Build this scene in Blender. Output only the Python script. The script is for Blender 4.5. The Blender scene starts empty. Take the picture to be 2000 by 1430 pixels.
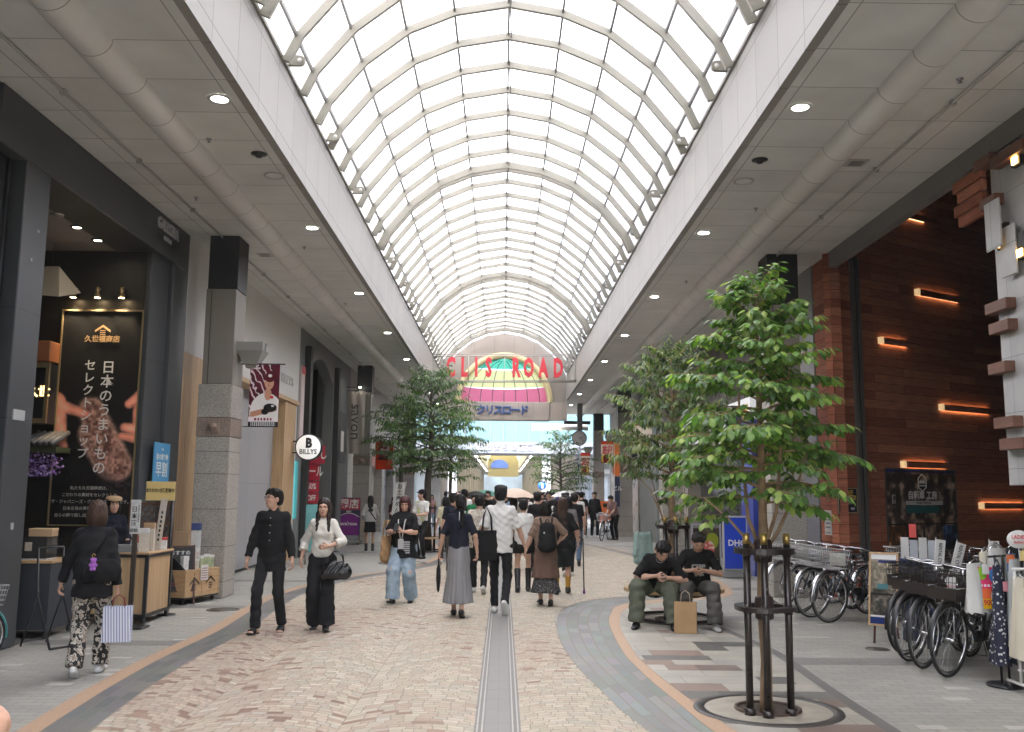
import bpy, bmesh, math, random
import numpy as np
from mathutils import Vector, Matrix
random.seed(7); np.random.seed(7)
S = bpy.context.scene; COL = S.collection
# ---------------------------------------------------------------- camera
CAMP = Vector((0, 0, 1.68)); FPX, PIT, YAW, ROL = 1830.0, .1352, .0083, .0090
def cam_axes():
    F = Vector((math.sin(YAW)*math.cos(PIT), math.cos(YAW)*math.cos(PIT), math.sin(PIT)))
    R0 = Vector((math.cos(YAW), -math.sin(YAW), 0)); U0 = R0.cross(F)
    c, s = math.cos(ROL), math.sin(ROL)
    return F, c*R0+s*U0, c*U0-s*R0
F_, R_, U_ = cam_axes()
cd = bpy.data.cameras.new('camera'); cam = bpy.data.objects.new('camera', cd); COL.objects.link(cam)
cd.sensor_width = 36; cd.sensor_fit = 'HORIZONTAL'; cd.lens = FPX/2000*36; cd.clip_end = 2000; cd.clip_start = .05
cam.matrix_world = Matrix(((R_.x, U_.x, -F_.x, 0), (R_.y, U_.y, -F_.y, 0), (R_.z, U_.z, -F_.z, CAMP.z), (0, 0, 0, 1)))
S.camera = cam
# ---------------------------------------------------------------- light
SUN_EL, SUN_AZ = math.radians(62), math.radians(200)
W = bpy.data.worlds.new("World"); S.world = W; W.use_nodes = True
nt = W.node_tree; bg = nt.nodes['Background']; sk = nt.nodes.new('ShaderNodeTexSky')
sk.sky_type = 'NISHITA'; sk.sun_disc = False; sk.sun_elevation = SUN_EL; sk.sun_rotation = SUN_AZ; sk.dust_density = 4; sk.air_density = 1.0; sk.ozone_density = .6
nt.links.new(sk.outputs[0], bg.inputs[0]); bg.inputs[1].default_value = .15
sl = bpy.data.lights.new('sun', 'SUN'); sl.energy = 1.5; sl.angle = math.radians(14); sl.color = (1, .96, .9)
so = bpy.data.objects.new('sun', sl); COL.objects.link(so)
sd = Vector((math.sin(SUN_AZ)*math.cos(SUN_EL), math.cos(SUN_AZ)*math.cos(SUN_EL), math.sin(SUN_EL)))
so.rotation_euler = sd.to_track_quat('Z', 'Y').to_euler(); so.location = (0, 0, 60)
S.view_settings.view_transform = 'Standard'; S.view_settings.look = 'None'; S.view_settings.gamma = 1
S.view_settings.exposure = 2.72
S.cycles.max_bounces = 10; S.cycles.diffuse_bounces = 6; S.cycles.transmission_bounces = 6; S.cycles.transparent_max_bounces = 8
S.cycles.use_denoising = True; S.cycles.caustics_reflective = False; S.cycles.caustics_refractive = False
S.cycles.sample_clamp_indirect = 6
# ---------------------------------------------------------------- materials
MATS = {}
def lin(c):
    return tuple((v/12.92 if v <= .04045 else ((v+.055)/1.055)**2.4) for v in c)
def hexc(h): return lin(tuple(int(h[i:i+2], 16)/255 for i in (0, 2, 4)))
def mat(name, col, rough=.6, metal=0, var=0, vscale=3, bump=0, bscale=40, emit=0, trans=0, coat=0, attr=False, spec=.5):
    if name in MATS: return MATS[name]
    m = bpy.data.materials.new(name); m.use_nodes = True; t = m.node_tree; n = t.nodes; L = t.links
    b = n['Principled BSDF']
    b.inputs['Roughness'].default_value = rough; b.inputs['Metallic'].default_value = metal
    b.inputs['Specular IOR Level'].default_value = spec
    if coat: b.inputs['Coat Weight'].default_value = coat; b.inputs['Coat Roughness'].default_value = .1
    c4 = (*col, 1)
    src = None
    if attr:
        a = n.new('ShaderNodeAttribute'); a.attribute_name = 'Col'; src = a.outputs['Color']
    if var:
        g = n.new('ShaderNodeTexCoord'); no = n.new('ShaderNodeTexNoise'); no.inputs['Scale'].default_value = vscale; no.inputs['Detail'].default_value = 5
        L.new(g.outputs['Object'], no.inputs['Vector'])
        mr = n.new('ShaderNodeMapRange'); mr.inputs[1].default_value = .3; mr.inputs[2].default_value = .7; mr.inputs[3].default_value = 1-var; mr.inputs[4].default_value = 1+var
        L.new(no.outputs['Fac'], mr.inputs[0])
        mx = n.new('ShaderNodeMix'); mx.data_type = 'RGBA'; mx.blend_type = 'MULTIPLY'; mx.inputs[0].default_value = 1
        if src: L.new(src, mx.inputs[6])
        else: mx.inputs[6].default_value = c4
        L.new(mr.outputs[0], mx.inputs[7]); src = mx.outputs[2]
        r2 = n.new('ShaderNodeMapRange'); r2.inputs[3].default_value = max(0, rough-.12); r2.inputs[4].default_value = min(1, rough+.12)
        L.new(no.outputs['Fac'], r2.inputs[0]); L.new(r2.outputs[0], b.inputs['Roughness'])
    if src: L.new(src, b.inputs['Base Color'])
    else: b.inputs['Base Color'].default_value = c4
    if emit:
        b.inputs['Emission Strength'].default_value = emit
        if src: L.new(src, b.inputs['Emission Color'])
        else: b.inputs['Emission Color'].default_value = c4
    if bump:
        g2 = n.new('ShaderNodeTexCoord'); n2 = n.new('ShaderNodeTexNoise'); n2.inputs['Scale'].default_value = bscale; n2.inputs['Detail'].default_value = 3
        L.new(g2.outputs['Object'], n2.inputs['Vector'])
        bp = n.new('ShaderNodeBump'); bp.inputs['Strength'].default_value = bump; bp.inputs['Distance'].default_value = .01
        L.new(n2.outputs['Fac'], bp.inputs['Height']); L.new(bp.outputs[0], b.inputs['Normal'])
    MATS[name] = m
    return m
def translucent(name, col, glossy=.05):
    m = bpy.data.materials.new(name); m.use_nodes = True; t = m.node_tree; n = t.nodes; L = t.links
    n.remove(n['Principled BSDF']); o = n['Material Output']
    a = n.new('ShaderNodeBsdfTranslucent'); a.inputs[0].default_value = (*col, 1)
    d = n.new('ShaderNodeBsdfDiffuse'); d.inputs[0].default_value = (*[min(1, c*.8) for c in col], 1)
    x = n.new('ShaderNodeMixShader'); x.inputs[0].default_value = .2
    L.new(a.outputs[0], x.inputs[1]); L.new(d.outputs[0], x.inputs[2]); L.new(x.outputs[0], o.inputs[0])
    MATS[name] = m; return m
def seam_mat(name, col, rough, axes, lw=.008, dark=.45, var=.06, bump=.0, metal=0, grain=0, gscale=120):
    """panel joints at regular world positions: axes = [(axis, pitch, offset), ...]"""
    m = bpy.data.materials.new(name); m.use_nodes = True; t = m.node_tree; n = t.nodes; L = t.links; b = n['Principled BSDF']
    b.inputs['Metallic'].default_value = metal
    g = n.new('ShaderNodeNewGeometry'); sp = n.new('ShaderNodeSeparateXYZ'); L.new(g.outputs['Position'], sp.inputs[0])
    acc = None
    for ax, pitch, off in axes:
        s = n.new('ShaderNodeMath'); s.operation = 'SUBTRACT'; L.new(sp.outputs[ax], s.inputs[0]); s.inputs[1].default_value = off-lw/2
        f = n.new('ShaderNodeMath'); f.operation = 'FLOORED_MODULO'; L.new(s.outputs[0], f.inputs[0]); f.inputs[1].default_value = pitch
        l = n.new('ShaderNodeMath'); l.operation = 'LESS_THAN'; L.new(f.outputs[0], l.inputs[0]); l.inputs[1].default_value = lw
        if acc:
            mx = n.new('ShaderNodeMath'); mx.operation = 'MAXIMUM'; L.new(acc, mx.inputs[0]); L.new(l.outputs[0], mx.inputs[1]); acc = mx.outputs[0]
        else: acc = l.outputs[0]
    no = n.new('ShaderNodeTexNoise'); no.inputs['Scale'].default_value = 1.7; no.inputs['Detail'].default_value = 6; L.new(g.outputs['Position'], no.inputs['Vector'])
    mr = n.new('ShaderNodeMapRange'); mr.inputs[1].default_value = .3; mr.inputs[2].default_value = .7; mr.inputs[3].default_value = 1-var; mr.inputs[4].default_value = 1+var; L.new(no.outputs['Fac'], mr.inputs[0])
    fac = mr.outputs[0]
    if axes and axes[0][1] < 5:
        dv = n.new('ShaderNodeMath'); dv.operation = 'MULTIPLY_ADD'; L.new(sp.outputs[axes[0][0]], dv.inputs[0]); dv.inputs[1].default_value = 1/axes[0][1]; dv.inputs[2].default_value = -axes[0][2]/axes[0][1]
        fl = n.new('ShaderNodeMath'); fl.operation = 'FLOOR'; L.new(dv.outputs[0], fl.inputs[0]); wn = n.new('ShaderNodeTexWhiteNoise'); wn.noise_dimensions = '1D'; L.new(fl.outputs[0], wn.inputs['W'])
        wm = n.new('ShaderNodeMapRange'); wm.inputs[3].default_value = .945; wm.inputs[4].default_value = 1.04; L.new(wn.outputs['Value'], wm.inputs[0]); w2 = n.new('ShaderNodeMath'); w2.operation = 'MULTIPLY'; L.new(fac, w2.inputs[0]); L.new(wm.outputs[0], w2.inputs[1]); fac = w2.outputs[0]
    if grain:
        vo = n.new('ShaderNodeTexNoise'); vo.inputs['Scale'].default_value = gscale; vo.inputs['Detail'].default_value = 2; L.new(g.outputs['Position'], vo.inputs['Vector'])
        m3 = n.new('ShaderNodeMapRange'); m3.inputs[1].default_value = .35; m3.inputs[2].default_value = .65; m3.inputs[3].default_value = 1-grain; m3.inputs[4].default_value = 1+grain; L.new(vo.outputs['Fac'], m3.inputs[0])
        mm = n.new('ShaderNodeMath'); mm.operation = 'MULTIPLY'; L.new(fac, mm.inputs[0]); L.new(m3.outputs[0], mm.inputs[1]); fac = mm.outputs[0]
    a = n.new('ShaderNodeMix'); a.data_type = 'RGBA'; a.blend_type = 'MULTIPLY'; a.inputs[0].default_value = 1; a.inputs[6].default_value = (*col, 1); L.new(fac, a.inputs[7])
    c = n.new('ShaderNodeMix'); c.data_type = 'RGBA'; L.new(acc, c.inputs[0]); L.new(a.outputs[2], c.inputs[6]); c.inputs[7].default_value = (*[v*dark for v in col], 1)
    L.new(c.outputs[2], b.inputs['Base Color'])
    r = n.new('ShaderNodeMapRange'); r.inputs[3].default_value = max(.05, rough-.1); r.inputs[4].default_value = min(1, rough+.1); L.new(no.outputs['Fac'], r.inputs[0]); L.new(r.outputs[0], b.inputs['Roughness'])
    MATS[name] = m; return m
# ---------------------------------------------------------------- mesh builders
class MB:
    """collects shapes, each with a material index, then links them as ONE mesh object"""
    def __init__(s): s.v = []; s.f = []; s.mi = []; s.fc = []; s.smooth = []
    def add(s, vs, fs, mi=0, col=None, smooth=False):
        o = len(s.v); s.v += [tuple(v) for v in vs]
        for f in fs: s.f.append([o+i for i in f]); s.mi.append(mi); s.fc.append(col); s.smooth.append(smooth)
        return s
    def box(s, x0, x1, y0, y1, z0, z1, mi=0, col=None, M=None):
        vs = [(x, y, z) for z in (z0, z1) for y in (y0, y1) for x in (x0, x1)]
        if M is not None: vs = [M @ Vector(v) for v in vs]
        return s.add(vs, [(0, 2, 3, 1), (4, 5, 7, 6), (0, 1, 5, 4), (2, 6, 7, 3), (0, 4, 6, 2), (1, 3, 7, 5)], mi, col)
    def bbox(s, x0, x1, y0, y1, z0, z1, b=.006, mi=0, col=None, M=None):
        """box with chamfered edges"""
        b = min(b, (x1-x0)*.45, (y1-y0)*.45, (z1-z0)*.45)
        bm = bmesh.new(); bmesh.ops.create_cube(bm, size=1)
        for v in bm.verts: v.co = Vector(((x0+x1)/2+v.co.x*(x1-x0), (y0+y1)/2+v.co.y*(y1-y0), (z0+z1)/2+v.co.z*(z1-z0)))
        bmesh.ops.bevel(bm, geom=bm.edges[:], offset=b, segments=1, affect='EDGES')
        vs = [v.co.copy() for v in bm.verts]; bm.verts.index_update(); fs = [[v.index for v in f.verts] for f in bm.faces]; bm.free()
        if M is not None: vs = [M @ v for v in vs]
        return s.add(vs, fs, mi, col)
    def tube(s, pts, r, n=8, mi=0, col=None, cap=True, closed=False, smooth=True):
        pts = [Vector(p) for p in pts]; N = len(pts); rs = r if isinstance(r, (list, tuple)) else [r]*N
        vs = []; fs = []; pu = None
        for i, p in enumerate(pts):
            if closed: t = (pts[(i+1) % N]-pts[i-1])
            else: t = pts[min(i+1, N-1)]-pts[max(i-1, 0)]
            if t.length < 1e-9: t = Vector((0, 0, 1))
            t.normalize()
            if pu is None:
                a = Vector((0, 0, 1)) if abs(t.z) < .9 else Vector((1, 0, 0)); u = t.cross(a).normalized()
            else:
                u = (pu-t*pu.dot(t)); u = u.normalized() if u.length > 1e-6 else t.orthogonal().normalized()
            pu = u; w = t.cross(u)
            for k in range(n):
                an = 2*math.pi*k/n; vs.append(p+(u*math.cos(an)+w*math.sin(an))*rs[i])
        R = N if closed else N-1
        for i in range(R):
            j = (i+1) % N
            for k in range(n): fs.append((i*n+k, i*n+(k+1) % n, j*n+(k+1) % n, j*n+k))
        if cap and not closed: fs.append(tuple(range(n-1, -1, -1))); fs.append(tuple((N-1)*n+k for k in range(n)))
        return s.add(vs, fs, mi, col, smooth)
    def lathe(s, prof, n=24, mi=0, col=None, M=None, smooth=True):
        vs = []; fs = []
        for r, z in prof:
            for k in range(n): a = 2*math.pi*k/n; vs.append(Vector((r*math.cos(a), r*math.sin(a), z)))
        for i in range(len(prof)-1):
            for k in range(n): fs.append((i*n+k, i*n+(k+1) % n, (i+1)*n+(k+1) % n, (i+1)*n+k))
        if M is not None: vs = [M @ v for v in vs]
        return s.add(vs, fs, mi, col, smooth)
    def prism(s, poly, y0, y1, mi=0, col=None, M=None):
        """polygon in xz extruded along y"""
        n = len(poly); vs = [Vector((x, y0, z)) for x, z in poly]+[Vector((x, y1, z)) for x, z in poly]
        fs = [tuple(range(n)), tuple(range(2*n-1, n-1, -1))]+[(i, i+n, (i+1) % n+n, (i+1) % n) for i in range(n)]
        if M is not None: vs = [M @ v for v in vs]
        return s.add(vs, fs, mi, col)
    def ell(s, c, r, n=12, m=8, mi=0, col=None, M=None):
        vs = []; fs = []
        for i in range(m+1):
            th = math.pi*i/m
            for k in range(n):
                a = 2*math.pi*k/n; v = Vector((c[0]+r[0]*math.sin(th)*math.cos(a), c[1]+r[1]*math.sin(th)*math.sin(a), c[2]+r[2]*math.cos(th)))
                vs.append(M @ v if M is not None else v)
        for i in range(m):
            for k in range(n): fs.append((i*n+k, (i+1)*n+k, (i+1)*n+(k+1) % n, i*n+(k+1) % n))
        return s.add(vs, fs, mi, col, True)
    def build(s, name, mats, parent=None, loc=None, rotz=None, fix=True):
        me = bpy.data.meshes.new(name); me.from_pydata(s.v, [], s.f)
        for m in (mats if isinstance(mats, (list, tuple)) else [mats]): me.materials.append(m)
        me.polygons.foreach_set('material_index', s.mi); me.polygons.foreach_set('use_smooth', s.smooth)
        if any(c is not None for c in s.fc):
            at = me.color_attributes.new('Col', 'FLOAT_COLOR', 'CORNER'); arr = []
            for p, c in zip(me.polygons, s.fc): arr += list((*(c or (.5, .5, .5)), 1))*p.loop_total
            at.data.foreach_set('color', arr)
        me.validate(); me.update()
        if fix:
            bm = bmesh.new(); bm.from_mesh(me); bmesh.ops.recalc_face_normals(bm, faces=bm.faces[:]); bm.to_mesh(me); bm.free()
        o = bpy.data.objects.new(name, me); COL.objects.link(o)
        if parent is not None: o.parent = parent
        if loc is not None: o.location = loc
        if rotz is not None: o.rotation_euler = (0, 0, rotz)
        return o
def tag(o, label=None, cat=None, group=None, kind=None):
    if label: o['label'] = label
    if cat: o['category'] = cat
    if group: o['group'] = group
    if kind: o['kind'] = kind
    return o
def empty(name, loc=(0, 0, 0), rotz=0, label=None, cat=None, group=None):
    o = bpy.data.objects.new(name, None); COL.objects.link(o); o.location = loc; o.rotation_euler = (0, 0, rotz); o.empty_display_size = .1
    return tag(o, label, cat, group)
KIDS = {}
def copy_tree(o, parent=None):
    c = o.copy(); COL.objects.link(c); c.parent = parent
    for ch in o.children: copy_tree(ch, c)
    return c
FNT = None
def text(body, size, m, M, parent=None, name='lettering', ext=.004, bold=0, align='CENTER', spacing=1, sx=1):
    cu = bpy.data.curves.new('t', 'FONT'); cu.body = body; cu.size = size; cu.extrude = ext; cu.align_x = align; cu.align_y = 'CENTER'; cu.offset = bold; cu.space_character = spacing; cu.space_line = spacing
    cu.resolution_u = 2
    o = bpy.data.objects.new('t', cu); COL.objects.link(o); bpy.context.view_layer.update()
    me = bpy.data.meshes.new_from_object(o.evaluated_get(bpy.context.evaluated_depsgraph_get()))
    bpy.data.objects.remove(o); bpy.data.curves.remove(cu)
    me.materials.clear(); me.materials.append(m)
    T = Matrix.Diagonal((sx, 1, 1, 1)); me.transform(M @ T)
    r = bpy.data.objects.new(name, me); COL.objects.link(r)
    if parent is not None: r.parent = parent
    return r
def face_front(x, y, z):   # text/picture plane facing the camera (-Y): x right, y up
    return Matrix(((1, 0, 0, x), (0, 0, -1, y), (0, 1, 0, z), (0, 0, 0, 1)))
def face_right(x, y, z):   # on a left wall, facing +X : text runs +Y
    return Matrix(((0, 0, 1, x), (1, 0, 0, y), (0, 1, 0, z), (0, 0, 0, 1)))
def face_left(x, y, z):    # on a right wall, facing -X : text runs -Y
    return Matrix(((0, 0, -1, x), (-1, 0, 0, y), (0, 1, 0, z), (0, 0, 0, 1)))
def picture(fn, w, h, nx, ny, M, m, parent=None, name='picture'):
    """a printed sheet: fine grid with the printed picture in a colour attribute; fn(u,v) arrays 0..1 -> (..,3) sRGB"""
    u, v = np.meshgrid((np.arange(nx)+.5)/nx, (np.arange(ny)+.5)/ny)
    c = np.clip(fn(u, v), 0, 1); c = np.where(c <= .04045, c/12.92, ((c+.055)/1.055)**2.4)
    xs = np.linspace(-w/2, w/2, nx+1); ys = np.linspace(-h/2, h/2, ny+1)
    X, Y = np.meshgrid(xs, ys); V = np.stack([X.ravel(), Y.ravel(), np.zeros(X.size)], 1)
    I = np.arange((nx+1)*(ny+1)).reshape(ny+1, nx+1)
    Fc = np.stack([I[:-1, :-1].ravel(), I[:-1, 1:].ravel(), I[1:, 1:].ravel(), I[1:, :-1].ravel()], 1)
    me = bpy.data.meshes.new(name); me.from_pydata(V.tolist(), [], Fc.tolist()); me.materials.append(m)
    at = me.color_attributes.new('Col', 'FLOAT_COLOR', 'CORNER')
    cc = np.concatenate([c.reshape(-1, 3), np.ones((c.shape[0]*c.shape[1], 1))], 1); at.data.foreach_set('color', np.repeat(cc, 4, 0).ravel().astype(np.float32))
    me.transform(M); o = bpy.data.objects.new(name, me); COL.objects.link(o)
    if parent is not None: o.parent = parent
    return o
def vnoise(u, v, f, seed=0):
    r = np.random.RandomState(seed); G = r.rand(64, 64); x = u*f; y = v*f; xi = np.floor(x).astype(int); yi = np.floor(y).astype(int); fx = x-xi; fy = y-yi
    fx = fx*fx*(3-2*fx); fy = fy*fy*(3-2*fy); g = lambda a, b: G[a % 64, b % 64]
    return (g(xi, yi)*(1-fx)+g(xi+1, yi)*fx)*(1-fy)+(g(xi, yi+1)*(1-fx)+g(xi+1, yi+1)*fx)*fy
def printm(name='printed_sheet', rough=.5, emit=0): return mat(name, (.5, .5, .5), rough=.7, attr=True, emit=emit, spec=.2)
# ================================================================ MATERIALS OF THE PLACE
PCH, POF = .845, 8.40
M_soff = seam_mat('soffit_panel', (.60, .60, .575), .5, [(1, PCH, POF), (0, 40, -4.93), (0, 40, 5.05), (0, 40, -3.02), (0, 40, 3.05)], lw=.013, dark=.4, var=.09)
M_pipe = seam_mat('cover_pipe', (.62, .61, .58), .45, [(1, PCH, POF)], lw=.014, dark=.35, var=.04)
M_fasc = seam_mat('fascia_panel', (.245, .232, .21), .5, [(1, PCH, POF), (2, 40, 6.07), (2, 40, 6.84)], lw=.013, dark=.35, var=.03)
M_rib = mat('rib_paint', (.235, .222, .182), .5, var=.04)
M_purl = mat('purlin_paint', (.18, .175, .165), .5)
M_glaze = translucent('roof_glazing', (.93, .93, .93))
M_gran = seam_mat('granite', (.33, .305, .27), .5, [(2, 40, 2.31), (2, 40, 1.95), (2, 40, 1.39), (2, 40, .80), (2, 40, .25)], lw=.012, dark=.4, var=.09, grain=.26, gscale=46)
M_granb = seam_mat('brown_granite', (.23, .175, .14), .5, [(2, 40, 50)], var=.08, grain=.3, gscale=45)
M_colmid = mat('column_panel', (.21, .19, .165), .5, var=.06, vscale=2)
M_blk = mat('black_panel', (.012, .013, .015), .45, var=.1)
M_char = seam_mat('charcoal_metal', (.045, .049, .053), .42, [(2, 40, 3.62), (2, 40, 2.43)], lw=.012, dark=.4, var=.12)
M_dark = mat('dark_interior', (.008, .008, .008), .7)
M_white = mat('white_wall', (.62, .61, .58), .6, var=.03, vscale=1)
M_hoard = seam_mat('grey_hoarding', (.33, .325, .33), .55, [(1, 1.82, 16.9), (2, 40, 1.85)], lw=.008, dark=.6, var=.02)
M_steel = mat('brushed_steel', (.33, .33, .33), .35, metal=.85, var=.06)
M_beige = mat('beige_wall', (.36, .32, .28), .6, var=.07)
M_emis = mat('lamp_glow', (1, .97, .9), emit=14); M_warm = mat('warm_lamp_glow', (1, .72, .38), emit=10)
def wood_mat(name, c1, c2, scale=(1, 1, 1), rough=.5, grain=18):
    m = bpy.data.materials.new(name); m.use_nodes = True; t = m.node_tree; n = t.nodes; L = t.links; b = n['Principled BSDF']
    tc = n.new('ShaderNodeTexCoord'); mp = n.new('ShaderNodeMapping'); mp.inputs['Scale'].default_value = scale; L.new(tc.outputs['Object'], mp.inputs[0])
    no = n.new('ShaderNodeTexNoise'); no.inputs['Scale'].default_value = grain; no.inputs['Detail'].default_value = 6; no.inputs['Distortion'].default_value = .6; L.new(mp.outputs[0], no.inputs['Vector'])
    r = n.new('ShaderNodeValToRGB'); r.color_ramp.elements[0].color = (*c1, 1); r.color_ramp.elements[1].color = (*c2, 1); r.color_ramp.elements[0].position = .32; r.color_ramp.elements[1].position = .68
    L.new(no.outputs['Fac'], r.inputs[0]); L.new(r.outputs[0], b.inputs['Base Color']); b.inputs['Roughness'].default_value = rough
    MATS[name] = m; return m
M_lwood = wood_mat('light_wood', (.42, .27, .14), (.55, .38, .21), (1, 1, .08))
M_lwoodh = wood_mat('light_wood_flat', (.42, .26, .13), (.56, .37, .2), (.12, .12, 1.5))
M_plank = None
# ================================================================ GROUND
MB().box(-300, 300, -300, 300, -.05, -.016).build('ground', mat('ground_asphalt', (.13, .13, .125), .8, var=.1, vscale=.6)); tag(bpy.data.objects['ground'], kind='structure')
def brick_mat(name, c1, c2, cm, sc, bw, rh, rot=0, rough=.62, stripe=True):
    m = bpy.data.materials.new(name); m.use_nodes = True; t = m.node_tree; n = t.nodes; L = t.links; b = n['Principled BSDF']
    g = n.new('ShaderNodeNewGeometry'); br = n.new('ShaderNodeTexBrick'); L.new(g.outputs['Position'], br.inputs['Vector'])
    br.inputs['Color1'].default_value = (*c1, 1); br.inputs['Color2'].default_value = (*c2, 1); br.inputs['Mortar'].default_value = (*cm, 1)
    br.inputs['Scale'].default_value = sc; br.inputs['Brick Width'].default_value = bw; br.inputs['Row Height'].default_value = rh; br.inputs['Mortar Size'].default_value = .004; br.inputs['Bias'].default_value = -.2
    no = n.new('ShaderNodeTexNoise'); no.inputs['Scale'].default_value = .9; no.inputs['Detail'].default_value = 8; L.new(g.outputs['Position'], no.inputs['Vector'])
    mr = n.new('ShaderNodeMapRange'); mr.inputs[1].default_value = .3; mr.inputs[2].default_value = .7; mr.inputs[3].default_value = .86; mr.inputs[4].default_value = 1.1; L.new(no.outputs['Fac'], mr.inputs[0])
    vo = n.new('ShaderNodeTexVoronoi'); vo.inputs['Scale'].default_value = 3.1; L.new(g.outputs['Position'], vo.inputs['Vector']); vr = n.new('ShaderNodeMapRange'); vr.inputs[1].default_value = .04; vr.inputs[2].default_value = .075; vr.inputs[3].default_value = .74; vr.inputs[4].default_value = 1; L.new(vo.outputs['Distance'], vr.inputs[0]); vm = n.new('ShaderNodeMath'); vm.operation = 'MULTIPLY'; L.new(mr.outputs[0], vm.inputs[0]); L.new(vr.outputs[0], vm.inputs[1])
    mx = n.new('ShaderNodeMix'); mx.data_type = 'RGBA'; mx.blend_type = 'MULTIPLY'; mx.inputs[0].default_value = 1; L.new(br.outputs['Color'], mx.inputs[6]); L.new(vm.outputs[0], mx.inputs[7])
    L.new(mx.outputs[2], b.inputs['Base Color'])
    r = n.new('ShaderNodeMapRange'); r.inputs[3].default_value = rough-.2; r.inputs[4].default_value = rough+.1; L.new(no.outputs['Fac'], r.inputs[0]); L.new(r.outputs[0], b.inputs['Roughness'])
    MATS[name] = m; return m
M_pave = brick_mat('pavement_setts', (.36, .35, .31), (.30, .29, .262), (.2, .195, .175), 1, .22, .11)
tag(MB().box(-12, 14, -14, 52, -.015, -.008).build('pavement', M_pave), kind='structure')
# inlaid lighter setts and darker cross stripes
mb = MB(); rr = random.Random(3)
for i in range(150):
    y = rr.uniform(6, 34); x = rr.choice([rr.uniform(-5.1, -3.5), rr.uniform(3.0, 6.4)])
    x = math.floor(x/.22)*.22; y = math.floor(y/.11)*.11
    mb.box(x, x+.216, y, y+.106, -.008, -.0045)
tag(mb.build('pale_paving', mat('pale_sett', (.47, .45, .41), .6, var=.08)), kind='structure')
mb = MB()
for y in (9.75, 13.1, 17.2, 21.5, 26.0, 31): mb.box(2.92, 9, y, y+.42, -.008, -.006); mb.box(-5.9, -3.6, y+.9, y+1.2, -.008, -.006)
tag(mb.build('dark_paving', brick_mat('dark_setts', (.235, .228, .21), (.20, .195, .18), (.14, .14, .13), 1, .22, .11)), kind='structure')
# ---- the winding carriageway: band outlines as polylines on the ground
Rout = [(1.55, 5.0), (1.25, 6.2), (1.07, 6.97), (.97, 7.49), (.90, 8.1), (.76, 9.43), (.69, 10.8), (.70, 12.2), (.75, 12.99), (.83, 13.74), (1.05, 14.6), (1.44, 15.33), (2.07, 15.9), (2.9, 16.3), (3.5, 16.9), (3.85, 18.2), (3.95, 20), (3.89, 22.05), (3.68, 25.5), (3.25, 28.5), (2.84, 31.3), (2.47, 33.2), (2.2, 37), (2.1, 44), (2.1, 52)]
Rmid = [(2.1, 5.0), (1.78, 6.2), (1.54, 6.99), (1.45, 7.92), (1.37, 8.85), (1.33, 9.6), (1.31, 10.36), (1.37, 12.05), (1.45, 13.03), (1.57, 13.8), (1.69, 14.42), (1.93, 14.95), (2.4, 15.45), (3.1, 15.85), (3.75, 16.5), (4.12, 18), (4.22, 20), (4.17, 22.05), (3.95, 25.5), (3.55, 28.5), (3.1, 31.5), (2.75, 33.3), (2.5, 37), (2.4, 44), (2.4, 52)]
Rin = [(2.3, 5.0), (1.97, 6.2), (1.71, 6.99), (1.59, 7.92), (1.5, 8.85), (1.45, 9.6), (1.43, 10.36), (1.5, 12.05), (1.6, 13.03), (1.70, 13.7), (1.84, 14.25), (2.1, 14.75), (2.55, 15.2), (3.2, 15.6), (3.9, 16.3), (4.24, 18), (4.34, 20), (4.29, 22.05), (4.07, 25.5), (3.67, 28.5), (3.22, 31.5), (2.87, 33.3), (2.62, 37), (2.52, 44), (2.52, 52)]
Lout = [(-2.5, 5), (-2.75, 6.2), (-2.89, 6.87), (-2.99, 7.84), (-3.05, 8.55), (-3.11, 9.84), (-3.1, 11.4), (-3.14, 12.4), (-3.25, 14), (-3.3, 15.8), (-3.05, 17.8), (-2.58, 19.4), (-2.07, 20.6), (-1.5, 22.8), (-1.3, 25.5), (-1.5, 29), (-2.0, 33), (-2.2, 40), (-2.2, 52)]
def offset(P, d):
    Q = []
    for i, p in enumerate(P):
        a = Vector(P[max(i-1, 0)]); b = Vector(P[min(i+1, len(P)-1)]); t = (b-a).normalized(); Q.append((p[0]-t.y*d, p[1]+t.x*d))
    return Q
def dens(P, n=8):
    out = []
    for i in range(len(P)-1):
        p0, p1, p2, p3 = [Vector(P[max(0, min(len(P)-1, i+k))]) for k in (-1, 0, 1, 2)]
        for k in range(n):
            t = k/n; out.append(.5*((2*p1)+(-p0+p2)*t+(2*p0-5*p1+4*p2-p3)*t*t+(-p0+3*p1-3*p2+p3)*t**3))
    out.append(Vector(P[-1])); return out
def strip(name, A, B, z, m, th=.003):
    A = dens(A); B = dens(B); n = len(A)
    vs = [(p.x, p.y, z) for p in A]+[(p.x, p.y, z) for p in B]; fs = [(i, n+i, n+i+1, i+1) for i in range(n-1)]
    return tag(MB().add(vs, fs).build(name, m), kind='structure')
M_gband = mat('grey_band_stone', (.2, .2, .195), .6, attr=True, var=.08, vscale=9)
M_tan = mat('tan_granite', (.43, .29, .19), .6, var=.12, vscale=30, bump=.1, bscale=200)
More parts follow.
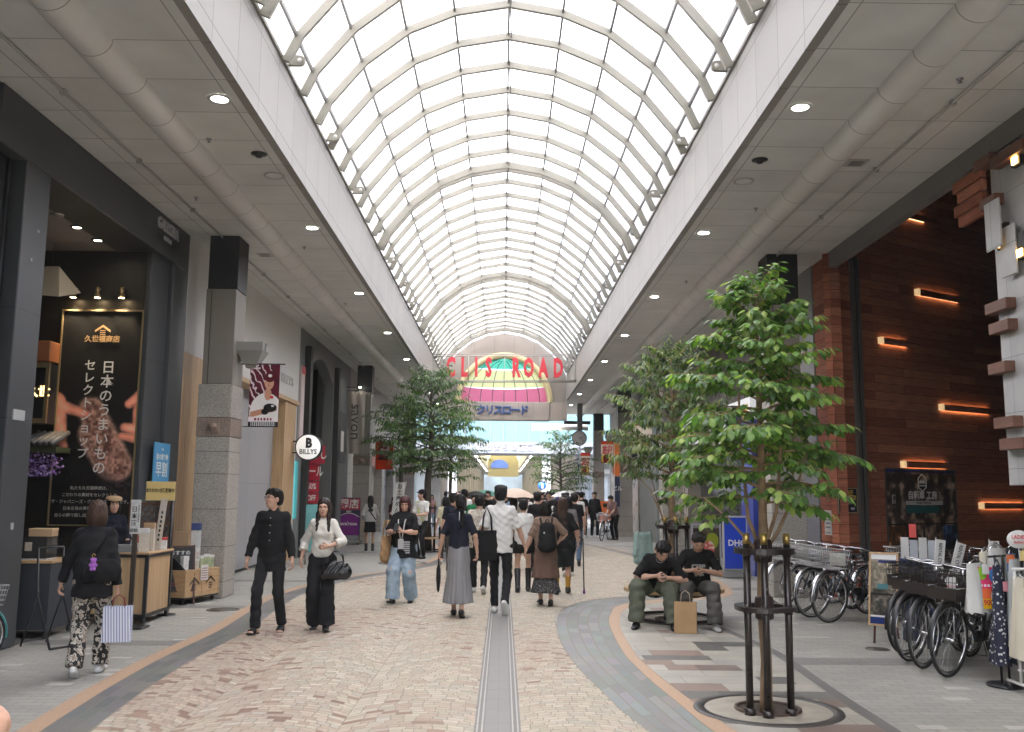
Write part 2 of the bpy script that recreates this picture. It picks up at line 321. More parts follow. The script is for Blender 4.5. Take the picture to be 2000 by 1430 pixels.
# grey band of long curved setts : courses of stones following the curve
def course_band(name, A, B, n, cols, seed, z=-.003):
    A = dens(A, 24); B = dens(B, 24); r = random.Random(seed); mb = MB(); i = 0
    for c in range(n):
        f0, f1 = c/n+.012, (c+1)/n-.012; i = r.randint(0, 3); acc = 0
        P = [A[k].lerp(B[k], f0) for k in range(len(A))]; Q = [A[k].lerp(B[k], f1) for k in range(len(A))]
        s = 0; L = r.uniform(.25, .5); st = 0
        for k in range(1, len(P)):
            s += (P[k]-P[k-1]).length
            if s > L or k == len(P)-1:
                ks = list(range(st, k+1)); g = .004
                col = r.choice(cols); col = tuple(v*r.uniform(.93, 1.07) for v in col)
                pa = [P[j] for j in ks]; qa = [Q[j] for j in ks]
                d = (pa[-1]-pa[0]).length; 
                if d > 3*g: 
                    pa[0] = pa[0].lerp(pa[1], g/max(.004, (pa[1]-pa[0]).length)*.5); qa[0] = qa[0].lerp(qa[1], .1)
                m = len(pa); mb.add([(p.x, p.y, z) for p in pa]+[(q.x, q.y, z) for q in qa], [(j, m+j, m+j+1, j+1) for j in range(m-1)], 0, col)
                st = k; s = 0; L = r.uniform(.3, .42)
    return tag(mb.build(name, M_gband), kind='structure')
M_joint = mat('joint_mortar', (.25, .22, .175), .8)
strip('band_bed', Rout, Rin, -.0062, M_joint); strip('band_bed', offset(Lout, .5), Lout, -.0062, M_joint)
course_band('grey_band', Rout, Rmid, 5, [(.22, .225, .21), (.195, .2, .187), (.24, .24, .225)], 1)
course_band('grey_band', offset(Lout, .33), Lout, 3, [(.15, .15, .14), (.13, .13, .125), (.17, .165, .155)], 2)
strip('tan_band', offset(Rmid, -.004), Rin, -.003, M_tan); strip('tan_band', offset(Lout, .5), offset(Lout, .334), -.003, M_tan)
# ---- fan pavers
Ro = dens(Rout, 6); Lo = dens(Lout, 6)
def xr(y):
    c = [p0.x+(p1.x-p0.x)*(y-p0.y)/(p1.y-p0.y) for p0, p1 in zip(Ro, Ro[1:]) if p0.y <= y <= p1.y and p1.y > p0.y]
    return min(c) if c else 2
def xl(y):
    c = [p0.x+(p1.x-p0.x)*(y-p0.y)/(p1.y-p0.y) for p0, p1 in zip(Lo, Lo[1:]) if p0.y <= y <= p1.y and p1.y > p0.y]
    return max(c) if c else -2
strip('road', Lout, [(xr(p[1]), p[1]) for p in Lout], -.0058, M_joint)
mb = MB(); r = random.Random(5); Wd, PH = 1.16, .078
CREAM = [(.47, .42, .325), (.43, .38, .29), (.49, .44, .355), (.41, .375, .305), (.45, .39, .31)]; TAN = [(.44, .36, .285), (.41, .325, .255), (.455, .38, .30), (.42, .35, .28)]; BRN = [(.31, .215, .165), (.35, .25, .19), (.275, .185, .145)]
def jx(): return r.uniform(-.006, .006)
sx0 = -3.48
for si in range(8):
    xa = sx0+si*Wd
    k = 0; y = 3.6+(si % 2)*PH*.5
    while y < 48:
        far = y > 24; ph = PH if not far else PH*1.6; ln = .108 if not far else .16
        x = xa; first = True
        h = lambda xx: .30*(1-((xx-xa-Wd/2)/(Wd/2))**2)
        while x < xa+Wd-.02:
            l = min(ln*r.uniform(.75, 1.25), xa+Wd-x)
            if xa+Wd-x-l < .04: l = xa+Wd-x
            x1 = x+l; cy = y+h((x+x1)/2)
            nx = x1; yy = min(51, max(5, cy)); x, x1 = max(x, xl(yy)+.008), min(x1, xr(yy)-.008)
            if x < -.188 < x1: x1 = -.188
            elif x < .143 < x1: x = .143
            if x1-x > .025 and not (x > -.19 and x1 < .145):
                u, v = (x+x1)/2, cy
                b = .5+.33*math.sin(u*1.9+.8)*math.cos(v*.52+.9)+.16*math.sin(v*1.3+u)-(u+.9)*.16
                if v > 14.2 and v < 17.5 and u < .6: b -= .5
                q = r.random()
                c = r.choice(BRN) if q < .24*max(0, b-.25) else (r.choice(TAN) if q < max(.1, 1.1*b-.05) else r.choice(CREAM))
                g = .0035; f = r.uniform(.94, 1.06); c = tuple(w*f for w in c)
                mb.add([(x+g, y+h(x)+g+jx()*.4, 0), (x1-g, y+h(x1)+g+jx()*.4, 0), (x1-g+jx()*.6, y+h(x1)+ph-g, 0), (x+g+jx()*.6, y+h(x)+ph-g, 0)], [(0, 1, 2, 3)], 0, c)
            x = nx
        y += ph
tag(mb.build('paving_stones', mat('fan_paver', (.5, .4, .3), .8, attr=True, var=.07, vscale=14, spec=.25), fix=False), kind='structure')
# ---- tactile strip
mb = MB(); M_tac = mat('tactile_grey', (.20, .19, .175), .55, var=.08, vscale=12)
y = 4.0
while y < 46:
    for x0, x1 in ((-.115, -.022), (-.018, .068)): mb.box(x0, x1, y, y+.396, -.004, .001)
    y += .4
tag(mb.build('tactile_paving', M_tac), kind='structure')
mb = MB(); y = 4.0
while y < 46:
    for x in (-.170, -.135, .088, .125): mb.box(x-.006, x+.006, y, y+.79, -.004, .003)
    y += .8
tag(mb.build('guide_rails', mat('guide_rail', (.36, .34, .30), .5, var=.08)), kind='structure')
mb = MB(); y = 4.0
tag(MB().box(-.2, .15, 4, 46, -.005, -.002).build('strip_bed', mat('strip_bed', (.19, .18, .165), .7)), kind='structure')
# ---- big random slabs inside the right bulge
mb = MB(); r = random.Random(11); Ri = dens(Rin, 6)
def xin(y):
    c = [p0.x+(p1.x-p0.x)*(y-p0.y)/(p1.y-p0.y) for p0, p1 in zip(Ri, Ri[1:]) if p0.y <= y <= p1.y and p1.y > p0.y]
    return max(c) if c else 2
SL = [(.36, .34, .285), (.40, .375, .32), (.33, .315, .275), (.37, .35, .3)]; SD = [(.12, .115, .105), (.20, .15, .125), (.16, .155, .14), (.26, .19, .155)]
y = 5.0
while y < 14.4:
    hgt = r.choice([.27, .3, .33]); x = max(xin(y), xin(y+hgt))-.25; xe = 2.86 if y > 8 else 2.8
    lo = lambda yy: xin(yy)
    while x < xe-.02:
        l = min(r.choice([.3, .42, .55, .7]), xe-x); x1 = x+l
        a0, a1 = max(x, lo(y)+.004), max(x, lo(y+hgt)+.004)
        if x1 > max(a0, a1)+.03:
            c = r.choice(SD) if r.random() < .2 else r.choice(SL); sk_ = r.choice([-.08, 0, .06]) if c in SD else 0
            mb.add([(a0, y+.003, -.0035), (x1-.005, y+.003, -.0035), (x1-.005, y+hgt-.003, -.0035), (a1, y+hgt-.003, -.0035)], [(0, 1, 2, 3)], 0, c)
        x = x1
    y += hgt
tag(mb.build('slab_paving', mat('slab_stone', (.4, .4, .35), .55, attr=True, var=.1, vscale=3)), kind='structure')
strip('slab_bed', [(xin(5), 5), (xin(8), 8), (xin(11), 11), (xin(14.3), 14.3)], [(2.86, 5), (2.86, 8), (2.86, 11), (2.86, 14.3)], -.0065, M_joint)
dl = [(2.78, 6.2), (2.80, 7.37), (2.84, 8.67), (2.92, 10.32), (2.85, 11.4), (2.72, 12.6), (2.6, 14.2)]
strip('dark_line', dl, [(x+.11, y) for x, y in dl], -.003, mat('dark_line_stone', (.15, .145, .135), .6, var=.1))
# ================================================================ ARCADE ROOF
Y0, YE = -14.0, 42.0
roof = empty('arcade_roof', (0, 20, 6), 0, 'glazed barrel vault arcade roof with cream ribs and grey panelled soffits', 'roof')
def rp(o): o.parent = roof; o.matrix_parent_inverse = Matrix.Translation((0, -20, -6)); return o
XL, XR = -2.80, 2.83
for sx, xo, xi, y1 in ((-1, -5.5, XL-.02, 50), (1, XR+.02, 5.80, 50)):
    rp(MB().box(xo, xi, Y0, y1, 5.9, 6.0).build('soffit', M_soff))
    rp(MB().box(xo, xi, Y0, y1, 6.004, 6.9).build('roof_slab', M_hoard))
for xc in (-3.93, 4.06):
    mb = MB(); n = 14; vs = []
    for y in (Y0, 50):
        for k in range(n+1):
            a = math.pi+math.pi*k/n; vs.append((xc+.2*math.cos(a), y, 5.899+.17*math.sin(a)))
    mb.add(vs, [(k, k+1, n+2+k, n+1+k) for k in range(n)], 0, None, True); rp(mb.build('cover_pipe', M_pipe))
for x, s in ((XL, -1), (XR, 1)):
    mb = MB(); a, b = sorted((x, x+s*.1)); mb.box(a, b, Y0, YE+.3, 5.884, 6.98)
    a, b = sorted((x-s*.03, x+s*.1)); mb.box(a, b, Y0, YE, 6.98, 7.03); rp(mb.build('fascia', M_fasc))
# vault
PR = [(0, 8.9), (.80, 8.76), (1.50, 8.46), (2.14, 7.95), (2.64, 7.33), (2.80, 6.98)]
PROF = [(-x, z) for x, z in PR[::-1]]+PR[1:]
def rib(y, w=.062, d=.11):
    o = [];  inn = []
    for i, (x, z) in enumerate(PROF):
        a = Vector(PROF[max(i-1, 0)]); b = Vector(PROF[min(i+1, len(PROF)-1)]); t = (b-a).normalized(); nrm = Vector((t.y, -t.x))
        o.append(Vector((x, z))); inn.append(Vector((x, z))+nrm*d)
    n = len(PROF); poly = o+inn[::-1]; vs = [(p.x+.015, y-w/2, p.y) for p in poly]+[(p.x+.015, y+w/2, p.y) for p in poly]; m = 2*n; fs = []
    for i in range(n-1):
        j = m-1-i; fs += [(i, i+1, j-1, j), (m+i, m+j, m+j-1, m+i+1)]
    for i in range(m): fs.append((i, m+i, m+(i+1) % m, (i+1) % m))
    rp(MB().add(vs, fs).build('rib', M_rib))
    if d < .15:   # a tube rail under the flat bar
        pass
dbl = [-.4, 9.75, 19.93, 30.15, 40.6]
y = 19.93; ys = [19.93+.99*k for k in range(-22, 22)]
for y in ys:
    if min(abs(y-d) for d in dbl) < .35 or y > 41.3 or y < -1: continue
    rib(y)
for d in dbl: rib(d-.15, .05, .15); rib(d+.15, .05, .13)
purl = [(0, 8.9), (.8, 8.76), (1.5, 8.46), (2.14, 7.95), (2.64, 7.33)]
for s in (-1, 1):
    for i, (x, z) in enumerate(purl):
        if s < 0 and i == 0: continue
        rp(MB().box(s*x-.016+.015, s*x+.016+.015, -2, YE, z-.06, z+.004).build('purlin', M_purl))
mb = MB(); n = len(PROF); vs = [(x*1.004+.015, y, z+.012) for y in (-2.2, YE) for x, z in PROF]
mb.add(vs, [(i, i+1, n+i+1, n+i) for i in range(1, n-2)]); mb.add(vs, [(i, i+1, n+i+1, n+i) for i in (0, n-2)], 1); rp(mb.build('glazing', [M_glaze, translucent('dimmed_side_glazing', (.62, .62, .60))]))  # lowest bands: their weaker light is put into a greyer glass colour
# fixing lugs on the fascia top
for x, s in ((XL, 1), (XR, -1)):
    for k in range(13):
        y = 8.73+2.56*k
        if y > 41: continue
        mb = MB(); pts = [(0, 0), (0, .13)]+[(.17+.065*math.cos(a), .065+.065*math.sin(a)) for a in [math.pi/2-math.pi*j/8 for j in range(9)]]
        mb.prism([(x+s*px, 7.03+pz) for px, pz in pts], y-.03, y+.03)
        mb.tube([(x+s*.17, y-.034, 7.095), (x+s*.17, y+.034, 7.095)], .03, 10, 1); rp(mb.build('lug_plate', [M_rib, M_white]))
for xc in (-4.72, 4.78):
    mb = MB(); mb.tube([(xc, Y0, 5.868), (xc, 49, 5.868)], .016, 6)
    for k in range(24): mb.box(xc-.03, xc+.03, -1+2.1*k, -.95+2.1*k, 5.84, 5.899)
    rp(mb.build('conduit', mat('conduit_paint', (.36, .35, .33), .45)))
for xc, yy in ((-3.6, 10.9), (-3.5, 15.9), (-4.5, 13.2), (3.7, 13.4), (4.6, 9.0), (3.6, 18.2), (-3.6, 20.8)):
    rp(MB().lathe([(.035, -.001), (.035, -.008), (.012, -.012), (.012, -.04), (.025, -.045), (0, -.048)], 12, 0, None, Matrix.Translation((xc, yy, 5.9))).build('sprinkler', M_steel))
# electrical cable and sensors under the ridge
rp(MB().tube([(.05+.012*math.sin(k*1.7), 8+k*.5, 8.81+.02*math.sin(k*2.3)) for k in range(60)], .012, 5).build('ridge_cable', M_purl))
# ================================================================ END WALL
ew = empty('arcade_gable', (0, YE, 4.9), 0, 'beige panelled gable with stained glass arch and blue lettering closing the vault', 'gable wall')
def ep(o): o.parent = ew; o.matrix_parent_inverse = Matrix.Translation((0, -YE, -4.9)); return o
M_gab = seam_mat('gable_panel', (.40, .345, .295), .5, [(0, .66, .0)], lw=.012, dark=.5, var=.03)
def arcp(rx, zb, zt, n=24, x0=0, p=1):
    return [(x0+rx*math.cos(math.pi*k/n), zb+(zt-zb)*(math.sin(math.pi*k/n)**p)) for k in range(n+1)]
outer = [(-2.8, 5.76)]+[(x*1.0, z) for x, z in PROF]+[(2.8, 5.76)]
inner = arcp(1.96, 5.76, 7.76)
mb = MB(); nn = len(inner); op = []
# project each inner point radially on to the outer outline
def ray_out(cx, cz, dx, dz):
    best = None; m = len(outer)
    for i in range(m-1):
        (x1, z1), (x2, z2) = outer[i], outer[i+1]; ex, ez = x2-x1, z2-z1; den = dx*ez-dz*ex
        if abs(den) < 1e-9: continue
        t = ((x1-cx)*ez-(z1-cz)*ex)/den; u = ((x1-cx)*dz-(z1-cz)*dx)/den
        if t > 0 and -1e-6 <= u <= 1+1e-6: best = t if best is None else max(best, t)
    return (cx+dx*(best or 1), cz+dz*(best or 1))
for x, z in inner: op.append(ray_out(0, 5.762, x, max(z-5.762, .0)))
vs = [(x, YE, z) for x, z in inner]+[(x, YE, z) for x, z in op]+[(x, YE+.25, z) for x, z in inner]+[(x, YE+.25, z) for x, z in op]
fs = []
for i in range(nn-1): fs += [(i, i+1, nn+i+1, nn+i), (2*nn+i, 3*nn+i, 3*nn+i+1, 2*nn+i+1), (i, 2*nn+i, 2*nn+i+1, i+1), (nn+i, nn+i+1, 3*nn+i+1, 3*nn+i)]
mb.add(vs, fs); ep(mb.build('gable_panel', seam_mat('gable_radial', (.27, .235, .20), .5, [(0, .9, .45)], lw=.014, dark=.5, var=.03)))
mb = MB(); A = arcp(2.2, 5.76, 8.0); B = arcp(1.95, 5.76, 7.75)
vs = [(x, YE-.10, z) for x, z in A]+[(x, YE-.10, z) for x, z in B]+[(x, YE+.0, z) for x, z in A]+[(x, YE+.2, z) for x, z in B]; n = len(A); fs = []
for i in range(n-1): fs += [(i, n+i, n+i+1, i+1), (i, i+1, 2*n+i+1, 2*n+i), (n+i, 3*n+i, 3*n+i+1, n+i+1)]
mb.add(vs, fs, 0, None, True)
ep(mb.build('arch_rim', mat('rim_paint', (.55, .47, .25), .45)))
GL = {'red': translucent('red_glass', (.85, .22, .30)), 'yellow': translucent('yellow_glass', (.9, .84, .38)), 'green': translucent('green_glass', (.16, .68, .42))}
def glassband(z0, z1, key, name):
    mb = MB(); n = 22; vs = []; rows = 6
    for j in range(rows+1):
        z = z0+(z1-z0)*j/rows; h = min(.9999, (z-5.76)/2.0); hw = 1.95*math.sqrt(1-h*h)
        for k in range(n+1): u = -1+2*k/n; vs.append((hw*u, YE+.16+.5*(1-u*u)*(1-h*.6), z+.12*(1-u*u)*0-(.07*(1-u*u) if j > 0 and z < 7.7 else 0)))
    for j in range(rows):
        for k in range(n): a = j*(n+1)+k; mb_f = (a, a+1, a+n+2, a+n+1); fs_.append(mb_f)
    mb.add(vs, fs_, 0, None, True); return ep(mb.build(name, GL[key], fix=False))
for z0, z1, key in ((5.76, 6.45, 'red'), (6.452, 7.30, 'yellow'), (7.302, 7.758, 'green')):
    fs_ = []; glassband(z0, z1, key, 'stained_glass')
mb = MB()
for k in range(-3, 4):
    pts = []
    for j in range(12):
        h = j/11*.985; u = k/3.6; hw = 1.95*math.sqrt(max(0, 1-h*h)); pts.append((hw*u, YE+.14+.5*(1-u*u)*(1-h*.6), 5.76+2.0*h-.07*(1-u*u)*(0 < j)))
    mb.tube(pts, .016, 5)
ep(mb.build('glazing_bars', mat('lead_bar', (.10, .09, .05), .5)))
mb = MB(); mb.bbox(-2.14, 2.06, YE-.12, YE+.5, 4.93, 5.755, .02); ep(mb.build('lower_band', M_gab))
for x0, x1 in ((-2.8, -2.145), (2.065, 2.83)): ep(MB().box(x0, x1, YE-.06, YE+.3, 4.95, 5.754).build('gable_pier', M_gab))
M_blue = mat('blue_letter', (.035, .10, .30), .4)
for i, ch in enumerate('クリスロード'):
    ep(text(ch, .46, M_blue, face_front(-1.02+i*.385, YE-.16, 5.36), None, 'letter', .04, .012))
# ---- hanging red sign
sg = empty('hanging_sign', (0, 36.3, 6), 0, 'open steel frame sign with red letters CLIS ROAD hanging below the vault', 'sign')
def sp_(o): o.parent = sg; o.matrix_parent_inverse = Matrix.Translation((0, -36.3, -6)); return o
YS = 36.2; mb = MB()
for z in (5.99, 7.03):
    for yy in (YS, YS+.42): mb.tube([(XL, yy, z), (XR, yy, z+.06)], .022, 6)
for x in (-2.78, -1.4, 0, 1.4, 2.78):
    for yy in (YS, YS+.42): mb.tube([(x, yy, 5.99), (x, yy, 7.05)], .012, 6)
    mb.tube([(x, YS, 5.99), (x, YS+.42, 5.99)], .012, 6); mb.tube([(x, YS, 7.04), (x, YS+.42, 7.04)], .012, 6)
sp_(mb.build('sign_frame', mat('sign_frame', (.36, .34, .30), .45, metal=.4)))
M_red = mat('red_letter', (.62, .035, .05), .4); M_lback = mat('letter_back', (.17, .14, .115), .5)
px = [-2.08, -1.56, -1.09, -.61, .455, .95, 1.52, 2.1]
for ch, x in zip('CLISROAD', px):
    sp_(text(ch, 1.0, M_red, face_front(x, YS-.06, 6.50), None, 'letter', .05, .045, sx=.50))
# ================================================================ LIGHTS IN THE SOFFIT
def downlight(first=[]):
    if not first:
        t = empty('downlight')
        MB().lathe([(.085, -.002), (.088, -.012), (.125, -.014), (.13, -.001)], 28).build('trim_ring', mat('lamp_trim', (.5, .5, .48), .35), t)
        MB().lathe([(.0, -.006), (.086, -.006)], 24).build('lens', M_emis, t, fix=False); first.append(t)
        return t
    return copy_tree(first[0])
ORD = ['nearest', 'second', 'third', 'fourth', 'fifth', 'sixth', 'seventh', 'eighth']
for s, x, yy in (('left', -3.12, 9.72), ('right', 3.21, 9.75)):
    for k in range(8):
        t = downlight(); t.location = (x, yy+4.98*k, 5.899); tag(t, f'{ORD[k]} lit round downlight in the {s} hand soffit', 'ceiling light', 'round downlights in the soffits')
for s, x in (('left', -3.12), ('right', 3.21)):
    t = empty('speaker_grille', (x, 12.2, 5.899), 0, f'pale round speaker grille beyond the dark sensor in the {s} soffit', 'ceiling speaker', 'soffit speakers')
    MB().lathe([(0, -.004), (.10, -.004), (.105, -.008)], 24).build('grille', M_soff, t); MB().lathe([(.105, -.002), (.108, -.012), (.14, -.012), (.143, -.001)], 24).build('ring', mat('ring_paint', (.42, .41, .40), .5), t)
    t = empty('ceiling_sensor', (x, 11.38, 5.899), 0, f'small dark dome sensor in the {s} soffit near its first downlight', 'sensor', 'soffit sensors')
    MB().lathe([(.1, -.001), (.1, -.012), (.05, -.02), (.035, -.05), (0, -.055)], 20).build('dome', M_blk, t)
for s, x, y in (('right', 4.46, 11.45), ('left', -4.33, 16.5)):
    t = empty('access_hatch', (x, y, 5.899), 0, f'small square pale framed hatch in the {s} soffit beside the pipe', 'hatch', 'soffit hatches')
    mb = MB(); mb.box(-.13, .13, -.13, .13, -.01, -.001); mb.box(-.085, .085, -.085, .085, -.014, -.009, 1); mb.build('hatch_frame', [mat('hatch_frame', (.4, .39, .37), .5), M_purl], t)
# ================================================================ COLUMNS
def column(x0, x1, y0, y1, label):
    t = empty('granite_column', ((x0+x1)/2, (y0+y1)/2, 0), 0, label, 'column', 'granite columns along the arcade')
    w, d = (x1-x0)/2, (y1-y0)/2
    def P(o): return o
    MB().bbox(-w, w, -d, d, 0, 2.545, .012).build('granite_shaft', M_gran, t)
    MB().bbox(-w-.004, w+.004, -d-.004, d+.004, 2.55, 2.85, .006).build('brown_band', M_granb, t)
    MB().bbox(-w, w, -d, d, 2.855, 3.40, .012).build('granite_shaft', M_gran, t)
    MB().bbox(-w+.035, w-.02, -d+.03, d-.03, 3.404, 4.99, .008).build('panel_shaft', M_colmid, t)
    mb = MB(); mb.box(-w+.12, -w+.132, -d+.026, -d+.031, 3.41, 4.98); mb.build('panel_joint', M_blk, t)
    MB().bbox(-w+.05, w-.01, -d+.04, d-.04, 4.994, 5.9, .006).build('capital_box', M_blk, t)
    o = MB(); o.bbox(-.1, .1, -d-.03, -d-.003, 2.60, 2.80, .01); o.build('lamp_plate', M_granb, t)
    mb = MB(); mb.ell((0, -d-.03, 2.70), (.075, .05, .075), 14, 8); mb.tube([(-.08, -d-.07, 2.7), (0, -d-.085, 2.7), (.08, -d-.07, 2.7)], .008, 5); mb.build('wall_lamp', mat('lamp_brown', (.24, .17, .13), .4), t)
    return t
column(-4.97, -4.42, 15.2, 15.85, 'granite column with brown lamp band beside the wooden crate cart')
column(-4.97, -4.42, 31.2, 31.85, 'granite column behind the beige cloth banner on the left')
column(-4.97, -4.42, 47, 47.6, 'far granite column on the left hidden behind the leafy tree')
column(4.55, 5.15, 16.0, 16.65, 'granite column behind the row of parked bicycles')
column(4.58, 5.18, 27.1, 27.7, 'granite column behind the slender leaved tree on the right')
column(4.62, 5.24, 38.2, 38.8, 'granite column where a man leans beside a bicycle')
column(4.70, 5.28, 49.2, 49.8, 'far granite column on the right beside the round clock')
# ================================================================ LEFT BUILDINGS
XW = -5.26
b = empty('shop_building', (XW, 9.9, 0), 0, 'charcoal metal shop front with tall framed entrance at the left edge', 'shop')
def bp_(o, b): o.parent = b; o.matrix_parent_inverse = Matrix.Translation(-b.location); return o
mb = MB()
mb.box(-5.75, XW-.03, -14, 9.35, 0, 5.9); bp_(mb.build('side_wall', M_char), b)
mb = MB(); mb.bbox(-5.6, XW, 9.95, 10.5, .0, 5.26, .01); bp_(mb.build('frame_post', M_char), b)
mb = MB(); mb.bbox(-5.55, XW-.16, 9.36, 9.95, .0, 5.26, .01); mb.tube([(XW-.1, 9.75, 0), (XW-.1, 9.75, 5.2)], .02, 8); bp_(mb.build('door_jamb', M_blk), b)
mb = MB(); mb.box(XW-.03, XW-.005, 8.2, 9.3, .1, 5.1); mb.tube([(XW+.02, 9.2, 1.0), (XW+.02, 9.2, 1.5)], .014, 8); bp_(mb.build('door_panel', mat('door_grey', (.12, .12, .125), .4, var=.1)), b)
mb = MB(); mb.bbox(-5.9, XW, 9.36, 15.26, 5.264, 5.898, .01); bp_(mb.build('lintel', M_char), b)
mb = MB(); mb.bbox(-5.62, XW, 14.58, 15.26, 0, 5.26, .01); mb.bbox(-5.40, XW-.06, 13.83, 14.574, 0, 5.26, .01); bp_(mb.build('frame_post', M_char), b)
mb = MB(); mb.box(-9, -5.36, 13.9, 14.1, 0, 5.255); mb.box(-9, -5.92, 13.9, 14.1, 5.26, 5.9); mb.box(-9.1, -9, 8, 14.1, 0, 5.9); mb.box(-9, -5.76, 8, 8.1, 0, 5.9); bp_(mb.build('inner_wall', seam_mat('inner_wall_dark', (.022, .02, .018), .45, [(0, .4, .1), (2, .8, .2)], lw=.008, dark=.5, var=.3)), b)
mb = MB(); mb.box(-9, -5.62, 8.1, 13.9, 5.268, 5.33); bp_(mb.build('inner_ceiling', seam_mat('pink_ceiling', (.33, .29, .275), .6, [(0, .07, 0), (1, .07, 0)], lw=.012, dark=.7, var=.03)), b)
mb = MB(); mb.box(-9, -5.3, 8.1, 13.9, -.006, -.002); bp_(mb.build('inner_floor', mat('shop_floor', (.16, .15, .14), .5, var=.1)), b)
M_let = mat('grey_letter', (.42, .43, .43), .4)
bp_(text('GALLERIA', .235, M_let, face_right(XW+.012, 14.22, 5.71), None, 'lettering', .012, .004, sx=.86), b)
bp_(text('SENDAI', .085, M_let, face_right(XW+.01, 14.22, 5.53), None, 'lettering', .006, .002, sx=1.1), b)
mb = MB()
for z in (4.2, 4.55): mb = MB(); mb.lathe([(.0, 0), (.02, 0), (.02, .012), (0, .014)], 10, 0, None, Matrix.Translation((XW, 10.22+.3*(z-4.35), z)) @ Matrix.Rotation(math.pi/2, 4, 'Y')); bp_(mb.build('bolt', M_let), b)
mb = MB(); mb.box(XW, XW+.012, 10.06, 10.3, 2.42, 2.53); bp_(mb.build('wall_plate', M_let), b); mb = MB(); mb.box(XW, XW+.01, 10.2, 10.25, 1.25, 1.32); bp_(mb.build('door_switch', M_let), b)
# lit spots of the entrance ceiling
for i, (x, y) in enumerate(((-5.9, 11.42), (-5.9, 12.58), (-5.9, 13.25))):
    t = empty('entrance_spotlight', (x, y, 5.266), 0, f'{["nearest", "middle", "farthest"][i]} warm recessed spotlight in the entrance ceiling', 'spotlight', 'entrance ceiling spotlights')
    MB().lathe([(.06, -.001), (.06, -.02), (.085, -.02), (.09, 0)], 20).build('trim_ring', M_blk, t); MB().lathe([(0, -.008), (.06, -.008)], 16).build('lens', mat('entrance_glow', (1, .86, .6), emit=9), t, fix=False)
t = empty('sprinkler_lamp', (-5.9, 12.0, 5.266), 0, 'unlit chrome recessed lamp between the entrance spotlights', 'spotlight')
MB().lathe([(0, -.04), (.03, -.03), (.05, -.02), (.08, -.02), (.085, 0)], 18).build('chrome_rim', M_steel, t)
# the tall poster
po = empty('tall_poster', (-6.0, 13.84, 1.1), 0, 'tall dark food shop poster in a thin gold frame on the entrance wall', 'poster')
def poster_fn(u, v):
    c = np.zeros(u.shape+(3,))+.06
    n = vnoise(u*1.2, v*3, 9, 1); n2 = vnoise(u*1.2, v*3, 28, 2)
    def blend(mask, col):
        for k in range(3): c[..., k] = c[..., k]*(1-mask)+np.asarray(col)[..., k]*mask
    def sstep(d, w=.02): return np.clip(.5-d/w/2, 0, 1)
    def seg(ax, ay, bx, by, r0, r1):
        px, py = (u-ax), (v-ay)*2.75; dx, dy = bx-ax, (by-ay)*2.75; h = np.clip((px*dx+py*dy)/(dx*dx+dy*dy), 0, 1); return np.hypot(px-dx*h, py-dy*h)-(r0+(r1-r0)*h)
    fi = np.minimum(seg(.42, .53, .80, .27, .17, .20), seg(.52, .42, .72, .27, .24, .20))
    fishc = np.stack([.40+.34*(n2-.45)+.16*(n-.5), .29+.30*(n2-.45)+.12*(n-.5), .25+.27*(n2-.45)+.1*(n-.5)], -1)
    rim = np.clip(1-np.abs(fi+.03)/.05, 0, 1)[..., None]; fishc = fishc*(1-.5*rim)+np.array([.62, .50, .44])*.5*rim
    blend(sstep(fi, .03), fishc)
    sp = seg(.0, .20, .95, .17, .06, .08); blend(sstep(sp, .12)*(n2 > .5), np.array([.20, .15, .16])+np.zeros(u.shape+(3,)))
    low = np.clip((.27-v)/.09, 0, 1)*np.clip((.8-u)/.25, 0, 1); blend(low, np.array([.05, .05, .05])+np.zeros(u.shape+(3,)))
    hs = np.array([.72, .46, .38])
    h1 = np.minimum(np.minimum(seg(-.06, .56, .37, .51, .10, .05), seg(-.06, .45, .12, .36, .13, .05)), seg(-.05, .56, .05, .40, .16, .10))
    sh = np.clip(.75+1.3*np.clip(-h1*4, 0, .25)+.25*(n-.5), .5, 1.15)[..., None]
    blend(sstep(h1, .015), hs*sh)
    h2 = np.minimum(np.minimum(seg(1.06, .60, .90, .56, .09, .06), seg(1.05, .44, .86, .45, .09, .06)), np.minimum(seg(1.05, .40, .83, .41, .08, .05), seg(1.02, .60, 1.02, .42, .07, .07)))
    sh = np.clip(.75+1.3*np.clip(-h2*4, 0, .25)+.25*(n-.5), .5, 1.15)[..., None]
    blend(sstep(h2, .015), hs*sh)
    bg_ = np.clip((.62-v)/.3, 0, 1)*np.clip(v-.3, 0, .2)*.5; c += bg_[..., None]*np.array([.25, .22, .15])*.3*(u < .3)[..., None]
    return np.clip(c*1.45, 0, 1)
PX, PY = 0, 0
picture(poster_fn, 1.17, 3.14, 130, 340, face_front(0, 0, 1.65), printm('poster_print', .4), po)
mb = MB()
for x in (-.596, .596): mb.box(x-.009, x+.009, -.03, .015, .06, 3.25)
for z in (.065, 3.236): mb.box(-.586, .586, -.03, .015, z-.009, z+.009)
mb.build('gold_frame', mat('gold_frame', (.55, .42, .22), .3, metal=.7), po)
MB().box(-.59, .59, .002, .02, .08, 3.22).build('backing', M_blk, po)
M_tw = mat('poster_white', (.75, .74, .70), .5); M_tg = mat('poster_gold', (.55, .35, .17), .5)
for i, ch in enumerate('日本のうまいもの'): text(ch, .205, M_tw, face_front(.13-.006*i, -.012, 2.37-i*.212), po, 'lettering', .001, .002)
for i, ch in enumerate('セレクトショップ'): text(ch if ch not in 'ョッ' else ch, .175, M_tw, face_front(-.14-.004*i, -.012, 2.40-i*.186), po, 'lettering', .001, .002)
text('久世福商店', .105, M_tg, face_front(.01, -.012, 2.80), po, 'lettering', .001, .003)
mb = MB()
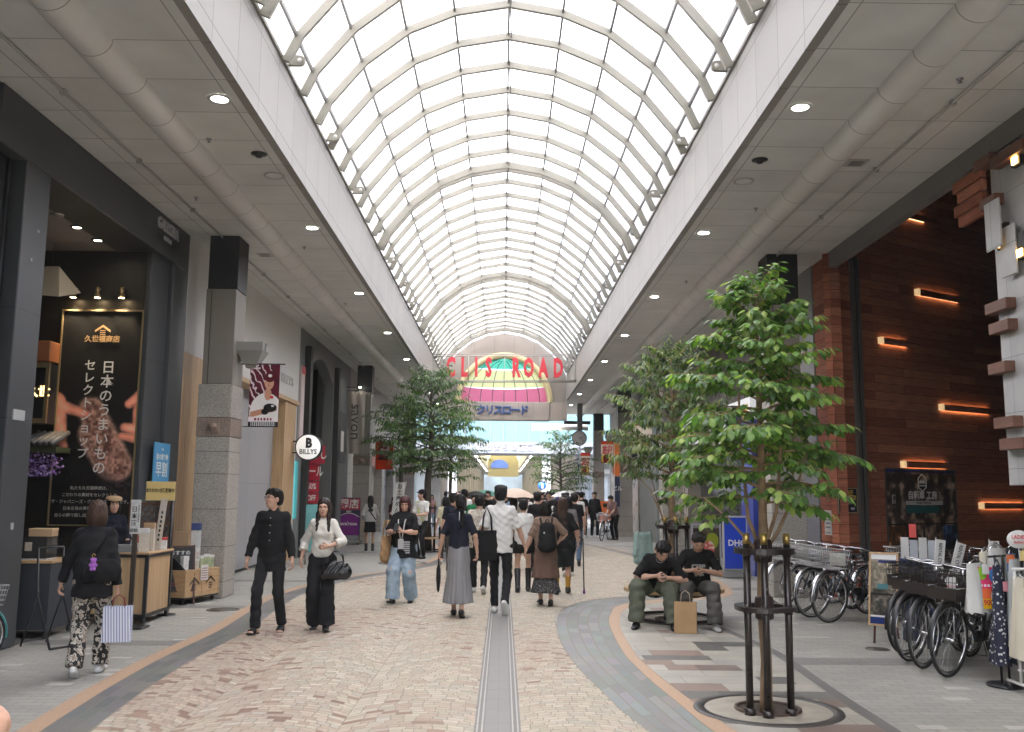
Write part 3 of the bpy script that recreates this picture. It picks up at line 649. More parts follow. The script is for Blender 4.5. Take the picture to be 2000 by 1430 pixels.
for s in (-1, 1): mb.add([(0.01, -.012, 3.02), (.01, -.012, 2.985), (.01+s*.115, -.012, 2.905), (.01+s*.115, -.012, 2.94)], [(0, 1, 2, 3)])
for k in range(3): mb.box(-.03, .05, -.014, -.011, 2.87+k*.028, 2.882+k*.028)
mb.build('roof_emblem', M_tg, po)
M_ts = mat('poster_small', (.42, .40, .36), .5)
for i, l in enumerate(('私たち久世福商店は、', 'こだわりの素材をセレクトした', '「ザ・ジャパニーズ・グルメ・ストア」です。', '日本各地の選りすぐりの食を', '自らの脚で探し出し、お届けします。')):
    text(l, .058, M_ts, face_front(-.02, -.012, .60-i*.098), po, 'lettering', .0008, .001)
for i in range(3):
    t = empty('poster_spotlight', (-6.44+.36*i, 13.89, 4.62), 0, f'{["left", "middle", "right"][i]} small brass spotlight aimed down at the tall poster', 'spotlight', 'brass spotlights over the poster')
    mb = MB(); mb.tube([(0, 0, .05), (0, -.12, .05)], .012, 8); mb.tube([(0, -.12, .06), (0, -.12, -.06)], [.03, .036], 12); mb.tube([(0, -.12, -.06), (0, -.12, -.10)], [.042, .048], 12); mb.build('lamp_head', mat('brass', (.45, .34, .18), .3, metal=.9), t)
    MB().lathe([(0, 0), (.04, 0)], 12, 0, None, Matrix.Translation((0, -.12, -.102))).build('lens', M_warm, t, fix=False)
    ld = bpy.data.lights.new('lamp_beam', 'SPOT'); ld.energy = 13; ld.color = (1, .78, .5); ld.spot_size = math.radians(75); ld.spot_blend = .7; ld.shadow_soft_size = .04; lo_ = bpy.data.objects.new('lamp_beam', ld); COL.objects.link(lo_); lo_.parent = t; lo_.location = (0, -.125, -.12); lo_.rotation_euler = (math.radians(14), 0, 0)
# wall displays left of the poster, seen past the frame post
t = empty('lantern_sign', (-6.75, 13.6, 2.62), 0, 'gold framed lantern sign with orange wooden top on the dark entrance wall', 'sign')
mb = MB(); mb.bbox(-.16, .16, -.1, .2, 1.02-.12, 1.2, .01); mb.build('wooden_top', mat('orange_wood', (.36, .13, .05), .5, var=.15), t)
mb = MB()
for a in (-.16, .12): mb.box(a, a+.05, -.1, -.06, 0, .88)
mb.box(-.109, .119, -.1, -.06, 0, .07); mb.box(-.109, .119, -.1, -.06, .81, .88); mb.build('gold_frame', MATS['gold_frame'], t)
MB().box(-.15, .15, -.06, .2, 0, .88).build('lantern_body', M_blk, t); text('久世', .17, mat('lit_gold', (.75, .52, .22), emit=.6), face_front(.02, -.075, .45), t, 'lettering', .006, .006)
t = empty('tiled_eave', (-6.7, 13.55, 2.2), 0, 'small grey tiled eave with hanging purple wisteria flowers on the entrance wall', 'eave')
mb = MB()
for k in range(8): mb.tube([(-.3+.085*k, .3, .3), (-.3+.085*k, -.2, .12)], .042, 8)
mb.build('roof_tiles', mat('roof_tile', (.13, .13, .13), .5, var=.2), t); mb = MB(); mb.box(-.35, .35, -.15, .3, .0, .08); mb.build('moss_trim', mat('moss', (.05, .06, .02), .8), t)
mb = MB(); r = random.Random(4)
for k in range(520):
    x, y, z = r.uniform(-.36, .38), r.uniform(-.22, .05), -r.random()**.8*.34; a = Vector((r.uniform(-1, 1), r.uniform(-1, 1), r.uniform(-1, 1))).normalized()*.022; bb = a.orthogonal().normalized()*.016; p = Vector((x, y, z))
    c = r.choice([(.20, .10, .36), (.30, .18, .50), (.14, .06, .28), (.45, .35, .62), (.1, .05, .16)]); mb.add([p-a, p-bb, p+a, p+bb], [(0, 1, 2, 3)], 0, c)
tag(mb.build('wisteria', mat('wisteria_petal', (.3, .2, .5), .6, attr=True), t, fix=False), kind='stuff')
t = empty('paper_lamp', (-6.55, 13.5, 4.4), 0, 'beige angular paper lampshade hanging in the entrance behind the frame post', 'lamp')
mb = MB(); mb.add([(-.35, -.3, .05), (.2, -.35, .0), (.3, .1, .15), (-.25, .2, .25), (-.15, -.1, .5), (.05, -.1, .5)], [(0, 1, 5, 4), (1, 2, 5), (2, 3, 4, 5), (3, 0, 4), (0, 3, 2, 1)]); mb.build('shade', mat('paper_beige', (.42, .38, .32), .7), t); MB().tube([(-.05, -.1, .5), (-.05, -.1, .86)], .008, 6).build('cord', M_blk, t)
# the blue sale panel on the jamb
t = empty('blue_wall_sign', (XW+.004, 14.5, 1.62), 0, 'light blue discount wall sign on the charcoal post by the wooden counter', 'sign')
MB().box(0, .015, -.33, .33, 0, .78).build('panel', mat('sign_blue', (.07, .30, .55), .4), t)
text('早割', .25, M_tw, face_right(.018, -.0, .36), t, 'lettering', .001, .002); text('夏の贈り物', .1, M_tw, face_right(.018, 0, .56), t, 'lettering', .001, .001); text('ご予約受付中', .05, M_tw, face_right(.018, 0, .16), t, 'lettering', .001, 0); text('2024', .05, M_tw, face_right(.018, 0, .68), t, 'lettering', .001, 0)
# ---- white shop with a wooden portal
b = empty('white_shop', (XW, 19, 0), 0, 'white walled shop closed by grey boards within a pale wooden portal', 'shop')
bp_(MB().box(-5.6, XW, 15.27, 23.9, 3.95, 5.9).build('upper_wall', M_white), b)
bp_(MB().box(-5.62, XW-.002, 15.27, 16.6, 0, 3.946).build('wooden_jamb', M_lwood), b)
bp_(MB().box(-5.62, XW-.002, 22.55, 23.72, 0, 3.84).build('wooden_jamb', M_lwood), b)
bp_(MB().bbox(-5.62, XW+.05, 16.61, 23.86, 3.846, 3.946, .008).build('wooden_header', M_lwood), b)
bp_(MB().box(-5.7, -5.53, 16.61, 22.54, 0, 3.84).build('boarding', M_hoard), b)
bp_(MB().box(-5.53, -5.50, 16.61, 22.54, .02, .06).build('base_rail', M_blk), b)
bp_(text('BILLY\'S', .3, mat('ghost_letter', (.5, .49, .47), .5), face_right(XW+.01, 22.6, 4.35), None, 'lettering', .008, .004, sx=1.4), b)
bp_(MB().box(-5.5, XW-.01, 23.73, 24.3, 0, 3.9).build('glass_door_frame', mat('pale_frame', (.42, .42, .40), .5)), b); bp_(MB().box(XW-.01, XW, 23.8, 24.2, 1.0, 2.45).build('teal_window', mat('teal_glass', (.10, .42, .44), .2, emit=.15)), b)
# round sign
t = empty('round_sign', (-4.86, 23.5, 2.78), 0, 'white round projecting shop sign with black lettering on a black bracket', 'sign')
TRX = Matrix.Translation((0, 0, 0)) @ Matrix.Rotation(math.pi/2, 4, 'X')
mb = MB(); mb.lathe([(.30, -.1), (.335, -.1), (.335, .06), (.30, .06)], 36, 0, None, TRX); mb.build('rim', M_blk, t)
MB().lathe([(0, .066), (.305, .062), (.305, -.11), (0, -.105)], 36, 0, None, TRX).build('lit_face', mat('sign_white_lit', (.8, .8, .78), .4, emit=.12), t)
text('B', .32, M_blk, face_front(.01, -.078, .09), t, 'lettering', .002, .018, sx=.85); text('13', .0001, M_blk, face_front(0, 0, 0), t, 'lettering', 0) if 0 else None
text('BILLYS', .17, mat('sign_grey', (.05, .055, .055), .5), face_front(0, -.078, -.12), t, 'lettering', .002, .004, sx=.9)
mb = MB()
for z in (-.14, .14): mb.box(-.5, -.29, -.02, .02, z-.018, z+.018)
mb.box(-.53, -.5, -.03, .03, -.2, .2); mb.build('bracket', M_blk, t)
# dark gate facade
b = empty('gate_facade', (XW, 27.9, 0), 0, 'dark shop facade with an arched tall entrance and black posts', 'shop')
M_gdk = mat('gate_dark', (.022, .023, .022), .5, var=.15); M_ggr = mat('gate_grey', (.17, .175, .17), .6, var=.06)
arc_ = [(24.3, 0), (24.95, 0), (24.95, 4.9)]+[(24.95+.2*k, 4.9+.55*math.sin(math.pi*min(1, k/19))) for k in range(1, 19)]+[(28.75, 4.9), (28.75, 0), (31.9, 0), (31.9, 5.9), (23.9, 5.9), (23.9, 0)]
mb = MB(); vs = [(XW-.3, y, z) for y, z in arc_]+[(XW, y, z) for y, z in arc_]; n = len(arc_); mb.add(vs, [tuple(range(n)), tuple(range(2*n-1, n-1, -1))]+[(i, (i+1) % n, n+(i+1) % n, n+i) for i in range(n)]); bp_(mb.build('arched_front', M_ggr), b)
for y in (24.55, 28.9): bp_(MB().bbox(XW, XW+.16, y, y+.3, 0, 5.5, .01).build('black_post', M_gdk), b)
mb = MB(); mb.box(-7.5, -5.57, 23.95, 24.6, 0, 5.9); mb.box(-7.6, -7.5, 24.6, 31.5, 0, 5.9); mb.box(-7.5, -5.57, 30.2, 31.5, 0, 5.9); mb.box(-7.5, -5.57, 24.6, 30.2, 5.6, 5.9); bp_(mb.build('recess_wall', M_gdk), b)
bp_(MB().box(-5.8, -5.58, 29.0, 30.1, 0, 5.5).build('side_panel', M_ggr), b)
bp_(MB().bbox(XW, XW+.12, 29.5, 30.7, 2.6, 4.2, .01).build('wall_board', mat('dark_board', (.07, .07, .068), .5, var=.2)), b); bp_(MB().box(XW+.12, XW+.125, 29.7, 30.2, 2.95, 3.6).build('paper_notice', M_white), b)
bp_(MB().box(XW, XW+.05, 24.0, 24.4, 3.0, 4.9).build('sale_notice', mat('pink_notice', (.6, .5, .48), .5)), b); bp_(MB().box(XW+.051, XW+.06, 24.0, 24.4, 4.7, 4.9).build('red_strip', mat('strip_red', (.55, .05, .06), .5)), b)
M_sred = mat('sale_red', (.42, .012, .035), .5)
for z0, z1, s, y0, nm in ((2.42, 2.90, '尽くし', 24.95, 'くし'), (1.98, 2.41, 'セール', 25.0, ''), (1.66, 1.97, '50%', 25.0, ''), (1.37, 1.65, 'OFF', 25.0, '')):
    t = empty('sale_sign', (-5.12, y0, z0), 0, f'red sale sheet reading {dict(zip(["尽くし", "セール", "50%", "OFF"], ["a row of kana under the round sign", "kana for sale", "a percentage", "OFF at the bottom"]))[s]} on the dark gate', 'sign', 'red sale sheets on the gate')
    w = .52 if z0 > 2.4 else .38
    MB().box(-.12, -.12+w, 0, .012, 0, z1-z0-.01).build('sheet', M_sred, t); text(s, (z1-z0)*.72, M_tw, face_front(-.12+w/2, -.004, (z1-z0)/2), t, 'lettering', .001, .004, sx=.62 if len(s) > 2 else .8)
t = empty('teal_sign_stand', (-4.35, 22.3, 0), 0, 'pale teal standing sign board behind the woman in white', 'sign')
MB().bbox(-.27, .27, -.02, .02, .3, 1.38, .008).build('board', mat('teal_board', (.16, .42, .42), .5), t); MB().box(-.29, .29, -.015, .03, .27, .3).build('rail', M_steel, t)
for s in (-.25, .25): MB().tube([(s, 0, 0), (s, 0, .3)], .014, 8).build('leg', M_steel, t)
# purple closing down sign
t = empty('closing_sign', (-5.0, 30.9, 0), 0, 'upright purple and navy shop sign with a red closing panel on wheels', 'sign')
MB().bbox(-.36, .36, -.04, .04, .14, 1.5, .01).build('case', mat('navy_case', (.02, .02, .06), .4), t)
mb = MB(); pl = [(-.34, .3), (.34, .3), (.34, .86)]+[(.34-.68*k/12, .86+.12*math.sin(math.pi*k/12)) for k in range(1, 12)]+[(-.34, .86)]
mb.prism(pl, -.05, -.042); mb.build('purple_face', mat('purple_face', (.20, .008, .22), .35), t)
mb = MB(); mb.tube([(.34-.68*k/12, -.048, .88+.12*math.sin(math.pi*k/12)) for k in range(13)], .014, 6); mb.build('white_arc', M_tw, t)
MB().box(-.34, .36, -.056, -.045, 1.1, 1.47).build('red_panel', M_sred, t); text('閉店', .33, M_tw, face_front(0, -.062, 1.28), t, 'lettering', .001, .006); text('eve\'rose', .16, M_tw, face_front(0, -.056, .66), t, 'lettering', .001, .006); text('FIRST', .07, M_tw, face_front(0, -.05, 1.05), t, 'lettering', .001, .003)
mb = MB(); mb.box(-.34, .34, -.055, -.041, .15, .29); mb.build('grey_foot', M_steel, t)
MB().box(-.4, .4, -.2, .2, .05, .13).build('base', M_steel, t)
for x in (-.34, .34):
    mb = MB(); mb.tube([(x-.02, -.16, .028), (x+.02, -.16, .028)], .028, 10); mb.build('caster', M_blk, t)
t = empty('easel_board', (-4.5, 30.6, 0), 0, 'small pale wooden A frame beside the purple closing sign', 'sign')
for s in (-1, 1): MB().tube([(s*.1, -.1, 0), (s*.02, .05, .8)], .012, 6).build('leg', M_lwood, t)
# savon cloth banner
t = empty('cloth_banner', (-4.88, 31.05, 2.93), 0, 'beige hanging cloth banner lettered savon on the second left column', 'banner')
mb = MB(); n = 16; vs = []
for j in range(9):
    for k in range(n+1): u = k/n; z = 2.08*j/8; vs.append((-.29+.56*u, .035*math.sin(u*11+.4*j)*(1-.3*j/8), z))
mb.add(vs, [(j*(n+1)+k, j*(n+1)+k+1, (j+1)*(n+1)+k+1, (j+1)*(n+1)+k) for j in range(8) for k in range(n)], 0, None, True)
mb.build('cloth', mat('banner_cloth', (.40, .35, .30), .8, var=.05), t)
text('savon', .50, mat('savon_ink', (.06, .055, .05), .6), Matrix.Translation((-.02, -.05, 1.05)) @ Matrix.Rotation(math.pi/2, 4, 'Y') @ face_front(0, 0, 0), t, 'lettering', .002, -.001, sx=1.05)
MB().tube([(-.33, 0, 2.09), (.33, 0, 2.09)], .014, 8).build('rod', M_blk, t)
mb = MB(); mb.tube([(-.4, .0, 2.2), (.1, -.1, 2.2)], .012, 6); mb.build('lamp_arm', M_blk, t); MB().ell((.1, -.1, 2.19), (.035, .035, .03)).build('bulb', mat('bulb_glow', (1, .95, .85), emit=8), t)
# ---- player banner on the first column
def sports_fn(u, v):
    c = np.zeros(u.shape+(3,))+np.array([.36, .07, .15]); n = vnoise(u, v*2, 8, 5)
    st = (np.sin((u*1.1+v*1.2)*26+n*5) > .72) & (u < .75) & (v > .3); c[st] = [.85, .80, .82]; d2 = (np.sin((u*1.1+v*1.2)*14) > .5) & (v > .3); c[d2 & ~st] *= .75
    def E(cx, cy, rx, ry): return ((u-cx)/rx)**2+((v-cy)/ry)**2 < 1
    body = E(.58, .22, .55, .32) & (v > .12); c[body] = [.86, .85, .84]
    c[E(.63, .52, .12, .10)] = [.75, .56, .46]
    c[E(.66, .70, .155, .105)] = [.78, .60, .50]; c[E(.68, .80, .19, .085)] = [.35, .04, .10]; c[(np.abs(v-.775) < .012) & (np.abs(u-.64) < .2)] = [.28, .03, .08]
    c[(np.abs(v-.725) < .008) & ((np.abs(u-.60) < .035) | (np.abs(u-.72) < .035))] = [.1, .07, .06]; c[E(.66, .655, .04, .008)] = [.5, .25, .22]; c[E(.645, .69, .015, .025)] = [.66, .46, .38]
    arm = (np.abs((v-.24)-(u-.5)*.12) < .045) & (u > .05) & (u < .95); c[arm] = [.72, .52, .42]; bl = E(.72, .30, .22, .07) | E(.55, .235, .12, .05); c[bl] = [.06, .06, .07]; c[E(.8, .33, .05, .02)] = [.8, .8, .8]
    c[E(.76, .47, .06, .025)] = [.75, .12, .2]; c[E(.68, .82, .07, .025)] = [.9, .88, .88]
    c[v < .155] = [.88, .84, .85]; c[v < .075] = [.03, .03, .03]; tx = (np.abs(v-.115) < .02) & (np.sin(u*60) > -.2) & (u > .2) & (u < .8); c[tx] = [.45, .1, .2]
    tx = ((np.abs(v-.052) < .012) | (np.abs(v-.022) < .012)) & (np.sin(u*90) > -.3) & (u > .08) & (u < .92); c[tx] = [.8, .8, .8]
    c[(np.abs(v-.94) < .012) & (np.abs(u-.22) < .12)] = [.85, .8, .82]
    return c
t = empty('player_banner', (-3.99, 15.55, 2.74), 0, 'maroon hanging banner picturing a baseball player beside the first column', 'banner')
picture(sports_fn, .49, 1.03, 70, 150, face_front(0, -.006, .52), printm('banner_print', .55), t, 'printed_front'); MB().box(-.245, .245, -.004, .004, .005, 1.035).build('cloth', mat('banner_back', (.2, .03, .07), .7), t)
MB().tube([(-.4, 0, 1.045), (.33, 0, 1.045)], .012, 8).build('rod', M_blk, t); MB().tube([(-.34, 0, 0), (.26, 0, 0)], .008, 8).build('lower_rod', M_blk, t)
def horn(x, y, label):
    t = empty('lantern_lamp', (x, y, 3.78), 0, label, 'wall lamp', 'lantern lamps on the columns')
    MB().add([(-.22, -.2, .36), (.22, -.2, .36), (.22, .2, .36), (-.22, .2, .36), (-.11, -.1, .0), (.11, -.1, 0), (.11, .1, 0), (-.11, .1, 0), (-.22, -.2, .22), (.22, -.2, .22), (.22, .2, .22), (-.22, .2, .22)],
        [(0, 1, 2, 3), (7, 6, 5, 4), (8, 9, 1, 0), (9, 10, 2, 1), (10, 11, 3, 2), (11, 8, 0, 3), (4, 5, 9, 8), (5, 6, 10, 9), (6, 7, 11, 10), (7, 4, 8, 11)]).build('hood', mat('horn_paint', (.26, .255, .235), .5, var=.08), t)
    MB().lathe([(0, .001), (.07, .001), (.075, .01)], 16, 0, None, Matrix.Translation((.222, 0, .29)) @ Matrix.Rotation(math.pi/2, 4, 'Y')).build('side_disc', mat('horn_disc', (.2, .19, .18), .5), t)
    MB().bbox(-.09, .09, -.08, .08, -.06, -.002, .01).build('lamp_base', M_colmid, t)
    return t
horn(-4.23, 15.6, 'grey lantern shaped lamp on the first left column above the player banner')
horn(4.38, 38.4, 'grey lantern shaped lamp on the column behind the leaning man')
horn(4.45, 49.4, 'grey lantern shaped lamp on the far right column')
# other hanging banners
def hang(x, y, z0, w, h, fn, label, name='hanging_banner'):
    t = empty(name, (x, y, z0), 0, label, 'banner')
    picture(fn, w, h, 40, 70, face_front(0, -.005, h/2), printm('banner_print'), t, 'printed_front'); MB().box(-w/2, w/2, -.003, .003, 0, h).build('cloth', MATS['banner_cloth'], t)
    MB().tube([(-w/2-.05, 0, h+.01), (w/2+.35, 0, h+.01)], .012, 6).build('rod', M_blk, t); return t
def zen_fn(u, v):
    c = np.zeros(u.shape+(3,))+np.array([.88, .83, .76]); c[v > .86] = [.80, .25, .10]; n = vnoise(u, v, 6, 8); d = np.hypot(u-.4, v-.2); c[(d < .42) & (v < .4)] = [.45, .08, .10]; c[(np.abs(d-.3) < .07) & (v < .42)] = [.80, .72, .25]; c[v < .04] = [.5, .1, .1]; return c
for x, y, z0, w, h, nm in ((4.2, 38.0, 2.93, .5, .88, 'nearer'), (4.28, 49.0, 2.66, .5, 1.15, 'farther')):
    t = hang(x, y, z0, w, h, zen_fn, f'{nm} orange and cream hanging banner with red kanji on the right'); text('全力', w*.4, M_red, face_front(0, -.012, h*.68), t, 'lettering', .001, .008); text('応援', w*.4, M_red, face_front(0, -.012, h*.5), t, 'lettering', .001, .008)
def org_fn(u, v):
    c = np.zeros(u.shape+(3,))+np.array([.80, .22, .06]); c[(v > .42) & (u > .2) & (u < .8) & (v < .95)] = [.5, .2, .2]; n = vnoise(u, v, 9, 3); c[(v > .5) & (u > .25) & (u < .75) & (n > .5)] = [.85, .75, .72]; c[(np.abs(v-.38) < .04) & (u > .15) & (u < .85)] = [.15, .1, .08]; c[(u < .04) | (u > .95)] = [.85, .8, .78]; return c
hang(-3.94, 31.2, 2.43, .64, .92, org_fn, 'orange hanging banner with a picture beside the second left column')
hang(4.03, 27.0, 3.0, .5, .76, zen_fn, 'orange topped hanging banner behind the slender leaved tree')
# ---- left row beyond the second column
b = empty('beige_shop', (XW, 41, 0), 0, 'beige stone shop row beyond the second left column', 'shop')
bp_(MB().box(-7, XW, 31.92, 50, 3.2, 5.9).build('upper_wall', M_beige), b)
for y0, y1 in ((31.92, 33.2), (36.5, 37.6), (41, 42), (45.2, 46.2), (49, 50)): bp_(MB().box(-7, XW, y0, y1, 0, 3.196).build('stone_pier', M_gran), b)
M_shop = []
for i, (y0, y1) in enumerate(((33.2, 36.5), (37.6, 41), (42, 45.2), (46.2, 49))):
    bp_(MB().box(-7, -5.6, y0, y1, 0, 3.196).build('shop_window', mat(f'shop_pane_{i}', [(.30, .25, .2), (.45, .42, .36), (.2, .22, .25), (.4, .3, .25)][i], .3, var=.5, vscale=2)), b)  # mottled opaque pane colour, one per shop
    bp_(MB().box(XW-.02, XW+.03, y0+.1, y1-.1, 2.7, 3.1).build('fascia_sign', mat(f'fasc_sign_{i}', [(.35, .33, .3), (.5, .1, .08), (.06, .08, .16), (.55, .5, .45)][i], .5)), b)
t = empty('long_noren', (-3.0, 27, 0), 0, 'tilted white nobori flag with brush lettering left of the tree', 'flag')
mb = MB(); n = 6; vs = []
for j in range(9):
    for k in range(n+1): u = k/n; z = 1.05+.92*j/8; vs.append((-.2+.03+.30*u+(z-1.05)*.10, .02*math.sin(u*5+j), z))
mb.add(vs, [(j*(n+1)+k, j*(n+1)+k+1, (j+1)*(n+1)+k+1, (j+1)*(n+1)+k) for j in range(8) for k in range(n)], 0, None, True); mb.build('cloth', mat('flag_white', (.6, .59, .55), .8), t)
for i, ch in enumerate('お土産めん'): text(ch, .155, M_blk, face_front(.06-i*.016, -.035, 1.84-i*.165), t, 'lettering', .001, .002)
MB().tube([(.13-.3, 0.02, 0), (.24, .02, 2.0)], .012, 6).build('pole', M_white, t)
# ================================================================ RIGHT BUILDINGS
XR2 = 5.65
def plank_mat(name, cols, pitch, board=2.2, lw=.006, vec='U'):
    m = bpy.data.materials.new(name); m.use_nodes = True; t = m.node_tree; n = t.nodes; L = t.links; bs = n['Principled BSDF']
    tc = n.new('ShaderNodeTexCoord'); mp = n.new('ShaderNodeMapping'); mp.inputs['Location'].default_value = (.31, 0, .03); L.new(tc.outputs['Object'], mp.inputs[0])
    br = n.new('ShaderNodeTexBrick'); cmb = n.new('ShaderNodeCombineXYZ'); sp = n.new('ShaderNodeSeparateXYZ'); L.new(mp.outputs[0], sp.inputs[0]); L.new(sp.outputs[0], cmb.inputs[0]); L.new(sp.outputs[2], cmb.inputs[1]); L.new(cmb.outputs[0], br.inputs['Vector'])
    br.inputs['Scale'].default_value = 1; br.inputs['Brick Width'].default_value = board; br.inputs['Row Height'].default_value = pitch; br.inputs['Mortar Size'].default_value = lw/2; br.inputs['Color1'].default_value = (0, 0, 0, 1); br.inputs['Color2'].default_value = (1, 1, 1, 1); br.inputs['Mortar'].default_value = (.5, .5, .5, 1); br.offset = .37; br.inputs['Mortar Smooth'].default_value = 0
    rp_ = n.new('ShaderNodeValToRGB'); rp_.color_ramp.interpolation = 'LINEAR'
    while len(rp_.color_ramp.elements) < len(cols): rp_.color_ramp.elements.new(.5)
    for i, c in enumerate(cols): rp_.color_ramp.elements[i].position = i/(len(cols)-1); rp_.color_ramp.elements[i].color = (*c, 1)
    L.new(br.outputs['Color'], rp_.inputs[0])
    m2 = n.new('ShaderNodeMapping'); m2.inputs['Scale'].default_value = (1.2, 1.2, 18); L.new(tc.outputs['Object'], m2.inputs[0])
    no = n.new('ShaderNodeTexNoise'); no.inputs['Scale'].default_value = 3; no.inputs['Detail'].default_value = 6; L.new(m2.outputs[0], no.inputs['Vector'])
    mr = n.new('ShaderNodeMapRange'); mr.inputs[1].default_value = .25; mr.inputs[2].default_value = .75; mr.inputs[3].default_value = .6; mr.inputs[4].default_value = 1.35; L.new(no.outputs['Fac'], mr.inputs[0])
    mx = n.new('ShaderNodeMix'); mx.data_type = 'RGBA'; mx.blend_type = 'MULTIPLY'; mx.inputs[0].default_value = 1; L.new(rp_.outputs[0], mx.inputs[6]); L.new(mr.outputs[0], mx.inputs[7])
    m3 = n.new('ShaderNodeMix'); m3.data_type = 'RGBA'; L.new(br.outputs['Fac'], m3.inputs[0]); L.new(mx.outputs[2], m3.inputs[6]); m3.inputs[7].default_value = (.01, .006, .005, 1)
    L.new(m3.outputs[2], bs.inputs['Base Color']); bs.inputs['Roughness'].default_value = .6; bs.inputs['Specular IOR Level'].default_value = .06
    MATS[name] = m; return m
M_plank = plank_mat('dark_planks', [(.22, .078, .05), (.36, .13, .078), (.27, .094, .058), (.42, .165, .10), (.235, .082, .05)], .155)
M_bar = wood_mat('red_bar_wood', (.12, .05, .032), (.175, .082, .054), (1, .08, 1), .5)
b = empty('timber_shop', (5.65, 15.9, 0), 0, 'shop clad in dark red brown horizontal planks with glowing slots', 'shop')
ANG = math.atan2(1.05, 1.76)
wl = MB().box(0, 7.6, 0, .15, 0, 9.0).build('plank_wall', M_plank, b); wl.rotation_euler = (0, 0, ANG)
o = MB().box(0, .95, 0, .15, 0, 5.9).build('plank_pier', M_plank, b); o.location = (.02, .95, 0); o.rotation_euler = (0, 0, -math.pi/2)
mb = MB(); mb.box(.50, .58, -.06, 0, 0, 5.9); mb.box(.66, .72, -.05, 0, 0, 5.9); mb.box(.58, .66, -.02, 0, 0, 5.9, 1); o = mb.build('steel_channel', [mat('channel_steel', (.16, .155, .15), .4, metal=.5), M_blk], b); o.rotation_euler = (0, 0, ANG)
# lit slots: a wooden bar standing off the wall with a warm lamp behind its end
CA, SA = math.cos(ANG), math.sin(ANG)
def wallpt(px, py):
    """point on the angled wall seen at photograph pixel (px,py)"""
    d = F_+R_*((px-1000)/FPX)+U_*((715-py)/FPX); A = Vector((5.65, 15.9, 0)); nrm = Vector((SA, -CA, 0)); t = (A-CAMP).dot(nrm)/d.dot(nrm); P = CAMP+d*t; return ((P-A).dot(Vector((CA, SA, 0))), P.z)
for px, py, px1 in ((1790, 572, 1900), (1719, 666, 1790), (1837, 796, 1966), (1763, 907, 1880), (1915, 988, 2030), (1755, 418, 1822)):
    s, z = wallpt(px, py); L = wallpt(px1, py)[0]-s
    mb = MB(); mb.bbox(s, s+L, -.09, -.03, z-.055, z+.055, .004); o = mb.build('slot_bar', M_plank, b); o.rotation_euler = (0, 0, ANG)
    mb = MB(); mb.box(s+.01, s+L*.7, -.028, -.012, z+.025, z+.045); mb.box(s+.01, s+L*.7, -.028, -.012, z-.048, z-.028); o = mb.build('slot_lamp', mat('slot_glow', (1, .68, .34), emit=1.8), b); o.rotation_euler = (0, 0, ANG)
    mb = MB(); mb.box(s-.07, s-.003, -.085, -.004, z-.06, z+.06); o = mb.build('slot_end', mat('slot_end_glow', (.8, .55, .28), .4, emit=.12), b); o.rotation_euler = (0, 0, ANG)
mb = MB(); mb.box(5.63, 5.76, 8, 15.88, 5.62, 5.897); bp_(mb.build('header_beam', mat('header_grey', (.16, .152, .145), .5)), b)
mb = MB(); mb.box(5.8, 12.4, 5, 20, 9.0, 9.1); mb.box(5.81, 5.9, 5, 16, 5.9, 8.998); mb.box(12.1, 12.3, 5, 20, 0, 8.998); mb.box(5.91, 12.09, 4.8, 5, 5.96, 8.998); bp_(mb.build('recess_sky_block', mat('sky_block_brown', (.09, .06, .045), .6)), b)  # unseen ceiling and walls added to keep sky light out of the recess
# wall papers on the timber
def onwall(name, px0, py0, px1, py1, label, cat, fn, nx, ny, dep=.012):
    s0, z0 = wallpt(px0, py1); s1, z1 = wallpt(px1, py0); w, h = s1-s0, z1-z0; A = Vector((5.65, 15.9, 0)); P = A+Vector((CA, SA, 0))*((s0+s1)/2)+Vector((SA, -CA, 0))*(dep)
    t = empty(name, (P.x, P.y, z0), ANG, label, cat)
    picture(fn, w*.97, h*.97, nx, ny, face_front(0, -.004, h/2), printm('paper_print', .4), t, 'printed_front'); MB().box(-w/2, w/2, -.003, .008, 0, h).build('backing', M_white if 'notice' in name else MATS['sign_white_lit'] if 0 else mat('poster_edge', (.06, .055, .05), .5), t)
    return t, w, h
def collage_fn(u, v):
    n = vnoise(u, v*.8, 14, 12); n2 = vnoise(u, v*.8, 30, 13); c = np.stack([.16+.42*n*n2, .135+.35*n*n2, .12+.29*n*n2], -1); c[v > .965] = [.05, .10, .28]; br_ = (n > .62); c[br_] = c[br_]*1.5+.03
    g = (v < .32); c[(np.abs(v-.335) < .008)] = [.05, .05, .06]; m = (np.abs(u-.26) < .006) | (np.abs(u-.5) < .006) | (np.abs(u-.76) < .006); c[g & m] = [.04, .04, .05]; c[g & (u > .78)] = c[g & (u > .78)]*[.5, .8, 1.3]; c[g & (u < .26)] = c[g & (u < .26)]*[1.35, 1.1, .9]
    c[(v > .47) & (v < .56) & (u > .25) & (u < .75)] = [.14, .35, .36]; c[(v > .565) & (v < .615) & (u > .25) & (u < .80)] = [.75, .74, .72]; return c
t, w, h = onwall('collage_poster', 1734, 918, 1864, 1082, 'large dark photo collage poster with a white hexagonal emblem on the plank wall', 'poster', collage_fn, 90, 120)
mb = MB(); hx = [(.13*math.sin(math.pi/3*k), .155*math.cos(math.pi/3*k)) for k in range(6)]; mb.tube([(x, -.014, h*.83+z) for x, z in hx], .009, 5, closed=True)
mb.prism([(-.09, h*.83-.01), (-.05, h*.83+.05), (0, h*.83+.03), (.05, h*.83+.06), (.09, h*.83-.01)], -.016, -.008); mb.box(-.1, .1, -.016, -.008, h*.83-.06, h*.83-.04); mb.build('emblem', M_tw, t)
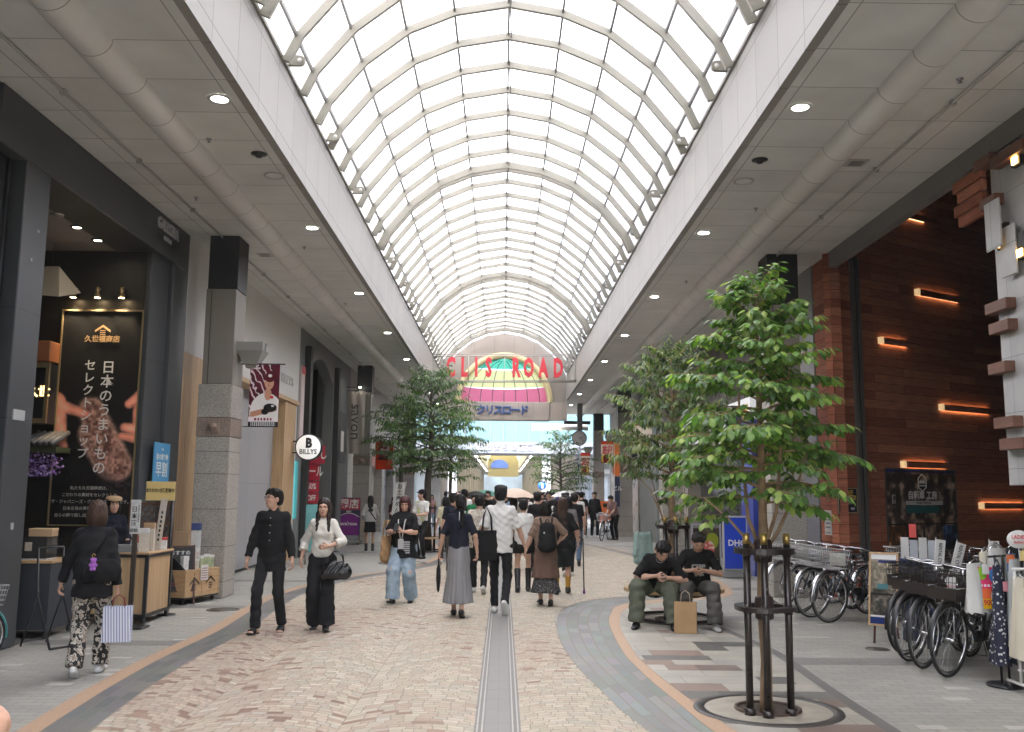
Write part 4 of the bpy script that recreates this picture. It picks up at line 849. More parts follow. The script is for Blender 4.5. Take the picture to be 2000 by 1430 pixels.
text('自転車 工房', .16, M_tw, face_front(0, -.012, h*.675), t, 'lettering', .001, .004); text('Bicycle rental & tour', .05, M_tw, face_front(0, -.012, h*.63), t, 'lettering', .001, .001) if 0 else None
text('Weekly  RENTALS', .055, M_blk, face_front(.02, -.012, h*.59), t, 'lettering', .001, .001)
def staff_fn(u, v):
    c = np.zeros(u.shape+(3,))+np.array([.045, .075, .17]); c[(np.abs(v-.38) < .02) & (np.abs(u-.5) < .25)] = [.5, .5, .45]; c[(v < .22) & (v > .12) & (u > .62) & (u < .85)] = [.75, .75, .75]; e = (u < .04) | (u > .96) | (v < .03) | (v > .97); c[e] = [.72, .66, .5]; return c
t, w, h = onwall('staff_poster', 1636, 953, 1673, 1003, 'small navy poster seeking staff in yellow letters left of the steel channel', 'poster', staff_fn, 30, 40)
M_yel = mat('yellow_ink', (.62, .45, .10), .5); text('STAFF', .115, M_yel, face_front(0, -.012, h*.80), t, 'lettering', .001, .003, sx=.85); text('WANTED!', .115, M_yel, face_front(0, -.012, h*.60), t, 'lettering', .001, .003, sx=.75)
t = empty('wall_notice', (5.63, 16.35, 1.02), 0, 'white printed notice on the plank pier above the parked bicycles', 'notice')
MB().box(-.012, 0, -.17, .17, 0, .42).build('sheet', M_white, t); mb = MB()
for z, hh in ((.33, .03), (.25, .014), (.19, .02), (.12, .02), (.03, .015)): mb.box(-.015, -.0125, -.12, .12, z, z+hh)
mb.build('printed_lines', mat('ink_grey', (.1, .1, .13), .5), t)
t = empty('intercom_box', (6.28+.6, 16.64, 1.56), ANG, 'small steel intercom box on the plank wall right of the channel', 'intercom')
MB().bbox(-.05, .05, -.03, 0, 0, .16, .006).build('case', M_steel, t); MB().box(-.025, .025, -.034, -.03, .07, .13).build('button_plate', M_blk, t)
# metal plate tower at the right edge
M_plate = seam_mat('zinc_plate', (.42, .42, .415), .42, [(1, .6, .1), (2, .62, 2.0)], lw=.008, dark=.5, var=.16, metal=.15)
b = empty('plated_facade', (5.65, 9, 0), 0, 'grey zinc plated facade with projecting wooden bars at the right edge', 'shop')
bp_(MB().box(5.66, 12, -14, 10.5, 1.82, 9.0).build('plate_wall', M_plate), b)
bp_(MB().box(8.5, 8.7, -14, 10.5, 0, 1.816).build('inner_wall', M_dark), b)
bp_(MB().box(5.66, 5.9, -14, 5.0, 0, 1.816).build('plate_wall', M_plate), b)
def wx(px, py, X=5.60):
    d = F_+R_*((px-1000)/FPX)+U_*((715-py)/FPX); t = X/d.x; P = CAMP+d*t; return P.y, P.z
for x0, y0, x1, y1 in ((1927, 602, 1977, 596), (1935, 640, 1980, 632), (1934, 718, 1974, 710), (1945, 822, 1990, 813), (1955, 863, 2010, 853), (1918, 400, 1952, 372), (1935, 320, 2010, 288), (1905, 325, 1942, 295)):
    ya, za = wx(x0, y0); yb, zb = wx(x1, y1); hh = .17
    y_n, y_f = sorted((ya, yb)); o = MB(); o.bbox(5.545, 5.68, y_n+.05*(y_f-y_n), y_f-.1*(y_f-y_n), za-.10, za+.025, .006); bp_(o.build('wooden_bar', M_bar), b)
for (px, py, X) in ((1938, 440, 5.52), (1968, 490, 5.58)):
    y, z = wx(px, py, X); bp_(MB().bbox(X, X+.02, y-.16, y+.16, z-.28, z+.28, .003).build('raised_plate', M_plate), b)
for px, py in ((1985, 300), (1958, 462), (1995, 480)):
    y, z = wx(px, py, 5.62); mb = MB(); mb.box(5.60, 5.665, y-.09, y+.09, z-.14, z+.14); bp_(mb.build('lamp_niche', M_blk), b); mb = MB(); mb.box(5.585, 5.6, y-.05, y+.05, z-.12, z-.04); bp_(mb.build('niche_lamp', mat('niche_glow', (1, .55, .15), emit=3)), b)
# wooden boards above the plates near the ceiling
for k in range(4):
    y0, z0 = wx(1890+8*k*.3, 330+22*k); mb = MB(); mb.bbox(5.575, 5.64, 10.55, 11.25-.1*(k % 2), 5.42-.15*k, 5.55-.15*k, .004)
    bp_(mb.build('wooden_board', M_plank), b)
# ---- blue cosmetics shop and the row beyond
b = empty('cosmetics_shop', (XR2, 20, 0), 0, 'shop front with deep blue pillars and white fascia behind the trees', 'shop')
M_bluep = mat('blue_pillar', (.018, .045, .33), .3, coat=.3); M_glass = mat('dark_glass', (.03, .035, .04), .12, spec=.6)
bp_(MB().box(5.65, 7, 16.88, 17.6, 0, 5.9).build('steel_door', mat('door_steel', (.2, .2, .2), .4, metal=.3)), b)
bp_(MB().box(5.66, 7, 17.6, 20.0, 0, 5.9).build('granite_wall', M_gran), b)
bp_(MB().box(5.3, 5.66, 20.0, 21.0, 0, 3.3).build('blue_pillar', M_bluep), b)
bp_(MB().box(5.55, 7, 21.0, 28.6, 3.0, 3.9).build('white_fascia', mat('fascia_white', (.6, .6, .6), .4, emit=.12)), b)
bp_(MB().box(6.0, 7, 20.0, 28.6, 0, 3.0).build('shop_glass', mat('shop_glass', (.06, .065, .075), .15, var=.4, vscale=1.5)), b)
bp_(MB().box(5.66, 7, 20.0, 33.2, 3.92, 5.9).build('upper_wall', seam_mat('louvre_wall', (.12, .105, .095), .5, [(1, .9, .2)], lw=.3, dark=.5)), b)
for i, (y0, y1, c) in enumerate(((21.2, 22.6, (.5, .33, .05)), (22.6, 23.2, (.5, .03, .05)))): bp_(MB().box(5.53, 5.56, y0, y1, 3.15, 3.75).build('fascia_emblem', mat(f'emblem_{i}', c, .5)), b)
bp_(text('Watch', .5, M_blk, face_left(5.54, 24.9, 3.45), None, 'lettering', .005, .015, sx=1.2), b); bp_(text('VISA', .3, mat('navy_ink', (.02, .03, .2), .5), face_left(5.52, 21.9, 3.45), None, 'lettering', .005, .01), b)
for y0, y1 in ((28.6, 29.4), (31, 32)): bp_(MB().box(5.6, 7, y0, y1, 0, 3.9).build('stone_pier', M_beige), b)
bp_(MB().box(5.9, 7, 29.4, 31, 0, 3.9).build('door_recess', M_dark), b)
bp_(MB().bbox(5.5, 5.6, 30.1, 30.9, 0, 1.9, .01).build('orange_door', mat('orange_panel', (.55, .19, .04), .5, var=.2, vscale=4)), b)
b = empty('green_grey_shop', (XR2, 40, 0), 0, 'grey green pillared shop row beyond the slender leaved tree', 'shop')
bp_(MB().box(5.4, 7, 33.2, 37.4, 0, 5.9).build('pillar', mat('green_grey', (.17, .18, .165), .5, var=.05)), b)
bp_(MB().box(5.66, 7, 37.4, 50, 0, 5.9).build('wall', M_beige), b)
for i, y in enumerate((39, 42.5, 46)): bp_(MB().box(5.58, 5.66, y, y+2.6, 0.1, 2.8).build('shop_window', mat(f'rshop_{i}', [(.35, .3, .25), (.2, .25, .3), (.45, .4, .35)][i], .3, var=.5, vscale=2)), b)
for i, (y, z0, z1, c) in enumerate(((39.3, 3.0, 4.6, (.02, .03, .09)), (43.2, 2.6, 4.2, (.7, .18, .02)))):
    t = empty('blade_sign', (5.3, y, z0), 0, ['navy vertical blade sign with white kanji above the right row of shops', 'narrow orange vertical blade sign on the right row of shops'][i], 'sign')
    MB().bbox(-.28, .28, -.06, .06, 0, z1-z0, .01).build('case', mat(f'blade_{i}', c, .4), t); 
    for k, ch in enumerate('四季' if i == 0 else '居酒屋'): text(ch, .42, M_tw, face_front(0, -.065, z1-z0-.35-.5*k), t, 'lettering', .001, .01)
    MB().box(.28, .4, -.02, .02, .3, .34).build('bracket', M_blk, t)
t = empty('narrow_flag', (4.55, 37.6, 1.6), 0, 'tall narrow orange and navy nobori flag beside the leaning man\'s column', 'flag')
MB().box(-.1, .1, -.003, .003, .8, 2.1).build('orange_cloth', mat('flag_orange', (.75, .17, .02), .7), t); MB().box(-.1, .1, -.003, .003, -.4, .79).build('navy_cloth', mat('flag_navy', (.02, .03, .09), .7), t); text('ビル', .2, M_tw, face_front(0, -.008, .3), t, 'lettering', .001, .008); MB().tube([(-.11, 0, -1.6), (-.11, 0, 2.15)], .012, 6).build('pole', M_white, t)
# clock
t = empty('street_clock', (3.56, 44, 4.28), 0, 'round white clock on a bracket under the right soffit', 'clock')
MB().lathe([(0, .05), (.31, .05), (.33, .07), (.35, .07), (.36, .0), (.33, -.06), (0, -.06)], 36, 0, None, TRX).build('case', mat('clock_case', (.12, .13, .13), .4), t)
MB().lathe([(0, .058), (.315, .056)], 36, 0, None, TRX).build('dial', mat('dial_white', (.6, .6, .57), .4), t)
mb = MB()
for k in range(12):
    a = k*math.pi/6; mb.box(-.008, .008, -.066, -.06, .24, .29, 0, None, Matrix.Rotation(a, 4, 'Y'))
mb.box(-.012, .012, -.072, -.066, -.03, .17, 0, None, Matrix.Rotation(math.radians(70), 4, 'Y')); mb.box(-.008, .008, -.078, -.073, -.03, .25, 0, None, Matrix.Rotation(math.radians(130), 4, 'Y')); mb.build('clock_hands', M_blk, t)
MB().bbox(-.1, .14, -.1, .1, .36, 1.62, .02).build('hanger', mat('hanger_paint', (.1, .11, .11), .5), t); MB().tube([(.02, 0, -.36), (.02, 0, -4.28)], .025, 8).build('post', mat('post_grey', (.4, .4, .4), .4), t)
t = empty('security_camera', (4.45, 37.9, 5.28), 0, 'grey dome security camera on the column under the right soffit', 'camera')
MB().ell((0, -.15, 0), (.13, .13, .14), 16, 10).build('dome', M_steel, t); mb = MB(); mb.tube([(0, -.1, .1), (.15, -.05, .2), (.3, .3, .2)], .035, 8); mb.build('arm', M_blk, t)
# sign boards on the right pavement
t = empty('blue_sign_stand', (4.83, 19.75, 0), 0, 'tall blue upright sign stand with white letters by the blue pillar', 'sign')
MB().bbox(-.255, .255, -.04, .04, .14, 1.26, .012).build('frame', mat('alu_frame', (.5, .5, .5), .35, metal=.5), t); MB().box(-.225, .225, -.046, -.04, .18, 1.225).build('blue_face', mat('blue_face', (.015, .06, .52), .25), t)
text('DHC', .17, M_tw, face_front(.03, -.05, .70), t, 'lettering', .001, .004); MB().box(-.28, .28, -.2, .2, .04, .13).build('base', M_steel, t)
def food_fn(u, v):
    n = vnoise(u, v, 7, 21); n2 = vnoise(u, v, 18, 22); c = np.stack([.16+.2*n, .15+.18*n, .13+.12*n], -1); d = np.hypot((u-.72)*.8, v-.62); c[(d < .2)] = [.55, .60, .15]; d = np.hypot((u-.6), v-.42); c[d < .2] = [.75, .35, .32]; c[(d < .2) & (n2 > .55)] = [.85, .75, .7]; c[(v > .62) & (v < .84) & (u > .1) & (u < .45)] = [.45, .33, .2]; c[v < .2] = [.08, .1, .15]; tx = (v < .18) & (np.sin(v*130) > .2) & (np.sin(u*50) > -.3); c[tx] = [.7, .7, .4]; c[v > .93] = [.55, .53, .5]; return c
t = empty('food_sign_stand', (4.5, 21, 0), .1, 'silver framed food poster stand behind the seated men', 'sign')
mb = MB(); 
for x in (-.32, .32): mb.box(x-.02, x+.02, -.02, .02, 0, 1.06)
mb.box(-.299, .299, -.02, .02, 1.02, 1.06); mb.box(-.299, .299, -.02, .02, .1, .14); mb.build('frame', MATS['alu_frame'], t); picture(food_fn, .6, .88, 50, 70, face_front(0, -.012, .58), printm('paper_print'), t, 'printed_front'); MB().box(-.3, .3, -.008, .01, .14, 1.02).build('panel', M_blk, t)
for s in (-.3, .3): MB().tube([(s, .02, .9), (s, .4, 0)], .012, 6).build('strut', M_steel, t)
t = empty('orange_sign_board', (4.3, 39.2, 0), 0, 'bright orange shop board behind the parked bicycle at the far column', 'sign')
MB().bbox(-.3, .3, -.03, .03, .5, 1.4, .01).build('board', mat('orange_board', (.7, .15, .02), .45), t); text('000', .2, M_blk, face_front(0, -.035, 1.22), t, 'lettering', .002, .02)
for s in (-.25, .25): MB().tube([(s, 0, 0), (s, 0, .5)], .015, 6).build('leg', M_blk, t)
# ================================================================ BEYOND THE ARCADE : crossing, footbridge, second arcade
t = empty('glass_footbridge', (0, 62, 4.3), 0, 'pale blue glazed footbridge crossing above the street beyond the arcade', 'footbridge')
M_bglass = mat('bridge_glass', (.15, .28, .32), .4, var=.1, vscale=.6)
MB().box(-14, 14, 0, 4, .75, 3.4).build('glass_wall', M_bglass, t); MB().box(-14, 14, -.15, 4.1, 0, .74).build('lower_beam', mat('bridge_beam', (.24, .27, .31), .5), t); MB().box(-14, 14, -.2, 4.2, 3.4, 3.9).build('upper_beam', MATS['bridge_beam'], t)
mb = MB()
for k in range(-16, 17): mb.box(k*.85-.03, k*.85+.03, -.06, -.002, .75, 3.4)
mb.build('mullions', mat('bridge_mullion', (.22, .27, .31), .5), t); text('おおまち商店街', .55, mat('bridge_letter', (.36, .34, .36), .5), face_front(.1, -.17, .37), t, 'lettering', .02, .01)
for x in (-3.35, 2.85): MB().bbox(x-.28, x+.28, .2, 1.0, -4.3, -.002, .02).build('bridge_pier', mat('pier_white', (.72, .74, .77), .4), t)
t = empty('round_road_sign', (2.55, 61.6, 0), 0, 'round blue road sign with a white figure on a pole beyond the arcade', 'road sign')
MB().lathe([(0, .02), (.27, .02), (.27, -.01), (0, -.01)], 28, 0, None, Matrix.Translation((0, 0, 2.2)) @ Matrix.Rotation(math.pi/2, 4, 'X')).build('disc', mat('road_blue', (.02, .15, .6), .4), t); mb = MB(); mb.ell((.02, -.03, 2.32), (.05, .01, .05)); mb.box(-.04, .07, -.035, -.025, 2.03, 2.27); mb.build('figure', M_tw, t); MB().tube([(0, .03, 0), (0, .03, 2.4)], .03, 8).build('pole', M_steel, t)
b = empty('second_arcade', (0, 100, 0), 0, 'second covered arcade with yellow vault and stone piers beyond the crossing', 'arcade')
M_yv = mat('yellow_vault', (.42, .36, .17), .6)
for s in (-1, 1):
    bp_(MB().box(*sorted((s*4.5, s*9)), 68, 190, 0, 7).build('shop_row', mat('far_row', (.42, .38, .33), .6, var=.35, vscale=.5)), b)
    for k in range(16): y = 69+k*7.5; bp_(MB().box(*sorted((s*3.7, s*4.3)), y, y+.8, 0, 5.4).build('stone_pier', mat('far_pier', (.44, .40, .35), .6, var=.1, vscale=.5)), b)
    bp_(MB().box(*sorted((s*2.4, s*4.5)), 68, 190, 5.4, 5.6).build('soffit', mat('far_soffit', (.4, .38, .35), .6)), b)
    bp_(MB().box(*sorted((s*2.4, s*2.55)), 68, 190, 5.6, 6.6).build('fascia', mat('far_fascia', (.6, .57, .5), .5)), b)
    for k in range(6): y = 74+k*15; bp_(MB().box(*sorted((s*2.7, s*2.82)), y, y+9, 5.33, 5.396).build('tube_lamp', mat('tube_glow', (1, .97, .9), emit=4)), b)
n = 10; vs = []
for y in (75, 190):
    for k in range(n+1): a = math.pi*k/n; vs.append((2.5*math.cos(a), y, 6.4+2.2*math.sin(a)))
bp_(MB().add(vs, [(k, k+1, n+2+k, n+1+k) for k in range(n)]).build('vault', translucent('yellow_roof', (.85, .78, .5))), b)
mb = MB(); pl = [(-2.45, 4.3), (2.45, 4.3)]+[(2.45*math.cos(math.pi*k/12), 6.3+2.3*math.sin(math.pi*k/12)) for k in range(13)]; mb.prism(pl, 150, 150.3); bp_(mb.build('gable', M_yv), b)
mb = MB(); pl = [(-1.95, 5.7), (.75, 5.7)]+[(-.6+1.35*math.cos(math.pi*k/10), 6.0+1.0*math.sin(math.pi*k/10)) for k in range(11)]; mb.prism(pl, 149.8, 149.99); bp_(mb.build('blue_screen', mat('blue_screen', (.04, .10, .42), .4, emit=.3, var=.3, vscale=3)), b)
bp_(MB().box(-4.5, 4.5, 195, 196, 0, 12).build('far_end_wall', mat('far_wall', (.20, .26, .31), .6, var=.4, vscale=.4)), b)
for i, (x0, x1, y0, y1, h, lab, c) in enumerate(((-24, -5.2, 66, 84, 18, 'pale glazed building beyond the crossing on the left', (.42, .45, .46)), (5.2, 26, 66, 86, 20, 'grey office building beyond the crossing on the right', (.36, .37, .38)))):
    b = empty('far_building', ((x0+x1)/2, y0, 0), 0, lab, 'building'); w = (x1-x0)/2
    MB().box(-w, w, 0, y1-y0, 0, h).build('wall', mat(f'far_wall_{i}', c, .5, var=.2, vscale=.5), b)
    for fl in range(5):
        mb = MB()
        for k in range(9): xx = -w+.6+k*(2*w-1)/9; mb.box(xx, xx+1.5, -.06, -.01, .4+fl*3.4, 2.9+fl*3.4)
        mb.build('window_row', mat(f'far_glass_{i}', [(.25, .36, .40), (.5, .55, .6)][i], .15, var=.6, vscale=.7), b)
        MB().box(-w, w, -.5, -.001, 3.1+fl*3.4, 3.4+fl*3.4).build('ledge', mat('ledge_white', (.65, .66, .66), .5), b)
t = empty('shop_awning', (3.0, 50.2, 4.9), 0, 'cream scalloped canvas awning under the arcade mouth on the right', 'awning')
mb = MB(); n = 24; vs = []
for k in range(n+1): x = -1.5+3*k/n; vs += [(x, -.3, .28+.03*k/n), (x, -.35, .10+.05*abs(math.sin(k*.8))), (x, .8, .55)]
mb.add(vs, [(3*k, 3*k+1, 3*k+4, 3*k+3) for k in range(n)]+[(3*k, 3*k+3, 3*k+5, 3*k+2) for k in range(n)]); mb.build('canvas', mat('awning_cream', (.6, .54, .42), .8), t); MB().box(.2, 1.6, -.6, -.4, .45, .62).build('dark_box', M_blk, t)
# ================================================================ TREES
def leaf_mat(name, c):
    m = bpy.data.materials.new(name); m.use_nodes = True; t = m.node_tree; n = t.nodes; L = t.links; b = n['Principled BSDF']; o = n['Material Output']
    a = n.new('ShaderNodeAttribute'); a.attribute_name = 'Col'; L.new(a.outputs['Color'], b.inputs['Base Color']); b.inputs['Roughness'].default_value = .38; b.inputs['Specular IOR Level'].default_value = .45
    tr = n.new('ShaderNodeBsdfTranslucent'); mx = n.new('ShaderNodeMix'); mx.data_type = 'RGBA'; mx.blend_type = 'MULTIPLY'; mx.inputs[0].default_value = 1; L.new(a.outputs['Color'], mx.inputs[6]); mx.inputs[7].default_value = (1.6, 1.9, .8, 1); L.new(mx.outputs[2], tr.inputs[0])
    x = n.new('ShaderNodeMixShader'); x.inputs[0].default_value = .38; L.new(b.outputs[0], x.inputs[1]); L.new(tr.outputs[0], x.inputs[2]); L.new(x.outputs[0], o.inputs[0]); MATS[name] = m; return m
M_leaf = leaf_mat('leaf', (.1, .2, .05))
M_bark = mat('bark', (.27, .18, .105), .75, var=.28, vscale=9, bump=.6, bscale=30)
M_bark2 = mat('dark_bark', (.085, .07, .055), .8, var=.25, vscale=9, bump=.5)
def leafgeo(mb, p, d, up, L, W, col):
    """pointed leaf folded along its midrib and bent down towards the tip"""
    s = d.cross(up)
    if s.length < 1e-4: s = d.orthogonal()
    s.normalize(); u = s.cross(d).normalized()
    a = p; m1 = p+d*L*.38+u*L*.03; m2 = p+d*L*.72-u*L*.05; tip = p+d*L-u*L*.22
    e1 = W*.5; q = [a, m1+s*e1-u*W*.14, m1, m1-s*e1-u*W*.14, m2+s*e1*.72-u*W*.12, m2, m2-s*e1*.72-u*W*.12, tip]
    mb.add(q, [(0, 2, 1), (0, 3, 2), (1, 2, 5, 4), (2, 3, 6, 5), (4, 5, 7), (5, 6, 7)], 0, col, True)
def make_tree(name, loc, label, trunk, limbs, prof, seed, leafL, leafW, spacing, cols, barkm, twigs=6, droop=.5, group=None, up0=.45, stems=None, dens=1.0):
    r = random.Random(seed); t = empty(name, loc, 0, label, 'tree', group)
    mb = MB(); mb.tube([p for p, _ in trunk], [q for _, q in trunk], 10)
    tw = MB(); lf = MB(); top = trunk[-1][0][2]
    def axis(z):
        for (p0, q0), (p1, q1) in zip(trunk, trunk[1:]):
            if p0[2] <= z <= p1[2]: k = (z-p0[2])/(p1[2]-p0[2]); return Vector(p0).lerp(Vector(p1), k), q0+(q1-q0)*k
        return Vector(trunk[-1][0]), trunk[-1][1]
    def spray(P, D, L, rad):
        """a leafy twig with alternate leaves"""
        pts = [P.copy()]; d = D.copy(); n = max(3, int(L/.06)); 
        for i in range(n):
            d = (d+Vector((r.uniform(-.12, .12), r.uniform(-.12, .12), r.uniform(-.08, .06)-droop*.10*(i/n)))).normalized(); pts.append(pts[-1]+d*L/n)
        tw.tube(pts, [rad*(1-.7*i/n) for i in range(n+1)], 4)
        s = L*.12; k = 0
        while s < L:
            f = s/L*n; i = min(n-1, int(f)); p = pts[i].lerp(pts[i+1], f-i); td = (pts[i+1]-pts[i]).normalized(); side = td.cross(Vector((0, 0, 1)))
            side = side.normalized() if side.length > .01 else Vector((1, 0, 0))
            sg_ = 1 if k % 2 else -1
            if r.random() < dens:
                dd = (td*r.uniform(.35, .8)+side*sg_*r.uniform(.5, .95)+Vector((0, 0, -droop*r.uniform(.5, 1.5)))).normalized()
                c = r.choice(cols); f2 = r.uniform(.8, 1.2); c = tuple(v*f2 for v in c)
                leafgeo(lf, p, dd, Vector((r.uniform(-.3, .3), r.uniform(-.3, .3), 1)), leafL*r.uniform(.5, 1.25), leafW*r.uniform(.65, 1.2), c)
            s += spacing*r.uniform(.75, 1.25); k += 1
        td = (pts[-1]-pts[-2]).normalized(); leafgeo(lf, pts[-1], (td+Vector((0, 0, -droop*.6))).normalized(), Vector((0, 0, 1)), leafL, leafW, r.choice(cols))
    for i in range(limbs):
        f = (i+.5)/limbs; z0 = prof['z0']+(top-.02-prof['z0'])*f**.95; a = i*2.39996+r.uniform(-.4, .4); P, q = axis(z0); Lr = prof['len'](f)*r.uniform(.75, 1.1)
        d = Vector((math.cos(a), math.sin(a), up0*r.uniform(.6, 1.3)+(.9*f**3))).normalized(); n = 7; pts = [P]
        for k in range(n): d = (d+Vector((r.uniform(-.1, .1), r.uniform(-.1, .1), -.07+r.uniform(-.05, .05)))).normalized(); pts.append(pts[-1]+d*Lr/n)
        rr_ = min(q*.5, .016*(Lr/.8)+.004); mb.tube(pts, [rr_*(1-.75*k/n) for k in range(n+1)], 6)
        for k in range(twigs):
            g = .25+.75*(k+.5)/twigs; j = min(n-1, int(g*n)); p = pts[j].lerp(pts[j+1], g*n-j); td = (pts[j+1]-pts[j]).normalized(); side = td.cross(Vector((0, 0, 1))).normalized()
            dd = (td*.8+side*(1 if k % 2 else -1)*r.uniform(.5, 1.0)+Vector((0, 0, r.uniform(-.15, .35)))).normalized(); spray(p, dd, Lr*r.uniform(.32, .5)*(1.1-.3*g), .004)
        spray(pts[-1], d, Lr*.3, .004)
    for pts, rad in (stems or []):
        mb.tube(pts, [rad*(1-.6*k/(len(pts)-1)) for k in range(len(pts))], 6)
        for k in range(6): P = Vector(pts[-1 if k % 2 else -2]); spray(P, Vector((r.uniform(-1, 1), r.uniform(-1, 1), r.uniform(-.2, .5))).normalized(), .35, .004)
    mb.build('trunk', barkm, t); c = lf.build('crown', M_leaf, t, fix=False); tw.build('twigs', barkm, t)
    return t
G1 = [(.07, .145, .03), (.095, .185, .04), (.13, .235, .05), (.05, .10, .025), (.20, .31, .065), (.08, .16, .04), (.26, .33, .09)]
G2 = [(.055, .10, .035), (.075, .13, .04), (.10, .16, .05), (.04, .075, .028), (.15, .19, .06), (.21, .24, .10)]
G3 = [(.05, .10, .038), (.07, .125, .042), (.09, .155, .052), (.12, .18, .055), (.038, .075, .03)]
def tp(zs, rs, jit, seed): r = random.Random(seed); return [((r.uniform(-jit, jit)*(i > 0), r.uniform(-jit, jit)*(i > 0), z), q) for i, (z, q) in enumerate(zip(zs, rs))]
make_tree('broadleaf_tree', (2.08, 7.6, 0), 'young broad leaved tree with pale brown trunk nearest on the right', tp([0, .12, .4, .8, 1.15, 1.22, 1.5, 2.0, 2.5, 3.0, 3.4], [.058, .048, .043, .042, .041, .048, .034, .029, .022, .015, .008], .012, 3),
    66, {'z0': 1.60, 'len': lambda f: .20+.43*math.sin(math.pi*min(1, .26+.78*f))**.8 if f < .93 else .24}, 31, .088, .058, .028, G1, M_bark, 8, .8, 'street trees', .35,
    [([(0, 0, 1.2), (-.12, -.02, 1.32), (-.3, -.04, 1.52), (-.48, -.08, 1.66)], .016), ([(0, 0, 1.22), (.14, .03, 1.4), (.3, .02, 1.75), (.42, .05, 2.1)], .018), ([(0, 0, 1.2), (-.1, .04, 1.5), (-.14, .06, 2.1), (-.16, .02, 2.7)], .02), ([(0, 0, 1.22), (.1, -.06, 1.55), (.16, -.08, 2.2), (.26, -.04, 2.8)], .018)])
make_tree('slender_leaved_tree', (2.35, 13.1, 0), 'tree with slender drooping leaves standing inside the round bench', tp([0, .5, 1.15, 1.7, 2.4, 3.0, 3.6], [.06, .055, .055, .042, .03, .018, .008], .02, 5),
    44, {'z0': 1.75, 'len': lambda f: .36+.52*math.sin(math.pi*min(1, .2+.8*f))}, 52, .12, .034, .026, G2, M_bark, 8, .85, 'street trees', .55,
    [([(-.06, .0, .9), (-.12, -.05, 1.3), (-.32, -.1, 1.75), (-.62, -.15, 2.05), (-.7, -.15, 2.3)], .014), ([(.04, 0, 1.0), (.12, 0, 1.4), (.2, -.05, 2.0)], .012), ([(-.04, .04, 1.0), (-.2, .05, 1.6), (-.35, .1, 2.2)], .012)])
make_tree('leafy_tree', (-2.15, 27.5, 0), 'dense dark leaved tree over the bench on the left pavement', tp([0, 1.0, 2.0, 3.0, 4.0, 5.0], [.13, .11, .10, .08, .05, .015], .05, 8),
    64, {'z0': 2.1, 'len': lambda f: .55+.75*math.sin(math.pi*min(1, .2+.8*f))}, 77, .17, .055, .045, G3, M_bark2, 7, .7, 'street trees', .5)
make_tree('leafy_tree', (-3.3, 31.0, 0), 'thin trunked tree behind the white nobori flag on the left', tp([0, 1.2, 2.4, 3.4, 4.2, 4.6], [.09, .08, .075, .06, .03, .01], .05, 9),
    44, {'z0': 2.5, 'len': lambda f: .5+.8*math.sin(math.pi*min(1, .2+.8*f))}, 78, .16, .05, .07, G3, M_bark2, 6, .7, 'street trees', .5)
make_tree('leafy_tree', (-2.2, 39, 0), 'farther tree on the left overhanging the street near the crossing', tp([0, 1.2, 2.4, 3.4, 4.4, 5.0], [.09, .08, .075, .06, .03, .01], .05, 10),
    40, {'z0': 2.2, 'len': lambda f: .5+1.1*math.sin(math.pi*min(1, .2+.8*f))}, 79, .17, .06, .09, G3, M_bark2, 6, .7, 'street trees', .5)
make_tree('leafy_tree', (2.75, 45, 0), 'far dark leaved tree below the round clock', tp([0, 1.2, 2.2, 3.2, 4.0, 4.4], [.09, .08, .07, .05, .03, .01], .05, 11),
    44, {'z0': 1.7, 'len': lambda f: .5+.95*math.sin(math.pi*min(1, .22+.78*f))}, 80, .18, .07, .09, G3, M_bark2, 6, .7, 'street trees', .5)
# ---- tree guards, pits, benches
M_iron = mat('brown_iron', (.020, .014, .012), .32, var=.3, vscale=14, bump=.15, bscale=60, coat=.2); M_brass = mat('brass_cap', (.52, .36, .12), .3, metal=.85)
M_pad = mat('rubber_pad', (.035, .018, .014), .6)
def guard(loc, label, rot=0):
    t = empty('tree_guard', loc, rot, label, 'tree guard', 'iron tree guards')
    for a, rr_ in ((math.radians(205), .165), (math.radians(258), .165), (math.radians(335), .185)):
        x, y = rr_*math.cos(a), rr_*math.sin(a); mb = MB(); mb.tube([(x, y, 0), (x, y, .05)], .045, 12); mb.tube([(x, y, .05), (x, y, 1.30)], .0285, 14)
        for z in (.76, 1.2): mb.tube([(x, y, z), (x, y, z+.07)], .034, 14)
        o = mb.build('stake', M_iron, t); mb = MB(); mb.tube([(x, y, 1.30), (x, y, 1.385)], .027, 14); mb.build('brass_cap', M_brass, o)
    for z, rad, w, h in ((1.245, .20, .035, .045), (.80, .20, .04, .035)):
        mb = MB(); n = 40; vs = []
        for k in range(n):
            a = 2*math.pi*k/n; ro = rad+.015*math.cos(3*a)
            for dr, dz in ((-w, -h/2), (w, -h/2), (w, h/2), (-w, h/2)): vs.append(((ro+dr)*math.cos(a), (ro+dr)*math.sin(a), z+dz))
        mb.add(vs, [(4*k+j, 4*k+(j+1) % 4, 4*((k+1) % n)+(j+1) % 4, 4*((k+1) % n)+j) for k in range(n) for j in range(4)], 0, None, False); mb.build('ring', M_iron, t)
        mb = MB(); mb.lathe([(.055, z-.09), (.072, z-.08), (.078, z), (.072, z+.08), (.055, z+.09)], 14); mb.build('bark_pad', M_pad, t)
    return t
